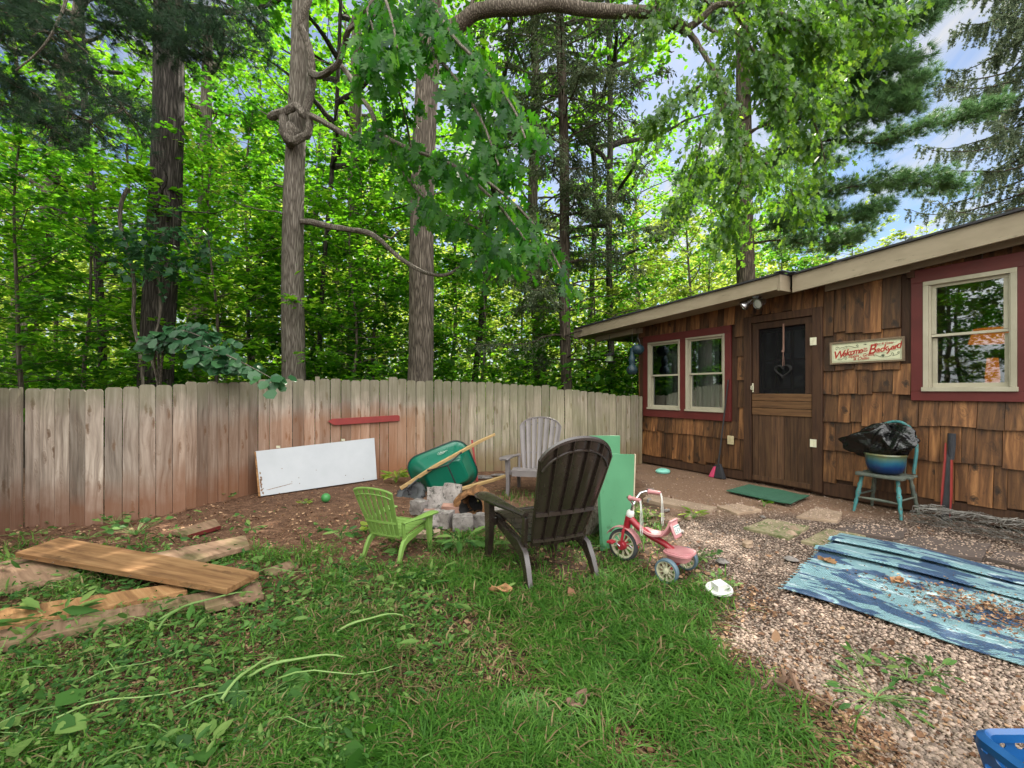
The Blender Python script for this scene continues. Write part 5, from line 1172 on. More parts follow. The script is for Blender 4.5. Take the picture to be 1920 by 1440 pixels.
# twin spotlight under the eave
fx, fz = hp(1422, 556, .30); fl_ = thing('spotlight', 'twin-head silver and black spotlight under the beige eave', 'spotlight', hw(fx, -.30, fz), HROT); fl_.scale = (1.25,)*3
b = MB(); b.lathe([(.055, .03), (.055, .06), (.02, .065)], 20); b.box((0, 0, .045), (.13, .10, .04)); b.tube([(.0, 0, .03), (.015, -.03, -.02)], .018, 8); b.build('bracket', M['black_metal'], fl_, bevel=.004)
for (cx_, cz_, dr, m_) in ((-.12, -.075, Vector((-.55, -.45, -.5)), 'chrome'), (.045, -.085, Vector((-.25, -1, -.35)), 'chrome')):
    q_ = dr.to_track_quat('Z', 'Y').to_matrix().to_4x4(); mt = Matrix.Translation((cx_, -.05, cz_)) @ q_
    hd_ = MB(); hd_.lathe([(.018, -.07), (.035, -.06), (.04, -.02), (.058, .01), (.06, .035), (.054, .035), (.05, .02)], 22, mt, cap=False); hd_.tube([(0, 0, .03), mt @ Vector((0, 0, -.06))], .010, 8); ho = hd_.build('lamp_head', M['chrome'], fl_)
    ln = MB(); ln.lathe([(.052, .022), (.045, .030), (.0005, .034)], 22, mt); ln.build('lens', simple('frosted_bulb', (.35, .35, .33), (.45, .45, .42), 5, .2), ho)
sn = MB(); mt = Matrix.Translation((.0, -.05, .005)) @ Vector((0, -1, -.1)).to_track_quat('Z', 'Y').to_matrix().to_4x4(); sn.lathe([(.03, -.02), (.034, .0), (.03, .02), (.018, .034), (.0005, .038)], 20, mt); sn.build('sensor', simple('pale_blue_dome', (.32, .42, .5), (.4, .5, .58), 5, .3), fl_)
# sign
l0, l1 = hp(1556, 660, .06)[0], hp(1696, 660, .06)[0]; zm_ = [hp(1556, 642, .06)[1], hp(1556, 682, .06)[1], hp(1696, 631, .06)[1], hp(1696, 679, .06)[1]]
print('SIGN', l0, l1, zm_)
SWd, SHt = l1-l0, ((zm_[0]-zm_[1])+(zm_[2]-zm_[3]))/2; szc = sum(zm_)/4
sg_root = thing('wall_sign', 'cream sign with red lettering saying Welcome to our Backyard', 'sign', hw((l0+l1)/2, -.05, szc), HROT)
sg_root.rotation_euler = (0, -.008, HROT)
b = MB(); b.box((0, 0, 0), (SWd-.03, .014, SHt-.03)); b.build('sign_face', M['sign_cream'], sg_root)
b = MB(); fw = .022
b.box((0, -.004, SHt/2-fw/2), (SWd, .026, fw)); b.box((0, -.004, -SHt/2+fw/2), (SWd, .026, fw)); b.box((-SWd/2+fw/2, -.004, 0), (fw, .0255, SHt-2*fw)); b.box((SWd/2-fw/2, -.004, 0), (fw, .0255, SHt-2*fw)); b.build('sign_frame', M['trim_white'], sg_root, bevel=.002)
def text(s, x, z, size, mat_, shear=.35, rot=0.0, bold=0.0, y=-.0085, w_=1.0, ext=.0006):
    cu_ = bpy.data.curves.new('lettering', 'FONT'); cu_.body = s; cu_.size = size; cu_.shear = shear; cu_.extrude = ext; cu_.offset = bold; cu_.align_x = 'CENTER'; cu_.align_y = 'CENTER'
    tmp = bpy.data.objects.new('tmp', cu_); COL.objects.link(tmp); bpy.context.view_layer.update()
    me = bpy.data.meshes.new_from_object(tmp.evaluated_get(bpy.context.evaluated_depsgraph_get())); bpy.data.objects.remove(tmp)
    me.transform(Matrix.Translation((x, y, z)) @ Matrix.Rotation(-rot, 4, 'Y') @ Matrix.Rotation(math.radians(90), 4, 'X') @ Matrix.Diagonal((w_, 1, 1, 1)))
    me.materials.clear(); me.materials.append(mat_); at_ = me.attributes.new('rnd', 'FLOAT', 'POINT'); o = bpy.data.objects.new('lettering', me); COL.objects.link(o); o.parent = sg_root; return o
u_ = SWd/17.0      # the sign is about 17 x 5.2 units
def letters(word, x0, x1, z0, z1, size, mat_, bend=0.0, **k):
    n = len(word); sizes = size if hasattr(size, '__len__') else [size]*n
    for i, c_ in enumerate(word):
        t_ = (i+.5)/n; a = math.atan2(z1-z0, x1-x0); text(c_, lerp(x0, x1, t_)*u_, (lerp(z0, z1, t_)+bend*math.sin(t_*math.pi))*u_, sizes[i]*u_, mat_, rot=a, **k)
for dy, mt_, bo_ in ((-.0080, M['sign_pink'], .0035), (-.0090, M['sign_red'], .0012)):
    for (c_, x_, z_, s_2) in (('W', -6.75, -.55, 3.0), ('e', -5.25, -.35, 2.2), ('l', -4.6, -.05, 2.5), ('c', -4.05, -.1, 2.2), ('o', -3.25, .0, 2.2), ('m', -2.2, .15, 2.2), ('e', -1.15, .25, 2.2),
                             ('B', 1.5, .3, 3.6), ('a', 2.95, .15, 2.2), ('c', 3.8, .25, 2.2), ('k', 4.6, .5, 2.4), ('y', 5.45, .15, 2.2), ('a', 6.25, .55, 2.2), ('r', 6.95, .7, 2.2), ('d', 7.55, 1.0, 2.5)):
        text(c_, x_*.955*u_, z_*u_, s_2*u_*.96, mt_, rot=.09, bold=bo_, y=dy, w_=.92)
text('to', .0*u_, .75*u_, .95*u_, M['sign_red'], bold=.0006); text('our', -.1*u_, .15*u_, .95*u_, M['sign_red'], bold=.0006)
text('Sippin . Grillin', -1.0*u_, -1.05*u_, 1.05*u_, M['sign_red'], bold=.0008, rot=.03); text('& Chillin', -.95*u_, -1.9*u_, 1.05*u_, M['sign_red'], bold=.0008, rot=.02)
text('Maw & Gypsy', 4.1*u_, 1.75*u_, .75*u_, M['sign_red'], bold=.0004, rot=.04)
scr = MB()
def curl(pts, r_=.0028): scr.tube([(x*u_, -.0085, z*u_) for x, z in pts], r_, 4, squash=.6)
def spiral(cx_, cz_, r0, turns, a0, dirn=1, tail=None):
    p = [(cx_+r0*(1-k/26)*math.cos(a0+dirn*turns*2*math.pi*k/26), cz_+r0*(1-k/26)*math.sin(a0+dirn*turns*2*math.pi*k/26)) for k in range(25)]
    curl(([tail] if tail else [])+p)
spiral(-6.7, 1.3, .55, 1.2, 0, 1); curl([(-6.2, 1.0), (-5.6, 1.5), (-5.1, 1.55), (-4.9, 1.1)]); spiral(-4.4, 1.5, .4, 1.2, math.pi, -1); curl([(-4.0, 1.8), (-3.2, 1.6), (-2.3, 1.2), (-1.4, 1.3)]); spiral(-1.85, 1.75, .35, 1.2, -1.5, 1)
spiral(-6.3, -1.8, .3, 1.1, 0, 1); curl([(-6.1, -2.0), (-5.4, -1.7), (-4.9, -1.3)]); spiral(-4.6, -1.6, .45, 1.2, 1.8, -1)
spiral(2.2, -1.3, .3, 1.1, 0, 1); curl([(2.4, -1.1), (3.0, -1.5), (3.8, -1.8), (5.0, -1.8), (5.8, -1.4)]); spiral(5.9, -1.1, .45, 1.1, -1.2, 1); curl([(6.0, -1.6), (6.9, -1.4), (7.5, -1.0)]); spiral(7.2, -.9, .3, 1, 0, 1)
for k in range(7): a = .3+k*.42; curl([(4.0, -1.7), (4.0+.45*math.cos(a), -1.5+.5*math.sin(a))], .0024)
for k in range(5): a = .4+k*.58; curl([(0.05, 1.75), (.05+.5*math.cos(a), 1.7+.4*math.sin(a))], .0022)
curl([(-5.5, 1.0), (-3.5, .95+.2), (-1.5, 1.25)], .0011); curl([(1.0, 1.5), (3.4, 1.3), (5.6, 1.5), (7.0, 1.9)], .0011); curl([(-5.3, -1.2), (-3, -.75), (0, -.55), (.8, -.6)], .0011); curl([(2.3, -.65), (5, -.65), (7.6, .1)], .0011)
hw2, hh2 = SWd/2-.034, SHt/2-.034
for (a, b_) in (((-hw2, hh2), (hw2, hh2)), ((hw2, hh2), (hw2, -hh2)), ((hw2, -hh2), (-hw2, -hh2)), ((-hw2, -hh2), (-hw2, hh2))): scr.tube([(a[0], -.0085, a[1]), (b_[0], -.0085, b_[1])], .0012, 4, squash=.6)
scr.build('scrollwork', M['sign_green'], sg_root)
# heart wreath and strap hanging on the screen door
wx, wz = hp(1469, 695, .05); wr = thing('heart_wreath', 'dark twiggy heart wreath hanging on the screen door', 'wreath', hw(wx, -.055, wz), HROT)
b = MB()
for j in range(7):
    ph = j*1.3; b.tube([(.105*math.sin(t_)**3+.008*math.sin(t_*9+ph), .012*math.sin(t_*5+ph)-.005, .085*(13*math.cos(t_)-5*math.cos(2*t_)-2*math.cos(3*t_)-math.cos(4*t_))/15+.008*math.cos(t_*8+ph)) for t_ in [2*math.pi*k/36 for k in range(37)]], .008, 5, cap=False)
b.build('twigs', M['char'], wr)
sx2, sz2 = hp(1469, 607, .05); b = MB(); b.sweep([(0, .006, .27), (0, .006, sz2-wz)], .022, .003, (1, 0, 0)); b.tube([(-.01, 0, .06), (-.008, 0, .16), (0, 0, .27)], .0025, 4); b.tube([(.01, 0, .06), (.008, 0, .16), (0, 0, .27)], .0025, 4); b.box((-.004, 0, .27), (.03, .012, .03)); b.build('hanging_strap', M['brick'], wr)
# hanging gourd birdhouses and lantern feeder at the far corner
def hang(name, label, cat, x, y, o, prof, mat_, ztop, extra=None, s_=1.0):
    lx, z = hp(x, y, o); th_ = thing(name, label, cat, hw(lx, -o, z), HROT)
    b = MB(); b.lathe([(r_*s_, zz_*s_) for r_, zz_ in prof], 22); b.build('body', mat_, th_)
    zc_ = prof[-1][1]*s_ if prof[-1][1] > prof[0][1] else prof[0][1]*s_
    w_ = MB(); w_.tube([(0, 0, zc_-.005), (.004, 0, (zc_+ztop-z)/2), (0, 0, ztop-z)], .003, 5); w_.build('hanger', M['black_metal'], th_)
    if extra: extra(th_)
    return th_
hang('gourd_birdhouse', 'round dark teal hanging pot under the eave corner', 'birdhouse', 1196, 655, .32, [(.0005, -.10), (.06, -.09), (.10, -.05), (.115, .0), (.10, .05), (.07, .075), (.06, .085), (.0005, .086)], M['gourd'], 2.40, lambda th_: MB().tube([(-.06, 0, .075), (-.035, 0, .16), (0, 0, .22), (.035, 0, .16), (.06, 0, .075)], .006, 6).build('handle', M['black_metal'], th_))
def hole(th_): b = MB(); b.lathe([(.022, 0), (.022, .01), (.0005, .011)], 14, Matrix.Translation((.01, -.088, -.10)) @ Matrix.Rotation(math.radians(80), 4, 'X')); b.build('entrance_hole', M['char'], th_)
hang('gourd_birdhouse', 'tall dark blue gourd birdhouse hanging left of the round pot', 'birdhouse', 1185, 683, .42, [(.0005, -.19), (.06, -.18), (.095, -.14), (.10, -.10), (.085, -.05), (.05, -.01), (.052, .03), (.062, .07), (.058, .12), (.035, .17), (.03, .24), (.045, .29), (.0005, .31)], M['gourd'], 2.40, hole)
def feeder(th_):
    b = MB(); b.lathe([(.068, -.055), (.068, .055)], 16, cap=False); b.build('seed_tube', simple('green_tinted_glass', (.16, .24, .10), (.22, .32, .14), 5, .2), th_)
    b = MB(); b.lathe([(.12, -.075), (.125, -.06), (.07, -.055)], 16); b.lathe([(.11, .05), (.115, .06), (.06, .09), (.02, .11), (.0005, .112)], 16); b.build('feeder_roof', M['black_metal'], th_)
lf = thing('bird_feeder', 'black lantern bird feeder on a chain beyond the fence corner', 'bird feeder', P(1143, 672, 8.8)); feeder(lf)
w_ = MB(); w_.tube([(0, 0, .11), (0, 0, 2.42-lf.location.z)], .005, 5); w_.build('hanging_chain', M['black_metal'], lf)
# amber lamp behind the right window
lx_, lz_ = hp(1858, 650, -.5); lm_ = thing('table_lamp', 'glowing amber lamp seen through the right window', 'lamp', hw(lx_, .55, 0), HROT)
b = MB(); b.lathe([(.055, 1.05), (.07, 1.2), (.05, 1.35), (.06, 1.5), (.045, 1.7)], 16); b.build('lamp_base', M['amber'], lm_); b = MB(); b.lathe([(.19, 1.86), (.15, 2.02)], 24, cap=False); b.build('lamp_shade', M['amber'], lm_)
b = MB(); b.box((0, 0, .5), (.05, .05, 1.0)); b.box((0, 0, 1.02), (.5, .4, .04)); b.build('stand', M['planks'], lm_)
# ------------------------------------------------------------------ leaf shapes
LEAF = ([(0, 0, 0), (.36, .30, .07), (.25, .72, .05), (0, 1, -.04), (-.25, .72, .05), (-.36, .30, .07)], [(0, 1, 2, 3), (0, 3, 4, 5)])
ROUND = ([(0, 0, 0), (.46, .25, .05), (.42, .72, .05), (0, 1, -.04), (-.42, .72, .05), (-.46, .25, .05)], [(0, 1, 2, 3), (0, 3, 4, 5)])
LONG = ([(0, 0, 0), (.15, .35, .03), (.11, .75, .0), (0, 1, -.08), (-.11, .75, .0), (-.15, .35, .03)], [(0, 1, 2, 3), (0, 3, 4, 5)])
def lobed():
    mid = [(0, i/7, -.10*(i/7)**2) for i in range(8)]; wd = [.03, .22, .09, .38, .12, .36, .10, .02]; fw = [0, .06, 0, .10, 0, .10, 0, 0]
    R = [(w_, i/7+f_, .05*w_/.38-.10*(i/7)**2) for i, (w_, f_) in enumerate(zip(wd, fw))]; Lf = [(-w_, i/7+f_, .05*w_/.38-.10*(i/7)**2) for i, (w_, f_) in enumerate(zip(wd[:1]+[.20, .10, .40, .11, .33, .09, .02], fw))]
    V = mid+R+Lf; Fc = []
    for i in range(7): Fc += [(i, 8+i, 8+i+1, i+1), (i, i+1, 16+i+1, 16+i)]
    return V, Fc
OAK = lobed()
MAPLE = ([(0, 0, 0), (.30, .02, .03), (.24, .26, 0), (.55, .45, .06), (.24, .56, 0), (0, 1, -.06), (-.24, .56, 0), (-.55, .45, .06), (-.24, .26, 0), (-.30, .02, .03), (0, .35, -.03)],
         [(10, 0, 1, 2), (10, 2, 3, 4), (10, 4, 5, 6), (10, 6, 7, 8), (10, 8, 9, 0)])
NEED = ([(-.5, 0, 0), (.5, 0, 0), (0, 1, 0)], [(0, 1, 2)])
UP = np.array([0., 0., 1.])

def twigs_on(path, m, ln, rng, t0=.25, flat=.25, spread=(.5, 1.3), end=True):
    """twig starts and directions along a limb path (list of points)"""
    p = np.array([tuple(q) for q in path]); seg = np.linalg.norm(np.diff(p, axis=0), axis=1); cum = np.concatenate([[0], np.cumsum(seg)]); L = cum[-1]
    s = (t0+(1-t0)*rng.random(m))*L
    if end and m > 2: s[-1] = L*.995
    i = np.clip(np.searchsorted(cum, s)-1, 0, len(seg)-1); f = ((s-cum[i])/seg[i])[:, None]
    P0 = p[i]*(1-f)+p[i+1]*f; d = unit(p[i+1]-p[i])
    side = unit(np.cross(d, UP)+1e-6); sg = np.where(rng.random(m) < .5, -1, 1)[:, None]; a = rng.uniform(*spread, m)[:, None]
    D = d*np.cos(a)+side*sg*np.sin(a)+UP*(rng.normal(0, flat, m)[:, None]); D = unit(D)
    Ln = ln*rng.uniform(.6, 1.25, m)*(1.15-.5*s/L)
    return P0, D, Ln
def leaves_on(P0, D, Ln, k, size, rng, droop=.25, tilt=.35, clump=.06, face=None):
    """k leaves along each twig -> pos, Y (leaf direction), Z (normal), size, twig index"""
    n = len(P0); t = np.tile((np.arange(k)+.6)/k, (n, 1))+rng.normal(0, .05, (n, k)); t = t[..., None]
    side = unit(np.cross(D, UP)+1e-6); sg = np.where(np.arange(k) % 2 == 0, 1, -1)[None, :, None]
    pos = P0[:, None]+D[:, None]*(Ln[:, None, None]*t)-UP*(droop*(Ln[:, None, None]*t)**1.6)
    pos = pos+rng.normal(0, clump, pos.shape)
    Y = D[:, None]*.7+side[:, None]*sg*rng.uniform(.3, 1.1, (n, k, 1))-UP*(droop*1.2)+rng.normal(0, .22, pos.shape)
    Z = UP+rng.normal(0, tilt, pos.shape)
    sz = size*rng.uniform(.45, 1.3, (n, k)); idx = np.repeat(np.arange(n), k)
    return pos.reshape(-1, 3), Y.reshape(-1, 3), Z.reshape(-1, 3), sz.ravel(), idx
def leaf_mesh(name, tmpl, pos, Y, Z, sz, mat_, rng, parent=None, idx=None, tone=None, smooth=True):
    X, Y, Z = axes_from(Y, Z)
    r = rng.random(len(pos))
    if idx is not None: r = r*.5+.5*rng.random(idx.max()+1)[idx]
    if tone is not None: r = np.clip(r*.6+tone*.4, 0, 1)
    V, Fc, R = scatter(tmpl[0], tmpl[1], pos, X, Y, Z, sz, r)
    return np_mesh(name, V, Fc, R, mat_, parent, smooth)
def wobble(a, b, n, amp, rng, sag=0.0):
    a, b = Vector(a), Vector(b); L = (b-a).length; o = []
    ph = rng.random(4)*6
    for i in range(n+1):
        t_ = i/n; p = a.lerp(b, t_)+Vector((math.sin(t_*5+ph[0])+.5*math.sin(t_*11+ph[1]), math.sin(t_*5.5+ph[2])+.5*math.sin(t_*12+ph[3]), .6*math.sin(t_*6+ph[1])))*amp*L*min(1, t_*3)
        p.z += sag*L*4*t_*(1-t_)*(-1); o.append(p)
    return o
def tree_proto(name, seed, height, r0, z0, rmax, nl, nt, k, size, mat_, barkm, tmpl=LEAF, rise=.25, flat=.2, droop=.2, lean=(0, 0), top=1.0, sag=0.0, twl=.6, tilt=.35, shape=None, sides=7):
    """a tree as an Empty with a trunk (limbs included) and a crown"""
    rng = np.random.default_rng(seed); root = thing(name, None, None, (0, 0, 0))
    tk = MB(); tp = wobble((0, 0, -.1), (lean[0], lean[1], height), 12, .012, rng); tk.tube(tp, [max(.02, r0*(1-.85*i/12)*(1.25 if i == 0 else 1)) for i in range(13)], 10, jit=.06, r=.5)
    Ps, Ds, Ls = [], [], []
    for i in range(nl):
        f = (i+rng.random())/nl; h = z0+(height-z0)*f*.98; j = min(int(h/height*12), 11); c = tp[j].lerp(tp[j+1], h/height*12-j)
        az = i*2.4+rng.random()*.8; sh_ = shape(f) if shape else math.sin(math.pi*min(1, .25+.72*f))**.7
        R_ = rmax*sh_*rng.uniform(.7, 1.1)+.2; up_ = rise+.5*f*f
        e = c+Vector((math.cos(az)*R_, math.sin(az)*R_, R_*up_*rng.uniform(.4, 1.4)))
        path = wobble(c, e, 7, .03, rng, sag); tk.tube(path, [max(.006, .045*r0/.12*.6*(1-.85*q/7)*(R_/rmax)) for q in range(8)], 5, r=.5)
        a_, b_, c_ = twigs_on(path, max(3, int(nt*R_/rmax)), twl, rng, .22, flat); Ps.append(a_); Ds.append(b_); Ls.append(c_)
    a_, b_, c_ = twigs_on(tp[8:], nt, twl*.8, rng, 0, .4); Ps.append(a_); Ds.append(b_); Ls.append(c_)
    tk.build('trunk', barkm, root)
    P0, D, L = np.concatenate(Ps), np.concatenate(Ds), np.concatenate(Ls)
    pos, Y, Z, sz, idx = leaves_on(P0, D, L, k, size, rng, droop, tilt)
    leaf_mesh('crown', tmpl, pos, Y, Z, sz, mat_, rng, root, idx)
    root['n'] = len(pos); return root
def copy_tree(o, loc, rz, sc_, label, group, cat='tree'):
    c = o.copy(); COL.objects.link(c)
    for ch in o.children:
        d = ch.copy(); COL.objects.link(d); d.parent = c
    place(c, loc, rz, sc_, label, group, cat); return c
def place(c, loc, rz, sc_, label, group, cat='tree'):
    c.location = loc; c.rotation_euler = (0, 0, rz); c.scale = (sc_, sc_, sc_); tag(c, label, cat, group)
def gx_(x, Y): return (x-CX)/F*Y
PR = {}
PR['maple'] = tree_proto('young_maple', 1, 6.4, .05, .7, 2.1, 44, 13, 15, .13, M['leaf_maple'], M['bark_far'], rise=.22, flat=.10, droop=.18, tilt=.28)
PR['maple2'] = tree_proto('young_maple', 2, 7.6, .06, 1.2, 2.3, 46, 13, 15, .13, M['leaf_mid'], M['bark_far'], rise=.18, flat=.10, droop=.22, tilt=.30)
PR['beech'] = tree_proto('understory_tree', 3, 9.5, .09, 2.2, 2.7, 40, 12, 12, .14, M['leaf_maple'], M['bark_grey'], rise=.35, flat=.2, droop=.2, tilt=.4)
PR['yellow'] = tree_proto('sunlit_tree', 4, 8.5, .08, 1.0, 2.6, 44, 14, 13, .145, M['leaf_yellow'], M['bark_far'], rise=.4, flat=.25, droop=.15, tilt=.5)
PR['tall'] = tree_proto('forest_tree', 5, 17, .20, 5.5, 3.6, 52, 14, 12, .18, M['leaf_maple'], M['bark_far'], rise=.45, flat=.3, droop=.2, tilt=.5, twl=.9)
GRP = 'trees in the woods beyond the fence'
TREES = [
 # kind, photo x, depth, scale, rotation, label
 ('maple', -120, 9.2, 1.0, .3, 'leafy young maple mostly out of frame at the left edge above the fence'),
 ('maple2', 40, 8.0, .82, 1.1, 'young maple with drooping layered leaves over the left end of the fence'),
 ('maple', 165, 9.0, .95, 2.0, 'light green layered maple just left of the dark ridged trunk'),
 ('maple', 400, 8.8, .9, 4.0, 'young maple filling the gap between the dark and the knotted trunk'),
 ('maple2', 470, 10.8, 1.05, .7, 'deep green maple behind the gap left of the knotted trunk'),
 ('maple', 660, 9.6, .85, 3.1, 'young maple between the knotted trunk and the furrowed oak trunk'),
 ('maple2', 700, 11.6, 1.0, 5.1, 'deep green maple behind the white panel, further back in the woods'),
 ('maple', 905, 10.8, .85, 1.9, 'young maple right of the furrowed oak trunk, above the wheelbarrow'),
 ('yellow', 985, 13.5, .75, 2.2, 'bright yellow-green tree behind the taupe garden chair'),
 ('maple2', 1120, 12.0, .8, .2, 'dark leafy maple behind the hemlock near the cabin corner'),
 ('yellow', 1195, 12.5, .72, 4.4, 'yellow-green tree seen under the far eave of the cabin'),
 ('beech', -60, 12.5, 1.0, .5, 'tall understory tree at the far left beyond the fence'),
 ('beech', 250, 12.5, 1.0, 1.7, 'tall understory tree directly behind the dark ridged trunk'),
 ('beech', 590, 13.0, 1.05, 3.0, 'tall understory tree behind the knotted trunk'),
 ('beech', 850, 14.5, 1.0, 4.2, 'tall understory tree behind the furrowed oak trunk'),
 ('yellow', 100, 15.5, 1.1, 5.5, 'sunlit tree deep in the woods at the upper left'),
 ('yellow', 430, 15.5, 1.15, 2.7, 'sunlit tree deep in the woods between the two left trunks'),
 ('yellow', 720, 16.5, 1.1, .9, 'sunlit tree deep in the woods left of the oak trunk'),
 ('beech', 1290, 14.0, .85, 5.0, 'leafy tree rising behind the left half of the cabin roof'),
 ('yellow', 1330, 17.0, .95, .4, 'sunlit tree far behind the cabin roof left of the pine trunk'),
 ('maple2', 1460, 15.5, .95, 2.4, 'dark green tree behind the cabin roof right of the pine trunk'),
 ('yellow', 1590, 20.0, 1.0, 1.3, 'yellow-green tree behind the roof, below the soft pine boughs'),
 ('yellow', 1735, 21.0, .98, 3.7, 'bright yellow-green tree behind the roof left of the spruce'),
 ('maple', 1840, 19.0, .85, .7, 'light green tree between the spruce and the roof edge'),
 ('tall', 350, 17.5, .95, 2.9, 'tall forest tree behind the upper part of the dark trunk'),
 ('tall', 480, 20.0, 1.0, .4, 'tall forest tree left of the knotted trunk high up'),
 ('tall', 20, 17.0, 1.0, 1.2, 'tall forest tree high up at the left edge'),
 ('tall', 640, 19.0, 1.0, 4.0, 'tall forest tree standing between the knotted and the oak trunk'),
 ('tall', 1010, 12.0, 1.0, 3.3, 'tall forest tree whose crown stands above and behind the hemlock'),
 ('maple2', 770, 12.5, 1.0, 3.3, 'dark leafy maple low behind the oak trunk'),
 ('maple', 550, 11.5, .9, .3, 'leafy young maple low behind the knotted trunk'),
 ('maple', 1050, 10.9, .7, 2.3, 'short young maple just left of the hemlock foot'),
 ('tall', 1190, 23.0, .85, .6, 'tall forest tree in the gap between hemlock and pine'),
 ('tall', 1480, 25.0, .8, 1.8, 'tall forest tree far behind the white pine'),
]
used = set()
for kd, px, Y, s_, rz, lb in TREES:
    loc = (gx_(px, Y), Y, 0)
    if kd in used: copy_tree(PR[kd], loc, rz, s_, lb, GRP)
    else: used.add(kd); place(PR[kd], loc, rz, s_, lb, GRP)
for i, (x, y, s_, rz) in enumerate(((-11, 1.5, 1.0, .3), (-12.5, -4, 1.1, 2.0), (-9, -8, 1.0, 4.0), (-3, -11, 1.0, 1.1))):
    copy_tree(PR['tall'], (x, y, 0), rz, s_, ['tall tree left of the yard, seen only mirrored in the panes', 'tall tree behind the left corner of the yard, mirrored in the panes', 'tall tree behind the photographer on the left, mirrored in the panes', 'tall tree straight behind the photographer'][i], 'trees mirrored in the windows')

for i, (kd, x, y, s_, rz) in enumerate((('beech', -10.4, 1.2, 1.0, 2.3), ('beech', -11.0, -1.5, 1.0, 5.3), ('beech', -7.4, .2, .9, .3), ('maple2', -7.0, 2.6, .9, 2.0), ('beech', -7.8, -2.6, .9, 4.0), ('maple', -6.2, -.9, .9, 1.1), ('yellow', -9.2, 1.2, .9, 2.1))):
    copy_tree(PR[kd], (x, y, 0), rz, s_, ['understory tree deeper in the left woods, mirrored in the right window', 'understory tree farthest in the left woods, mirrored in the panes', 'understory tree close beyond the left fence, mirrored in the right window', 'dark young maple beyond the left fence, mirrored in the panes', 'understory tree beyond the left fence near the photographer', 'light young maple beyond the left fence, mirrored in the right window', 'sunlit tree beyond the left fence, mirrored in the panes'][i], 'trees mirrored in the windows')

# ------------------------------------------------------------------ the big trunks
def big_trunk(name, label, x0, x1, Y, wpx, barkm, H_=15.0, seed=1, tap=.022):
    rng = np.random.default_rng(seed); base = Vector((gx_(x0, Y), Y, 0)); root = thing(name, label, 'tree', base)
    r0 = wpx/F*Y/2; top = P(x1, 0, Y)-base; sl = top/(top.z)
    zs = [-.2, .0, .25, .6]+[1+.5*i for i in range(int((H_-1)*2))]
    tk = MB(); ph = rng.random(3)*6
    path = [Vector((sl.x*z+.03*math.sin(z*.8+ph[0])*min(1, z/2), .03*math.sin(z*.6+ph[1]), z)) for z in zs]
    tk.tube(path, [r0*(1.35-.35*min(1, (z+.2)/.8))*max(.3, 1-tap*max(0, z)-.03*max(0, z-8)) for z in zs], 26, jit=.05, r=.5)
    return root, tk, path, r0, base, rng
def limb(tk, pts, r_, n=8, jit=.25, dense=4):
    """smooth limb through given points"""
    pts = [Vector(p) for p in pts]; o = []; N = len(pts)
    for i in range(N-1):
        p0, p1, p2, p3 = pts[max(i-1, 0)], pts[i], pts[i+1], pts[min(i+2, N-1)]
        for k in range(dense):
            t_ = k/dense; o.append(.5*((2*p1)+(-p0+p2)*t_+(2*p0-5*p1+4*p2-p3)*t_*t_+(-p0+3*p1-3*p2+p3)*t_**3))
    o.append(pts[-1]); m_ = len(o)
    ra = r_ if hasattr(r_, '__len__') else [r_, r_*.35]
    tk.tube(o, [lerp(ra[0], ra[1], i/(m_-1)) for i in range(m_)], n, r=.5, jit=jit); return o
def crown_above(root, tk, path, zlo, zhi, rmax, nl, nt, k, size, mat_, rng, tmpl=LEAF, name='crown', droop=.2, tilt=.5, twl=.8):
    Ps, Ds, Ls = [], [], []
    for i in range(nl):
        h = lerp(zlo, zhi, (i+rng.random())/nl); c = min(path, key=lambda p: abs(p.z-h)); az = i*2.4+rng.random()
        R_ = rmax*rng.uniform(.6, 1.1); e = c+Vector((math.cos(az)*R_, math.sin(az)*R_, R_*rng.uniform(.1, .6)))
        pt_ = wobble(c, e, 7, .04, rng); tk.tube(pt_, [max(.012, .07*(1-.85*q/7)) for q in range(8)], 6, r=.5)
        a_, b_, c_ = twigs_on(pt_, nt, twl, rng, .2, .35); Ps.append(a_); Ds.append(b_); Ls.append(c_)
    pos, Y, Z, sz, idx = leaves_on(np.concatenate(Ps), np.concatenate(Ds), np.concatenate(Ls), k, size, rng, droop, tilt)
    return pos, Y, Z, sz, idx
def dead_twigs(tk, path, r0, n, zlo, zhi, rng, ln=.9):
    for i in range(n):
        h = rng.uniform(zlo, zhi); c = min(path, key=lambda p: abs(p.z-h)); az = rng.uniform(0, 6.3); L_ = ln*rng.uniform(.5, 1.3)
        d = Vector((math.cos(az), math.sin(az), rng.uniform(-.1, .8))); tk.tube(wobble(c+d*r0*.6, c+d*(r0+L_), 6, .06, rng), [.016*(1-.8*q/6) for q in range(7)], 5, r=.5)
# T1 dark ridged trunk
root, tk, path, r0, base, rng = big_trunk('forest_tree', 'thick dark ridged trunk with vines, leftmost large tree behind the fence', 288, 320, 8.0, 57, M['bark_dark'], 15, 1)
dead_twigs(tk, path, r0, 14, 3, 9, rng, 1.1)
pos, Y, Z, sz, idx = crown_above(root, tk, path, 8.2, 15, 4.0, 22, 12, 11, .17, None, rng)
tk.build('trunk', M['bark_dark'], root); leaf_mesh('crown', LEAF, pos, Y, Z, sz, M['leaf_mid'], rng, root, idx)
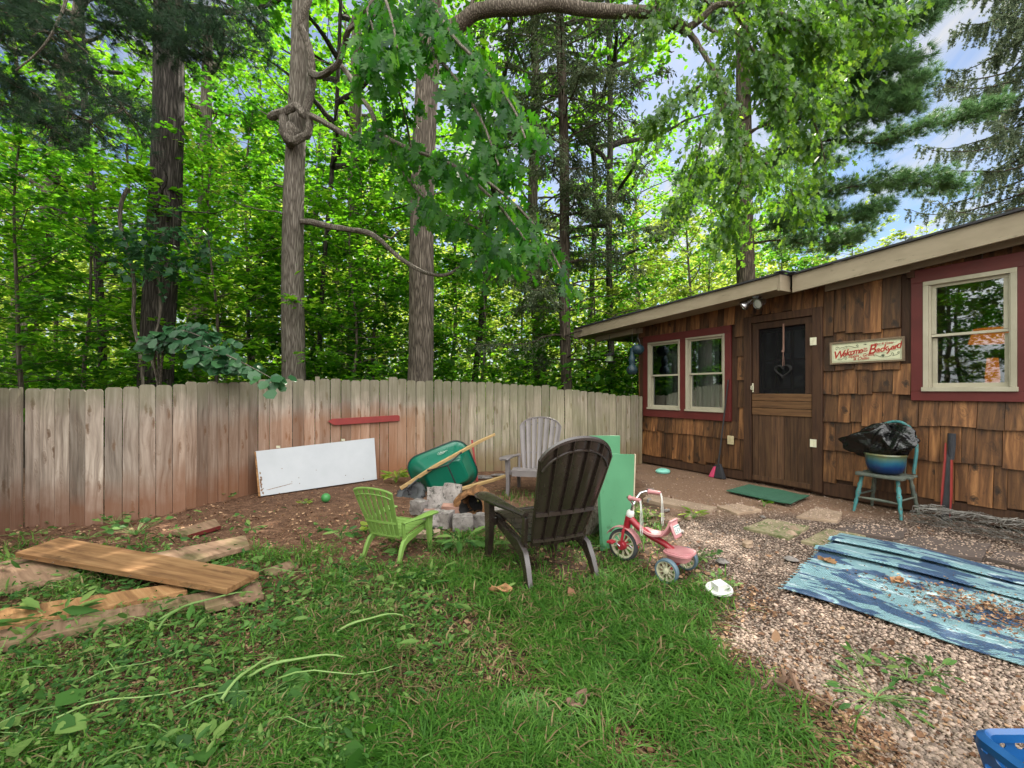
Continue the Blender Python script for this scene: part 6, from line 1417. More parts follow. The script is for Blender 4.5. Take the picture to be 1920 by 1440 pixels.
# vines climbing it: things of their own
vn = MB(); vr = np.random.default_rng(5)
vpts = [[(240, 352, 7.3), (228, 380, 7.3), (226, 425, 7.3), (243, 480, 7.3), (252, 540, 7.4), (250, 600, 7.45), (262, 660, 7.5), (270, 735, 7.5)], [(286, 440, 7.45), (290, 470, 7.45), (298, 530, 7.5), (300, 590, 7.5), (286, 640, 7.45), (268, 672, 7.4), (258, 690, 7.4)], [(290, 640, 7.45), (282, 668, 7.4), (292, 700, 7.4), (296, 730, 7.4)]]
vroot = thing('climbing_vine', 'pale twisting bare vine stems climbing the dark trunk', 'vine', P(266, 735, 7.5))
for i, v in enumerate(vpts): limb(vn, [P(*q) for q in v], [.03, .026] if i == 0 else [.022, .012], 7, .3)
vn.build('stem', M['bark_grey'], vroot, world=True)
lv = [P(345, 430, 7.2), P(300, 470, 7.1), P(250, 455, 7.1), P(330, 500, 7.2), P(375, 480, 7.3), P(270, 495, 7.0), P(305, 430, 7.2)]
Ps = np.array([tuple(q+Vector((vr.normal(0, .2), vr.normal(0, .12), vr.normal(0, .12)))) for q in lv for _ in range(9)]); Dd = unit(vr.normal(0, 1, Ps.shape)*[1, .6, .3]+[0, -.4, -.1])
pos, Y, Z, sz, idx = leaves_on(Ps, Dd, np.full(len(Ps), .35), 7, .12, vr, .4, .5)
o_ = leaf_mesh('foliage', MAPLE, pos, Y, Z, sz, M['leaf_round'], vr, vroot, idx); o_.location = -vroot.location
# T2 knotted trunk with oak boughs reaching over the yard
root, tk, path, r0, base, rng = big_trunk('oak_tree', 'pale grey straight trunk with a knotted burl and oak boughs over the yard', 547, 560, 8.3, 45, M['bark_grey'], 15, 2, .042)

def LP(l, Y0, Y1): return [P(x, y, lerp(Y0, Y1, i/(len(l)-1)))-base for i, (x, y) in enumerate(l)]
limb(tk, LP([(572, 214), (584, 167), (584, 133), (583, 105), (574, 72), (563, 42), (579, 0), (585, -60)], 8.1, 7.6), [.075, .05], 9)
limb(tk, LP([(584, 137), (597, 142), (613, 136), (635, 117), (647, 78), (655, 55), (690, 10)], 7.9, 6.6), [.06, .035], 8)
l3 = limb(tk, LP([(635, 118), (658, 147), (674, 180), (694, 205), (716, 250), (770, 280), (850, 310), (930, 380), (985, 450)], 7.5, 5.0), [.045, .012], 8)
l4 = limb(tk, LP([(570, 216), (588, 219), (624, 239), (658, 258), (700, 275), (760, 272), (830, 300), (900, 330), (1000, 420), (1070, 540)], 8.1, 5.9), [.055, .012], 8)
limb(tk, LP([(509, 219), (518, 214), (530, 211), (545, 203), (556, 199), (566, 214), (572, 216)], 7.95, 7.9), [.075, .06], 9, .3); limb(tk, LP([(530, 214), (533, 240), (538, 259), (552, 264), (566, 257), (578, 250), (581, 230), (580, 214)], 7.95, 7.95), [.08, .06], 9, .35)
tk.blob(P(545, 250, 8.05)-base, (.20, .12, .22), n=8, jit=.25, r=.5); tk.blob(P(508, 219, 7.95)-base, (.07, .06, .06), n=6, r=.5)
l5 = limb(tk, LP([(566, 415), (585, 417), (620, 425), (665, 432), (692, 437), (715, 452), (745, 480), (775, 500), (803, 513), (838, 515), (868, 497), (900, 488), (960, 470)], 8.2, 7.0), [.058, .014], 8)
limb(tk, LP([(720, 442), (735, 446), (750, 432), (775, 428)], 7.9, 7.7), [.025, .008], 6); limb(tk, LP([(545, 560), (552, 556), (556, 566)], 8.05, 8.0), [.05, .05], 8)
la_ = limb(tk, LP([(655, 55), (700, 30), (770, 60), (840, 130), (900, 220), (935, 310)], 6.8, 4.7), [.035, .01], 7)
lb_ = limb(tk, LP([(690, 10), (740, -30), (800, 0), (850, 70), (900, 120), (960, 200), (985, 260)], 6.5, 4.6), [.035, .01], 7)
lc_ = limb(tk, LP([(716, 250), (760, 330), (830, 400), (900, 430), (940, 480)], 6.6, 5.4), [.025, .008], 6)
ld_ = limb(tk, LP([(585, -60), (640, -80), (700, -40), (730, 20), (745, 90)], 7.6, 5.0), [.04, .01], 7)
le_ = limb(tk, LP([(770, 275), (760, 220), (740, 150), (700, 90)], 6.5, 6.0), [.02, .008], 6)
lf_ = limb(tk, LP([(740, -30), (690, 10), (700, 60), (690, 120)], 5.6, 5.2), [.02, .008], 6)
dead_twigs(tk, path, r0, 6, 4, 9, rng, .7)
Ps, Ds, Ls = [], [], []
for pt_, m_, t0_ in ((l3, 36, .35), (l4, 46, .35), (la_, 48, .25), (lb_, 50, .25), (lc_, 28, .3), (ld_, 26, .5), (le_, 22, .2), (l5, 10, .8), (lf_, 14, .3)):
    a_, b_, c_ = twigs_on(pt_, m_, .40, rng, t0_, .35, (.4, 1.6)); b_ = unit(b_+np.array([0, 0, -.25])); Ps.append(a_); Ds.append(b_); Ls.append(c_)
pos, Y, Z, sz, idx = leaves_on(np.concatenate(Ps), np.concatenate(Ds), np.concatenate(Ls), 9, .18, rng, .5, .55, .06)
Y = Y*np.array([.9, .9, 1])+np.array([0, 0, -.75]); Z = Z*.5+rng.normal(0, .8, Z.shape)+np.array([0, -.3, .2])
cr = leaf_mesh('crown', OAK, pos, Y, Z, sz, M['leaf_oak'], rng, root, idx)
a0_, a1_, a2_, a3_, a4_ = crown_above(root, tk, path, 8.5, 15, 3.8, 20, 12, 11, .17, None, rng)
tk.build('trunk', M['bark_grey'], root); leaf_mesh('upper_crown', LEAF, a0_, a1_, a2_, a3_, M['leaf_mid'], rng, root, a4_)
# T3 furrowed oak with the long arching limb
root, tk, path, r0, base, rng = big_trunk('oak_tree', 'furrowed oak trunk above the wheelbarrow with a long limb arching right', 781, 806, 8.6, 49, M['bark_oak'], 15, 3)
A1 = limb(tk, LP([(806, 62), (835, 58), (862, 45), (890, 24), (930, 16), (985, 14), (1040, 8), (1100, 18), (1160, 22), (1225, 24), (1262, 42), (1288, 56)], 8.55, 7.6), [.15, .085], 14, .12)
A2 = limb(tk, LP([(1286, 55), (1315, 35), (1340, 12), (1372, 8), (1430, 18), (1500, 40), (1560, 90)], 7.6, 7.2), [.065, .02], 8)
A3 = limb(tk, LP([(1288, 56), (1305, 78), (1322, 105), (1340, 135), (1365, 190), (1385, 260), (1390, 330)], 7.6, 7.0), [.05, .012], 8)
A4 = limb(tk, LP([(1318, 45), (1345, 62), (1375, 58), (1410, 90), (1450, 150), (1480, 230)], 7.5, 7.2), [.03, .01], 7)
A5 = limb(tk, LP([(1235, 22), (1232, -10), (1260, -60)], 7.7, 7.5), [.04, .03], 7); A6 = limb(tk, LP([(880, 28), (890, -10), (905, -40)], 8.4, 8.3), [.04, .03], 7)
A7 = limb(tk, LP([(1430, 18), (1500, -10), (1590, 10), (1660, 60)], 7.4, 7.6), [.03, .01], 7)
A8 = limb(tk, LP([(1262, -60), (1300, -80), (1360, -40), (1420, -30), (1500, -50)], 7.6, 7.4), [.03, .01], 7)
dead_twigs(tk, path, r0, 5, 4, 8, rng, .6)
AX = [limb(tk, LP(l, y0, y1), [.028, .008], 6) for l, y0, y1 in (([(1372, 8), (1400, 60), (1460, 110), (1540, 140), (1590, 200)], 7.4, 7.8), ([(1340, 135), (1300, 170), (1260, 190), (1220, 240)], 7.3, 7.4), ([(1385, 260), (1430, 300), (1480, 350), (1500, 410)], 7.0, 7.8), ([(1390, 330), (1370, 390), (1350, 440)], 7.0, 7.3), ([(1430, 18), (1480, 60), (1560, 60), (1640, 50), (1690, 20)], 7.3, 7.7), ([(1365, 190), (1320, 250), (1300, 320), (1270, 380)], 7.1, 7.5), ([(1450, 150), (1510, 200), (1540, 270), (1550, 330)], 7.2, 7.8), ([(1340, 12), (1300, -10), (1250, 0), (1215, 60)], 7.5, 7.3))]
Ps, Ds, Ls = [], [], []
for pt_ in AX: a_, b_, c_ = twigs_on(pt_, 44, .62, rng, .1, .5, (.4, 1.6)); b_ = unit(b_+np.array([0, 0, -.2])); Ps.append(a_); Ds.append(b_); Ls.append(c_)
for pt_, m_, t0_ in ((A2, 80, .3), (A3, 80, .25), (A4, 75, .1), (A7, 60, .2), (A8, 50, .2), (A1, 8, .75), (A5, 8, .5)):
    a_, b_, c_ = twigs_on(pt_, m_, .62, rng, t0_, .5, (.4, 1.6)); b_ = unit(b_+np.array([0, 0, -.2])); Ps.append(a_); Ds.append(b_); Ls.append(c_)
pos, Y, Z, sz, idx = leaves_on(np.concatenate(Ps), np.concatenate(Ds), np.concatenate(Ls), 12, .125, rng, .5, .6, .07); Y = Y+np.array([0, 0, -.6]); Z = Z*.6+rng.normal(0, .6, Z.shape)
leaf_mesh('crown', OAK, pos, Y, Z, sz, leafmat('oak_leaf_bright', (.028, .075, .02), (.06, .135, .025), (.12, .21, .04), .45, .5, .42, ((.08, .22, .015), (.17, .38, .02), (.33, .52, .04))), rng, root, idx)
a0_, a1_, a2_, a3_, a4_ = crown_above(root, tk, path, 8.8, 15, 4.0, 22, 13, 12, .17, None, rng)
tk.build('trunk', M['bark_oak'], root); leaf_mesh('upper_crown', LEAF, a0_, a1_, a2_, a3_, M['leaf_maple'], rng, root, a4_)
# slimmer bare trunks further back
for (x0, x1, Y_, w_, bm_, nm, lb, sd_) in ((664, 668, 13.5, 30, 'bark_far', 'forest_tree', 'mottled dim trunk midway between the knotted and the oak trunk', 21), (372, 392, 14, 26, 'bark_far', 'forest_tree', 'slender dim trunk right of the dark ridged trunk', 22), (20, 150, 13, 28, 'bark_far', 'forest_tree', 'slanting grey trunk at the far left', 23),
                                        (590, 640, 10.5, 9, 'bark_dark', 'sapling', 'thin dark sapling stem right of the knotted trunk', 24), (1147, 1140, 11.5, 13, 'bark_dark', 'forest_tree', 'dark trunk seen behind the bird feeder', 25), (1103, 1120, 12.5, 9, 'bark_dark', 'sapling', 'thin stem between hemlock and bird feeder', 26),
                                        (880, 960, 12, 12, 'bark_dark', 'sapling', 'leaning thin trunk right of the furrowed oak trunk', 27), (200, 150, 11.5, 14, 'bark_dark', 'sapling', 'thin dark stem left of the dark ridged trunk', 28)):
    root, tk, path, r0, base, rng = big_trunk(nm, lb, x0, x1, Y_, w_, M[bm_], 13, sd_)
    a0_, a1_, a2_, a3_, a4_ = crown_above(root, tk, path, 4.5, 13, 2.4, 14, 10, 11, .13, None, rng)
    tk.build('trunk', M[bm_], root); leaf_mesh('crown', LEAF, a0_, a1_, a2_, a3_, M['leaf_maple'], rng, root, a4_)

# ------------------------------------------------------------------ conifers
def needle_tufts(pos, dirs, n, ln, wd, rng, cone=.7):
    m_ = len(pos); D = unit(dirs)[:, None]+rng.normal(0, cone, (m_, n, 3)); D = unit(D.reshape(-1, 3)); p = np.repeat(pos, n, 0)+D*.01
    X = unit(np.cross(D, rng.normal(0, 1, D.shape))); Zn = np.cross(X, D); L_ = ln*rng.uniform(.7, 1.15, len(p)); r = np.clip(np.repeat(rng.random(m_), n)*.6+rng.random(len(p))*.4, 0, 1)
    V = np.stack([p-X*wd/2, p+X*wd/2, p+D*L_[:, None]], 1).reshape(-1, 3); Fc = np.arange(len(p)*3).reshape(-1, 3)
    return V, Fc, np.repeat(r, 3)
def bough(tk, path, r_, nb, bl, ntuft, rng, tufts, flat=.2, up_=.15):
    """pine bough: side branchlets carrying tufts"""
    tk.tube(path, [lerp(r_, r_*.3, i/(len(path)-1)) for i in range(len(path))], 6, r=.5)
    P0, D, L = twigs_on(path, nb, bl, rng, .12, flat, (.5, 1.2))
    for p, d, l in zip(P0, D, L):
        e = p+d*l+np.array([0, 0, up_*l]); tk.tube([Vector(p), Vector((p+e)/2+[0, 0, -.02]), Vector(e)], [.010, .007, .004], 4, r=.5)
        t_ = .25+.75*rng.random(ntuft)[:, None]; q_ = p+(e-p)*t_+rng.normal(0, .10, (ntuft, 3)); tufts.append((q_, np.repeat((d+np.array([0, 0, .35]))[None], ntuft, 0)+rng.normal(0, .45, (ntuft, 3))))
# white pine behind the cabin
root, tk, path, r0, base, rng = big_trunk('white_pine', 'white pine with soft feathery boughs behind the cabin roof', 1402, 1390, 12.5, 35, M['bark_pine'], 16, 31); tufts = []
BO = [([(1392, 225), (1480, 150), (1580, 120), (1660, 70), (1720, 30), (1790, -5)], 12.3, 10.5, 60), ([(1395, 260), (1490, 190), (1580, 175), (1660, 170), (1725, 150)], 12.3, 10.8, 60), ([(1395, 250), (1500, 215), (1580, 225), (1640, 215)], 12.2, 10.6, 45),
      ([(1395, 120), (1480, 60), (1560, 40), (1640, 20), (1700, -20)], 12.3, 11, 50), ([(1395, 300), (1480, 275), (1570, 262), (1640, 268), (1720, 240), (1800, 222), (1850, 210)], 12.4, 11.2, 60),
      ([(1396, 300), (1340, 330), (1290, 380), (1240, 440)], 12.3, 11.5, 28), ([(1398, 400), (1500, 370), (1600, 350), (1700, 345), (1790, 355)], 12.5, 12, 60), ([(1398, 440), (1480, 420), (1560, 410), (1640, 400)], 12.3, 11.6, 46), ([(1398, 460), (1460, 450), (1540, 460), (1620, 440)], 12.6, 12.4, 36),
      ([(1392, 40), (1330, 10), (1270, -30)], 12.3, 11.8, 22), ([(1395, 180), (1450, 130), (1520, 110), (1600, 95), (1640, 120)], 12.3, 10.3, 50), ([(1396, 350), (1350, 330), (1320, 350), (1280, 340)], 12.3, 13, 20), ([(1395, -30), (1480, -60), (1600, -70)], 12.4, 11, 30), ([(1450, 150), (1540, 90), (1610, 60), (1680, 60), (1740, 30)], 11.8, 10.2, 52), ([(1450, 200), (1550, 150), (1640, 130), (1700, 110)], 11.8, 10.0, 50), ([(1460, 240), (1560, 200), (1650, 190), (1710, 200)], 11.8, 10.4, 46), ([(1450, 110), (1520, 50), (1600, 20), (1650, -20)], 11.8, 10.4, 44), ([(1396, 350), (1440, 310), (1500, 300), (1560, 310)], 12.4, 13.4, 36)]
for l, y0, y1, nb in BO: bough(tk, limb(MB(), LP(l, y0, y1), .03), .035, int(nb*1.4), .62, 11, rng, tufts)
tk.build('trunk', M['bark_pine'], root); tpz = np.concatenate([a for a, b in tufts]); tdz = np.concatenate([b for a, b in tufts])
V, Fc, R = needle_tufts(tpz, tdz, 34, .17, .0095, rng, .6); np_mesh('crown', V, Fc, R, M['needle'], root, False)
# dark pine leaning in from the upper left
root, tk, path, r0, base, rng = big_trunk('dark_pine', 'dark pine whose drooping needle boughs hang in at the upper left corner', -260, -240, 6.5, 60, M['bark_pine'], 12, 32); tufts = []
BO = [([(-250, -80), (-100, 20), (20, 60), (120, 110), (200, 165), (240, 215)], 6.5, 5.2, 46), ([(-250, 20), (-80, 90), (20, 150), (100, 195), (180, 235)], 6.5, 5.4, 44), ([(-250, -180), (-60, -60), (80, 10), (180, 40), (300, 60), (420, 70)], 6.4, 5.4, 60), ([(-250, -220), (0, -110), (150, -60), (280, -10), (380, 30), (450, 90)], 6.4, 5.6, 60),
      ([(-250, 60), (-100, 130), (0, 190), (60, 215), (110, 250)], 6.5, 5.6, 34), ([(-200, -220), (100, -120), (250, -80), (340, -30), (430, 10), (480, 50)], 6.2, 5.8, 44), ([(-240, -60), (-60, 0), (40, 20), (90, 60), (130, 60)], 6.4, 5.0, 34), ([(80, -70), (200, -20), (260, 20), (320, 70), (350, 80)], 5.9, 5.5, 34)]
for l, y0, y1, nb in BO: bough(tk, limb(MB(), LP(l, y0, y1), .03), .022, int(nb*1.4), .38, 8, rng, tufts, .3, -.35)
tk.build('trunk', M['bark_pine'], root); tpz = np.concatenate([a for a, b in tufts]); tdz = np.concatenate([b for a, b in tufts])+np.array([0, 0, -.5])
V, Fc, R = needle_tufts(tpz, tdz, 34, .14, .0042, rng, .5); np_mesh('crown', V, Fc, R, M['needle_dark'], root, False)
br_ = MB(); limb(br_, [P(x, y, 5.2) for x, y in ((136, -60), (124, 0), (104, 50), (85, 82), (60, 108), (30, 132))], [.018, .008], 7); o_ = br_.build('dead_branch', M['bark_grey']); tag(o_, 'bare pale dead branch hanging at the upper left', 'branch')
# hemlock
root, tk, path, r0, base, rng = big_trunk('hemlock_tree', 'slim hemlock with fine olive-grey drooping twigs left of the cabin', 1066, 1050, 9.5, 21, M['bark_pine'], 14, 33); Ps, Ds, Ls = [], [], []
for i in range(96):
    h = lerp(2.0, 11.5, i/95); c = min(path, key=lambda p: abs(p.z-h)); az = i*2.4+rng.random()*.7; R_ = lerp(2.6, 1.8, i/95)*rng.uniform(.5, 1.1); lo_ = h < 4
    if lo_: R_ *= .8; 
    e = c+Vector((math.cos(az)*R_, math.sin(az)*R_*.8, R_*rng.uniform(-.25, .35))); pt_ = wobble(c, e, 7, .05, rng, -.03); tk.tube(pt_, [.022*(1-.8*q/7) for q in range(8)], 5, r=.5)
    if (lo_ and rng.random() < .45) or (h < 3.6 and e.x > c.x): continue
    a_, b_, c_ = twigs_on(pt_, 28, .42, rng, .15, .3); Ps.append(a_); Ds.append(b_); Ls.append(c_)
tk.build('trunk', M['bark_pine'], root)
pos, Y, Z, sz, idx = leaves_on(np.concatenate(Ps), np.concatenate(Ds), np.concatenate(Ls), 26, .075, rng, .6, .6, .035)
leaf_mesh('crown', LONG, pos, Y, Z, sz*1.1, M['hemlock'], rng, root, idx, smooth=False)
# spruce at the right edge
root, tk, path, r0, base, rng = big_trunk('spruce_tree', 'blue-grey spruce with hanging twigs at the right edge above the roof', 1950, 1942, 16, 40, M['bark_pine'], 19, 34); NP, ND = [], []
for i in range(96):
    h = lerp(5.5, 18.5, i/95); c = min(path, key=lambda p: abs(p.z-h)); az = i*2.4+rng.random()*.6; R_ = lerp(4.2, 1.4, (i/95)**1.2)*rng.uniform(.75, 1.1)
    e = c+Vector((math.cos(az)*R_, math.sin(az)*R_, -R_*.05)); pt_ = wobble(c, e, 9, .02, rng, .10); pt_[-1].z += .12; tk.tube(pt_, [.04*(1-.8*q/9) for q in range(10)], 5, r=.5)
    P0, D, L = twigs_on(pt_, 42, .75, rng, .12, .1, (.3, 1.5))
    hang_ = rng.random(len(P0)) < .75; D = unit(D*np.where(hang_, .35, .9)[:, None]+np.array([0, 0, -1])*np.where(hang_, 1.0, .15)[:, None]); L = L*np.where(hang_, 1, .55)
    for p, d, l in zip(P0, D, L):
        m_ = int(l*46)+4; t_ = rng.random(m_)[:, None]; NP.append(p+d*l*t_+rng.normal(0, .012, (m_, 3))); ND.append(d*.6+rng.normal(0, .8, (m_, 3)))
tk.build('trunk', M['bark_pine'], root)
V, Fc, R = needle_tufts(np.concatenate(NP), np.concatenate(ND), 4, .075, .028, rng, .5); np_mesh('crown', V, Fc, R, M['spruce'], root, False)

# ------------------------------------------------------------------ low growth beyond the fence and far woods
rb = np.random.default_rng(50)
rroot = thing('redbud_branch', 'redbud shrub reaching over the fence with broad round blue-green leaves', 'shrub', (gx_(300, 6.9), 6.9, 0)); tk = MB(); bse = rroot.location
RBP = [[(300, 735, 6.9), (300, 640, 6.6), (345, 640, 6.0), (400, 655, 5.6), (455, 680, 5.3), (515, 712, 5.1)], [(300, 735, 6.9), (290, 660, 6.6), (330, 620, 6.2), (380, 632, 5.9)], [(345, 640, 6.0), (390, 672, 5.7), (440, 690, 5.5)], [(300, 735, 6.9), (310, 640, 6.5), (350, 610, 6.3), (420, 640, 6.0)]]
Ps, Ds, Ls = [], [], []
for i, q in enumerate(RBP):
    pt_ = limb(tk, [P(*a)-bse for a in q], [.018, .004], 6); a_, b_, c_ = twigs_on(pt_, 24, .20, rb, .3, .3); Ps.append(a_); Ds.append(b_); Ls.append(c_)
tk.build('stem', M['bark_grey'], rroot); pos, Y, Z, sz, idx = leaves_on(np.concatenate(Ps), np.concatenate(Ds), np.concatenate(Ls), 4, .13, rb, .5, .5, .03); Z = Z+np.array([0, -.7, 0])
leaf_mesh('foliage', ROUND, pos, Y, Z, sz, M['leaf_round'], rb, rroot, idx)
# undergrowth just beyond the fence
n = 60000; u = rb.random(n); px = -150+1450*u; Yd = rb.uniform(8.8, 20, n); x = (px-CX)/F*Yd; z = np.abs(rb.normal(0, 1.0, n))+.1; z *= (.5+1.1*fnoise(x*.7, Yd*.7+4))
pos = np.stack([x, Yd, z], 1); Y = rb.normal(0, 1, (n, 3))*[1, 1, .4]; Z = np.array([0, -.2, 1])+rb.normal(0, .5, (n, 3))
tag(leaf_mesh('undergrowth', LEAF, pos, Y, Z, .15*rb.uniform(.6, 1.3, n), M['leaf_maple'], rb), kind='stuff')
# far woods reading as one mass, sunlight put into their yellower leaf colour
n = 70000; px = rb.uniform(-500, 2150, n); Yd = rb.uniform(24, 34, n); x = (px-CX)/F*Yd; ztop = np.interp(px, [-500, 900, 1100, 1400, 1600, 1800, 2150], [11, 11, 9, 10, 9, 8, 10])*(.75+.5*fnoise(px*.008, Yd*.2))
z = ztop*rb.random(n)**.85; pos = np.stack([x, Yd, z], 1)+rb.normal(0, .3, (n, 3))
tone = fnoise(x*.5+z*.4, Yd*.5+z*.6)
tag(leaf_mesh('far_woods', LEAF, pos, rb.normal(0, 1, (n, 3)), rb.normal(0, .7, (n, 3))+[0, 0, 1], .36*rb.uniform(.6, 1.3, n), M['leaf_yellow'], rb, tone=np.clip((tone-.2)*1.6, 0, 1)), kind='stuff')

# ------------------------------------------------------------------ lawn, weeds, litter, gravel
def ground_zn(x, y): return ground_z(x, y)*np.clip((9-np.abs(x))/2, 0, 1)-.012
def view_sample(n, rng, y0=1.35, y1=8.5, pw=1.0):
    """points on the ground inside a wide wedge in front of the yard edge, denser near"""
    Y = 1/(1/y1+(1/y0-1/y1)*rng.random(n)**pw); X = (rng.random(n)*2-1)*1.30*Y; return X, Y
def edge_r(x, y): return x-(.95+.15*y)+(fnoise(x*1.6+3, y*1.6)-.5)*.9       # >0 on the gravel
def lawn(x, y):
    d = np.clip(-edge_r(x, y)*2.2, 0, 1)
    left = np.clip((x-np.interp(y, [1.5, 3, 4, 5, 7], [-1.6, -1.3, -1.25, -.75, -.5])+(fnoise(x*1.3+9, y*1.3+2)-.5)*1.3)*1.4, 0, 1)
    far = np.clip((6.3-y+(fnoise(x*2, y*2+8)-.5)*1.0)*1.1, 0, 1)
    pit = np.clip((np.hypot((x+.62), (y-4.95)*1.1)-.55)*3, 0, 1); patch = np.clip((fnoise(x*2.4+31, y*2.4+17)-.38)*4.5, .10, 1)*np.clip((fnoise(x*7+11, y*7+3)-.22)*4, .15, 1)
    left = np.maximum(left, .60*np.clip((4.2-y)*1.5, 0, 1)*np.clip((fnoise(x*3+80, y*3+21)-.35)*4, 0, 1))
    return d*left*far*pit*patch
rg = np.random.default_rng(77)
N = 560000; x, y = view_sample(N, rg, 1.35, 6.8); k = rg.random(N) < lawn(x, y)*np.clip(1.25-.08*y, .3, 1)*.62; x, y = x[k], y[k]; n = len(x); print('GRASS', n)
z = ground_zn(x, y); hgt = rg.uniform(.03, .10, n)*(.55+.9*fnoise(x*3, y*3)); az = rg.uniform(0, 2*np.pi, n)+2*fnoise(x*2, y*2); bend = rg.uniform(.3, 1.5, n)
dx_, dy_ = np.cos(az), np.sin(az); wd = rg.uniform(.0016, .0040, n)*(1+.10*y); sx_, sy_ = -dy_*wd, dx_*wd; b = np.stack([x, y, z], 1); S_ = np.stack([sx_, sy_, 0*z], 1); Dh = np.stack([dx_, dy_, 0*z], 1)
m1 = b+Dh*(hgt*bend*.25)[:, None]+UP*(hgt*.55)[:, None]; m2 = b+Dh*(hgt*bend*.85)[:, None]+UP*(hgt*.85*np.clip(1.1-.25*bend, .5, 1))[:, None]; tip = b+Dh*(hgt*bend*1.5)[:, None]+UP*(hgt*np.clip(1.0-.38*bend, .25, 1))[:, None]
V = np.stack([b-S_, b+S_, m1+S_*.9, m1-S_*.9, m2+S_*.6, m2-S_*.6, tip+S_*.1, tip-S_*.1], 1).reshape(-1, 3); q = (np.arange(n)*8)[:, None]
Fc = np.concatenate([q+[0, 1, 2, 3], q+[3, 2, 4, 5], q+[5, 4, 6, 7]]); r = np.clip(fnoise(x*1.7+5, y*1.7)*.5+rg.random(n)*.6, 0, 1)
dry = rg.random(n) < .10+.30*np.clip(fnoise(x*1.9+50, y*1.9+20)-.45, 0, 1)*3; mi = np.tile(dry.astype(int), 3)
tag(np_mesh('grass', V, Fc, np.repeat(r, 8), [M['grass'], M['thatch']], mi=mi), kind='stuff')
# clover-like small leaves among the grass
n0 = 60000; x, y = view_sample(n0, rg, 1.4, 6.5); k = rg.random(n0) < np.clip(lawn(x, y)*.25+.0, 0, 1)*np.clip((fnoise(x*1.5+60, y*1.5)-.35)*3, 0, 1); x, y = x[k], y[k]; n = len(x)
pos = np.stack([x, y, ground_zn(x, y)+rg.uniform(.015, .05, n)], 1); tag(leaf_mesh('clover', ROUND, pos, rg.normal(0, 1, (n, 3))*[1, 1, .2], rg.normal(0, .3, (n, 3))+[0, -.1, 1], rg.uniform(.012, .028, n), M['weed'], rg), kind='stuff')
# cut weeds over the left of the yard
def weedy(x, y):
    a = np.clip((-.55-x+(fnoise(x*1.2+2, y*1.2+6)-.5)*1.6)*1.3, 0, 1)*np.clip((4.35-y+(fnoise(x*1.8+12, y*1.8)-.5)*1.7)*1.3, 0, 1)
    b = np.clip((fnoise(x*2.2+70, y*2.2+11)-.42)*5, 0, 1)*np.clip((5.4-y)*1, 0, 1)*np.clip((1.0-x)*1, 0, 1)*.28
    return np.clip(a*(.35+1.1*np.clip((fnoise(x*2.6+40, y*2.6+44)-.3)*2.5, 0, 1))+b, 0, 1)
n0 = 150000; x, y = view_sample(n0, rg, 1.35, 6.0); k = rg.random(n0) < weedy(x, y)*.40; x, y = x[k], y[k]; n = len(x); print('WEEDS', n)
hz = np.zeros(n)
pos = np.stack([x, y, ground_zn(x, y)+.012+np.abs(rg.normal(0, .028, n))+.045*np.clip(fnoise(x*3+3, y*3)-.3, 0, 1)], 1); Yv = rg.normal(0, 1, (n, 3))*[1, 1, .35]; Zv = rg.normal(0, .55, (n, 3))+[0, 0, 1]
h1 = rg.random(n) < .45
tag(leaf_mesh('cut_weeds', LEAF, pos[h1], Yv[h1], Zv[h1], (.010+rg.gamma(2, .0075, h1.sum()))*np.clip(y[h1]/3, .6, 1), M['weed'], rg), kind='stuff')
tag(leaf_mesh('cut_weeds', LONG, pos[~h1], Yv[~h1], Zv[~h1], (.02+rg.gamma(2, .016, (~h1).sum()))*np.clip(y[~h1]/3, .6, 1), M['weed'], rg), kind='stuff')
ws = MB(); c_ = 0
while c_ < 45:
    X_, Y_ = view_sample(1, rg, 1.4, 4.6); X_, Y_ = float(X_[0]), float(Y_[0])
    if rg.random() > float(weedy(np.array([X_]), np.array([Y_]))[0]): continue
    a = rg.normal(.55, .7); L_ = rg.uniform(.12, .55); cv = rg.normal(0, .25); zc = .02+abs(rg.normal(0, .02))
    ws.tube([(X_+math.cos(a+cv*t_)*L_*t_, Y_+math.sin(a+cv*t_)*L_*t_, zc+.03*math.sin(t_*3.1)+.02*math.sin(t_*7+a)) for t_ in [q_/6 for q_ in range(7)]], [lerp(.0024, .001, q_/6)*(1+.8*(c_ % 11 == 0)) for q_ in range(7)], 5); c_ += 1
tag(ws.build('cut_stems', M['stem']), kind='stuff')
# brown leaf litter and bark mulch
def mulchy(x, y): return np.clip(1.0-lawn(x, y)*1.2, .03, 1)*np.where(edge_r(x, y) > .1, np.clip(.025+.30*np.clip(fnoise(x*2+90, y*2)-.45, 0, 1)*2+.3*np.clip((y-5.0)*.4, 0, 1), 0, 1), 1.0)
n0 = 150000; x, y = view_sample(n0, rg, 1.35, 9.0, .7); k = rg.random(n0) < mulchy(x, y)*.62; x, y = x[k], y[k]; n = len(x)
pos = np.stack([x, y, ground_zn(x, y)+rg.uniform(.002, .018, n)], 1); tag(leaf_mesh('leaf_litter', LEAF, pos, rg.normal(0, 1, (n, 3))*[1, 1, .25], rg.normal(0, .45, (n, 3))+[0, 0, 1], (.008+rg.gamma(2, .0065, n)*np.clip(y/3.2, .45, 1)), M['litter'], rg), kind='stuff')
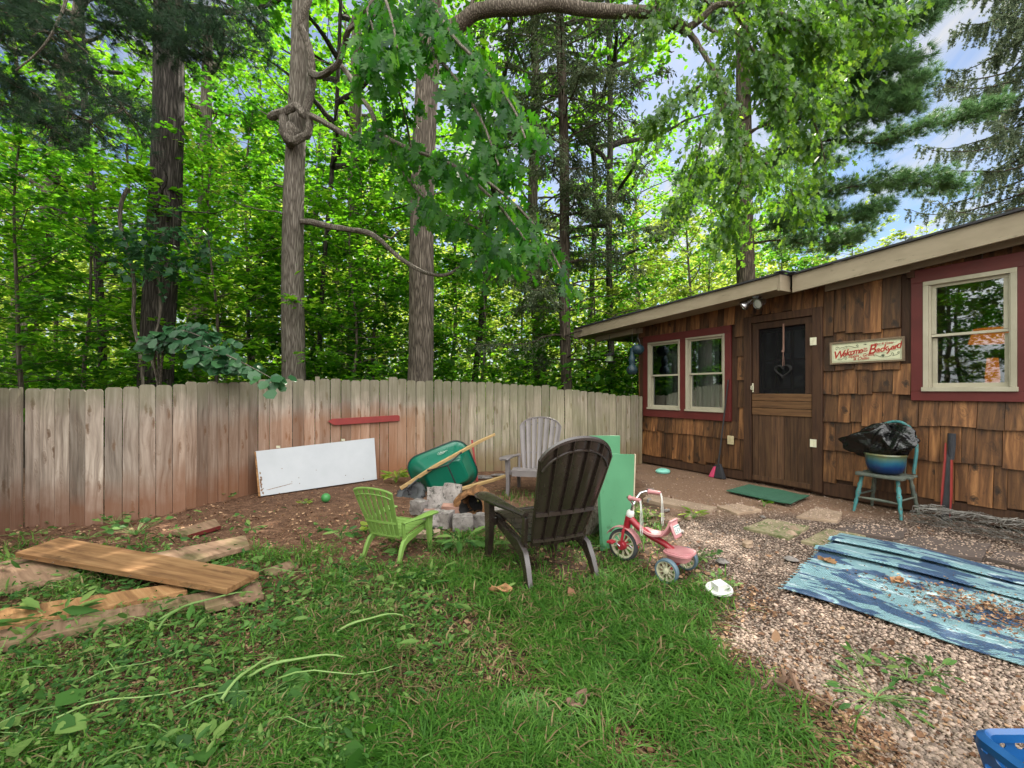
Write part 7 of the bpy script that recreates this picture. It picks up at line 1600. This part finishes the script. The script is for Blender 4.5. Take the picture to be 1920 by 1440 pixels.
# debris on the rug
n = 900; u_2, v_2 = rg.beta(3, 1.6, n), rg.beta(1.6, 3, n); pp = np.array([tuple(rug(float(a), float(b))) for a, b in zip(u_2, v_2)])+[0, 0, .004]
tag(leaf_mesh('leaf_litter', LEAF, pp, rg.normal(0, 1, (n, 3))*[1, 1, .15], rg.normal(0, .3, (n, 3))+[0, 0, 1], rg.uniform(.006, .022, n), M['litter'], rg), kind='stuff')
g = G(1868, 1160); n = 1800; a = rg.normal(0, .28, n); b = rg.normal(0, .17, n); pp = np.stack([g.x+dl.x*a-dl.y*b, g.y+dl.y*a+dl.x*b, .03+.03*np.exp(-(a/.3)**2-(b/.1)**2)*rg.random(n)+.012*rg.random(n)], 1)
tag(leaf_mesh('leaf_litter', LEAF, pp, rg.normal(0, 1, (n, 3))*[1, 1, .25], rg.normal(0, .5, (n, 3))+[0, 0, 1], rg.uniform(.008, .026, n), M['litter'], rg), kind='stuff')
# pebbles
def ico():
    t_ = (1+5**.5)/2; v = unit(np.array([(-1, t_, 0), (1, t_, 0), (-1, -t_, 0), (1, -t_, 0), (0, -1, t_), (0, 1, t_), (0, -1, -t_), (0, 1, -t_), (t_, 0, -1), (t_, 0, 1), (-t_, 0, -1), (-t_, 0, 1)], float))
    f = [(0, 11, 5), (0, 5, 1), (0, 1, 7), (0, 7, 10), (0, 10, 11), (1, 5, 9), (5, 11, 4), (11, 10, 2), (10, 7, 6), (7, 1, 8), (3, 9, 4), (3, 4, 2), (3, 2, 6), (3, 6, 8), (3, 8, 9), (4, 9, 5), (2, 4, 11), (6, 2, 10), (8, 6, 7), (9, 8, 1)]; return v, f
iv_, if_ = ico(); n0 = 110000; Yp = 1/(1/7.5+(1/1.3-1/7.5)*rg.random(n0)); Xp = Yp*rg.uniform(.2, 1.32, n0); e = edge_r(Xp, Yp); dens = np.clip(e*3+.25, 0, 1)*np.clip(1.15-.13*Yp, .12, 1)*(.35+.8*np.clip(fnoise(Xp*2.2+5, Yp*2.2)*1.6-.3, 0, 1))
k = rg.random(n0) < dens*.85; x, y = Xp[k], Yp[k]; n = len(x); print('PEBBLES', n)
sz = rg.gamma(4, .0014, n)+.002; az = rg.uniform(0, 6.3, n); Yv = np.stack([np.cos(az), np.sin(az), rg.normal(0, .2, n)], 1); Zv = rg.normal(0, .2, (n, 3))+[0, 0, 1]; pos = np.stack([x, y, ground_zn(x, y)+sz*.25], 1)
X_, Y_, Z_ = axes_from(Yv, Zv); V, Fc, R = scatter(iv_*[.75, 1.1, .5], if_, pos, X_, Y_, Z_, sz, rg.random(n)); tag(np_mesh('gravel', V, Fc, R, M['pebble']), kind='stuff')
QP = []
for c in PAV:
    m_ = int(90*(c[1]-c[0]).length+120); u_2, v_2 = rg.random(m_), rg.random(m_); c_ = [np.array(tuple(q_)) for q_ in c]; k = fnoise(u_2*4+c_[0][0]*3, v_2*4) > .42; u_2, v_2 = u_2[k][:, None], v_2[k][:, None]
    QP.append((c_[0]*(1-u_2)+c_[1]*u_2)*(1-v_2)+(c_[3]*(1-u_2)+c_[2]*u_2)*v_2)
pos = np.concatenate(QP); n = len(pos); sz = rg.gamma(4, .0013, n)+.002; pos[:, 2] += sz*.3; az = rg.uniform(0, 6.3, n); X_, Y_, Z_ = axes_from(np.stack([np.cos(az), np.sin(az), 0*az], 1), rg.normal(0, .2, (n, 3))+[0, 0, 1])
V, Fc, R = scatter(iv_*[.75, 1.1, .5], if_, pos, X_, Y_, Z_, sz, .4+.6*rg.random(n)); tag(np_mesh('gravel', V, Fc, R, M['pebble']), kind='stuff')
# a few larger stones strewn on the gravel
for i in range(16):
    X0, Y0 = (rg.uniform(1.3, 3.2), rg.uniform(3.2, 6.2)); s_ = rg.uniform(.025, .06); b = MB(); b.blob((0, 0, s_*.3), (s_, s_*.8, s_*.5), n=6, jit=.3)
    o = b.build('field_stone', M['stone'] if i % 2 else M['paver_tan']); o.location = (X0, Y0, 0); o.rotation_euler = (0, 0, i); tag(o, 'fist-sized grey or tan stone lying loose on the gravel before the cabin', 'stone', 'loose stones on the gravel')
# small living plants
def plant(px, py, n, h_, size, mat_, tm, label, seed, spread=.05, up_=1.0, name='weed_plant', zb=0.0):
    rng = np.random.default_rng(seed); g = G(px, py, zb); root = thing(name, label, 'plant', g); st_ = MB(); Ps, Yv = [], []
    for i in range(n):
        a = rng.uniform(0, 6.3); t_ = rng.uniform(.3, 1); e = Vector((math.cos(a)*spread*t_*1.5, math.sin(a)*spread*t_*1.5, h_*rng.uniform(.5, 1)))
        st_.tube([(0, 0, 0), e*.5+Vector((0, 0, .01)), e], [.0022, .0018, .001], 4); Ps.append(tuple(e)); Yv.append((math.cos(a), math.sin(a), rng.uniform(-.3, .5)*up_))
    st_.build('stem', M['stem'], root); Ps, Yv = np.array(Ps), np.array(Yv); leaf_mesh('foliage', tm, Ps, Yv, rng.normal(0, .35, (n, 3))+[0, -.1, 1], size*rng.uniform(.6, 1.2, n), mat_, rng, root)
PL = [(742, 905, 34, .16, .17, M['leaf_yellow'], LONG, 'bright grassy tuft between the white panel and the barrow wheel', .07), (470, 995, 12, .05, .10, M['weed'], LONG, 'small leafy tuft near the red-edged board', .05), (1300, 972, 18, .07, .11, M['leaf_yellow'], LONG, 'light green tuft on the gravel beyond the tricycle', .04), (1432, 950, 9, .07, .07, M['leaf_maple'], LEAF, 'tiny seedling in front of the green mat', .05),
      (222, 1066, 6, .09, .075, M['leaf_round'], ROUND, 'round-leaved seedling poking up beside the top plank', .05), (160, 1048, 8, .10, .075, M['leaf_maple'], MAPLE, 'three-lobed seedling at the left among the boards', .07), (215, 985, 16, .10, .07, M['weed'], LEAF, 'leafy weed by the foot of the fence at the left', .10), (255, 1003, 26, .12, .07, M['weed'], LEAF, 'dense weed clump between the fence and the crossing plank', .16),
      (570, 945, 12, .03, .06, M['leaf_yellow'], LEAF, 'flat yellow-green weed at the foot of the white panel', .05), (425, 935, 10, .08, .05, M['weed'], LEAF, 'small weed where two fence runs meet', .07), (640, 1012, 14, .10, .12, M['weed'], LONG, 'leafy tuft on the mulch left of the lime chair', .06), (695, 1003, 18, .10, .07, M['leaf_yellow'], LEAF, 'bright weed under the lime chair', .05),
      (862, 1030, 22, .12, .16, M['weed'], LONG, 'long-bladed tuft in front of the fire pit stones', .08), (905, 960, 12, .20, .05, M['weed'], LEAF, 'thin stalky weed between the log and the brown chair', .06), (1345, 1100, 20, .05, .05, M['weed'], LEAF, 'low weed beside the tricycle rear wheel', .10), (1310, 1050, 22, .08, .05, M['weed'], LEAF, 'leafy weed behind the tricycle rear wheel', .09),
      (1620, 1250, 12, .04, .06, M['weed'], LONG, 'cut weed stalks lying below the rug corner', .06), (1700, 1275, 14, .04, .055, M['weed'], LEAF, 'broken leafy weed on the gravel in the lower right', .09), (1640, 1310, 30, .03, .075, M['weed'], LONG, 'flattened tuft of cut weeds on the gravel', .12), (1745, 1268, 14, .05, .07, M['weed'], LONG, 'narrow-leaved cut weed toward the right of the gravel', .06),
      (385, 1425, 7, .06, .10, M['weed'], LEAF, 'broad-leaved weed at the bottom of the photo', .05), (715, 1420, 5, .06, .09, M['leaf_maple'], LEAF, 'two-leaved seedling at the bottom edge of the lawn', .04), (100, 1175, 18, .10, .16, M['weed'], LONG, 'bunch of long cut leaves lying over the lower boards', .10), (490, 1320, 10, .06, .09, M['weed'], ROUND, 'round-leaved weed in the middle of the cut weeds', .07),
      (60, 1385, 8, .08, .14, M['weed'], LEAF, 'large-leaved weed in the lower left corner', .08), (1215, 970, 14, .05, .06, M['leaf_yellow'], LEAF, 'yellow-green weed beyond the tricycle handlebar', .08), (165, 1010, 14, .06, .06, M['weed'], LEAF, 'low weed along the fence foot left of the leaf clump', .12), (60, 1003, 12, .05, .05, M['weed'], LEAF, 'small weed at the far left fence corner', .14)]
for i, (px, py, n, h_, s_, m_, tm, lb, sp_) in enumerate(PL): plant(px, py, n, h_, s_, m_, tm, lb, 300+i, sp_)
for i, (px, py, ln, a) in enumerate(((395, 1150, 0.50, .75), (560, 1270, .42, .35), (470, 1290, .30, 1.3), (330, 1175, .25, 1.5), (690, 1190, .40, .6))):
    g = G(px, py, .0); b = MB(); b.tube([(math.cos(a)*ln*(t_-.5), math.sin(a)*ln*(t_-.5), .045+.05*math.sin(t_*3.1)+.008*math.sin(t_*9)) for t_ in [q_/9 for q_ in range(10)]], [.0065*(1-.05*q_)*(1+.25*(q_ % 3 == 0)) for q_ in range(10)], 7)
    o = b.build('weed_stalk', M['stem']); o.location = g; tag(o, ['thick pale green stalk just below the stacked boards', 'pale stalk lying in the cut weeds under the lime chair', 'short upright-looking stalk in the cut weeds', 'small stalk over the lowest board', 'pale stalk near the lawn edge below the lime chair'][i], 'stalk')
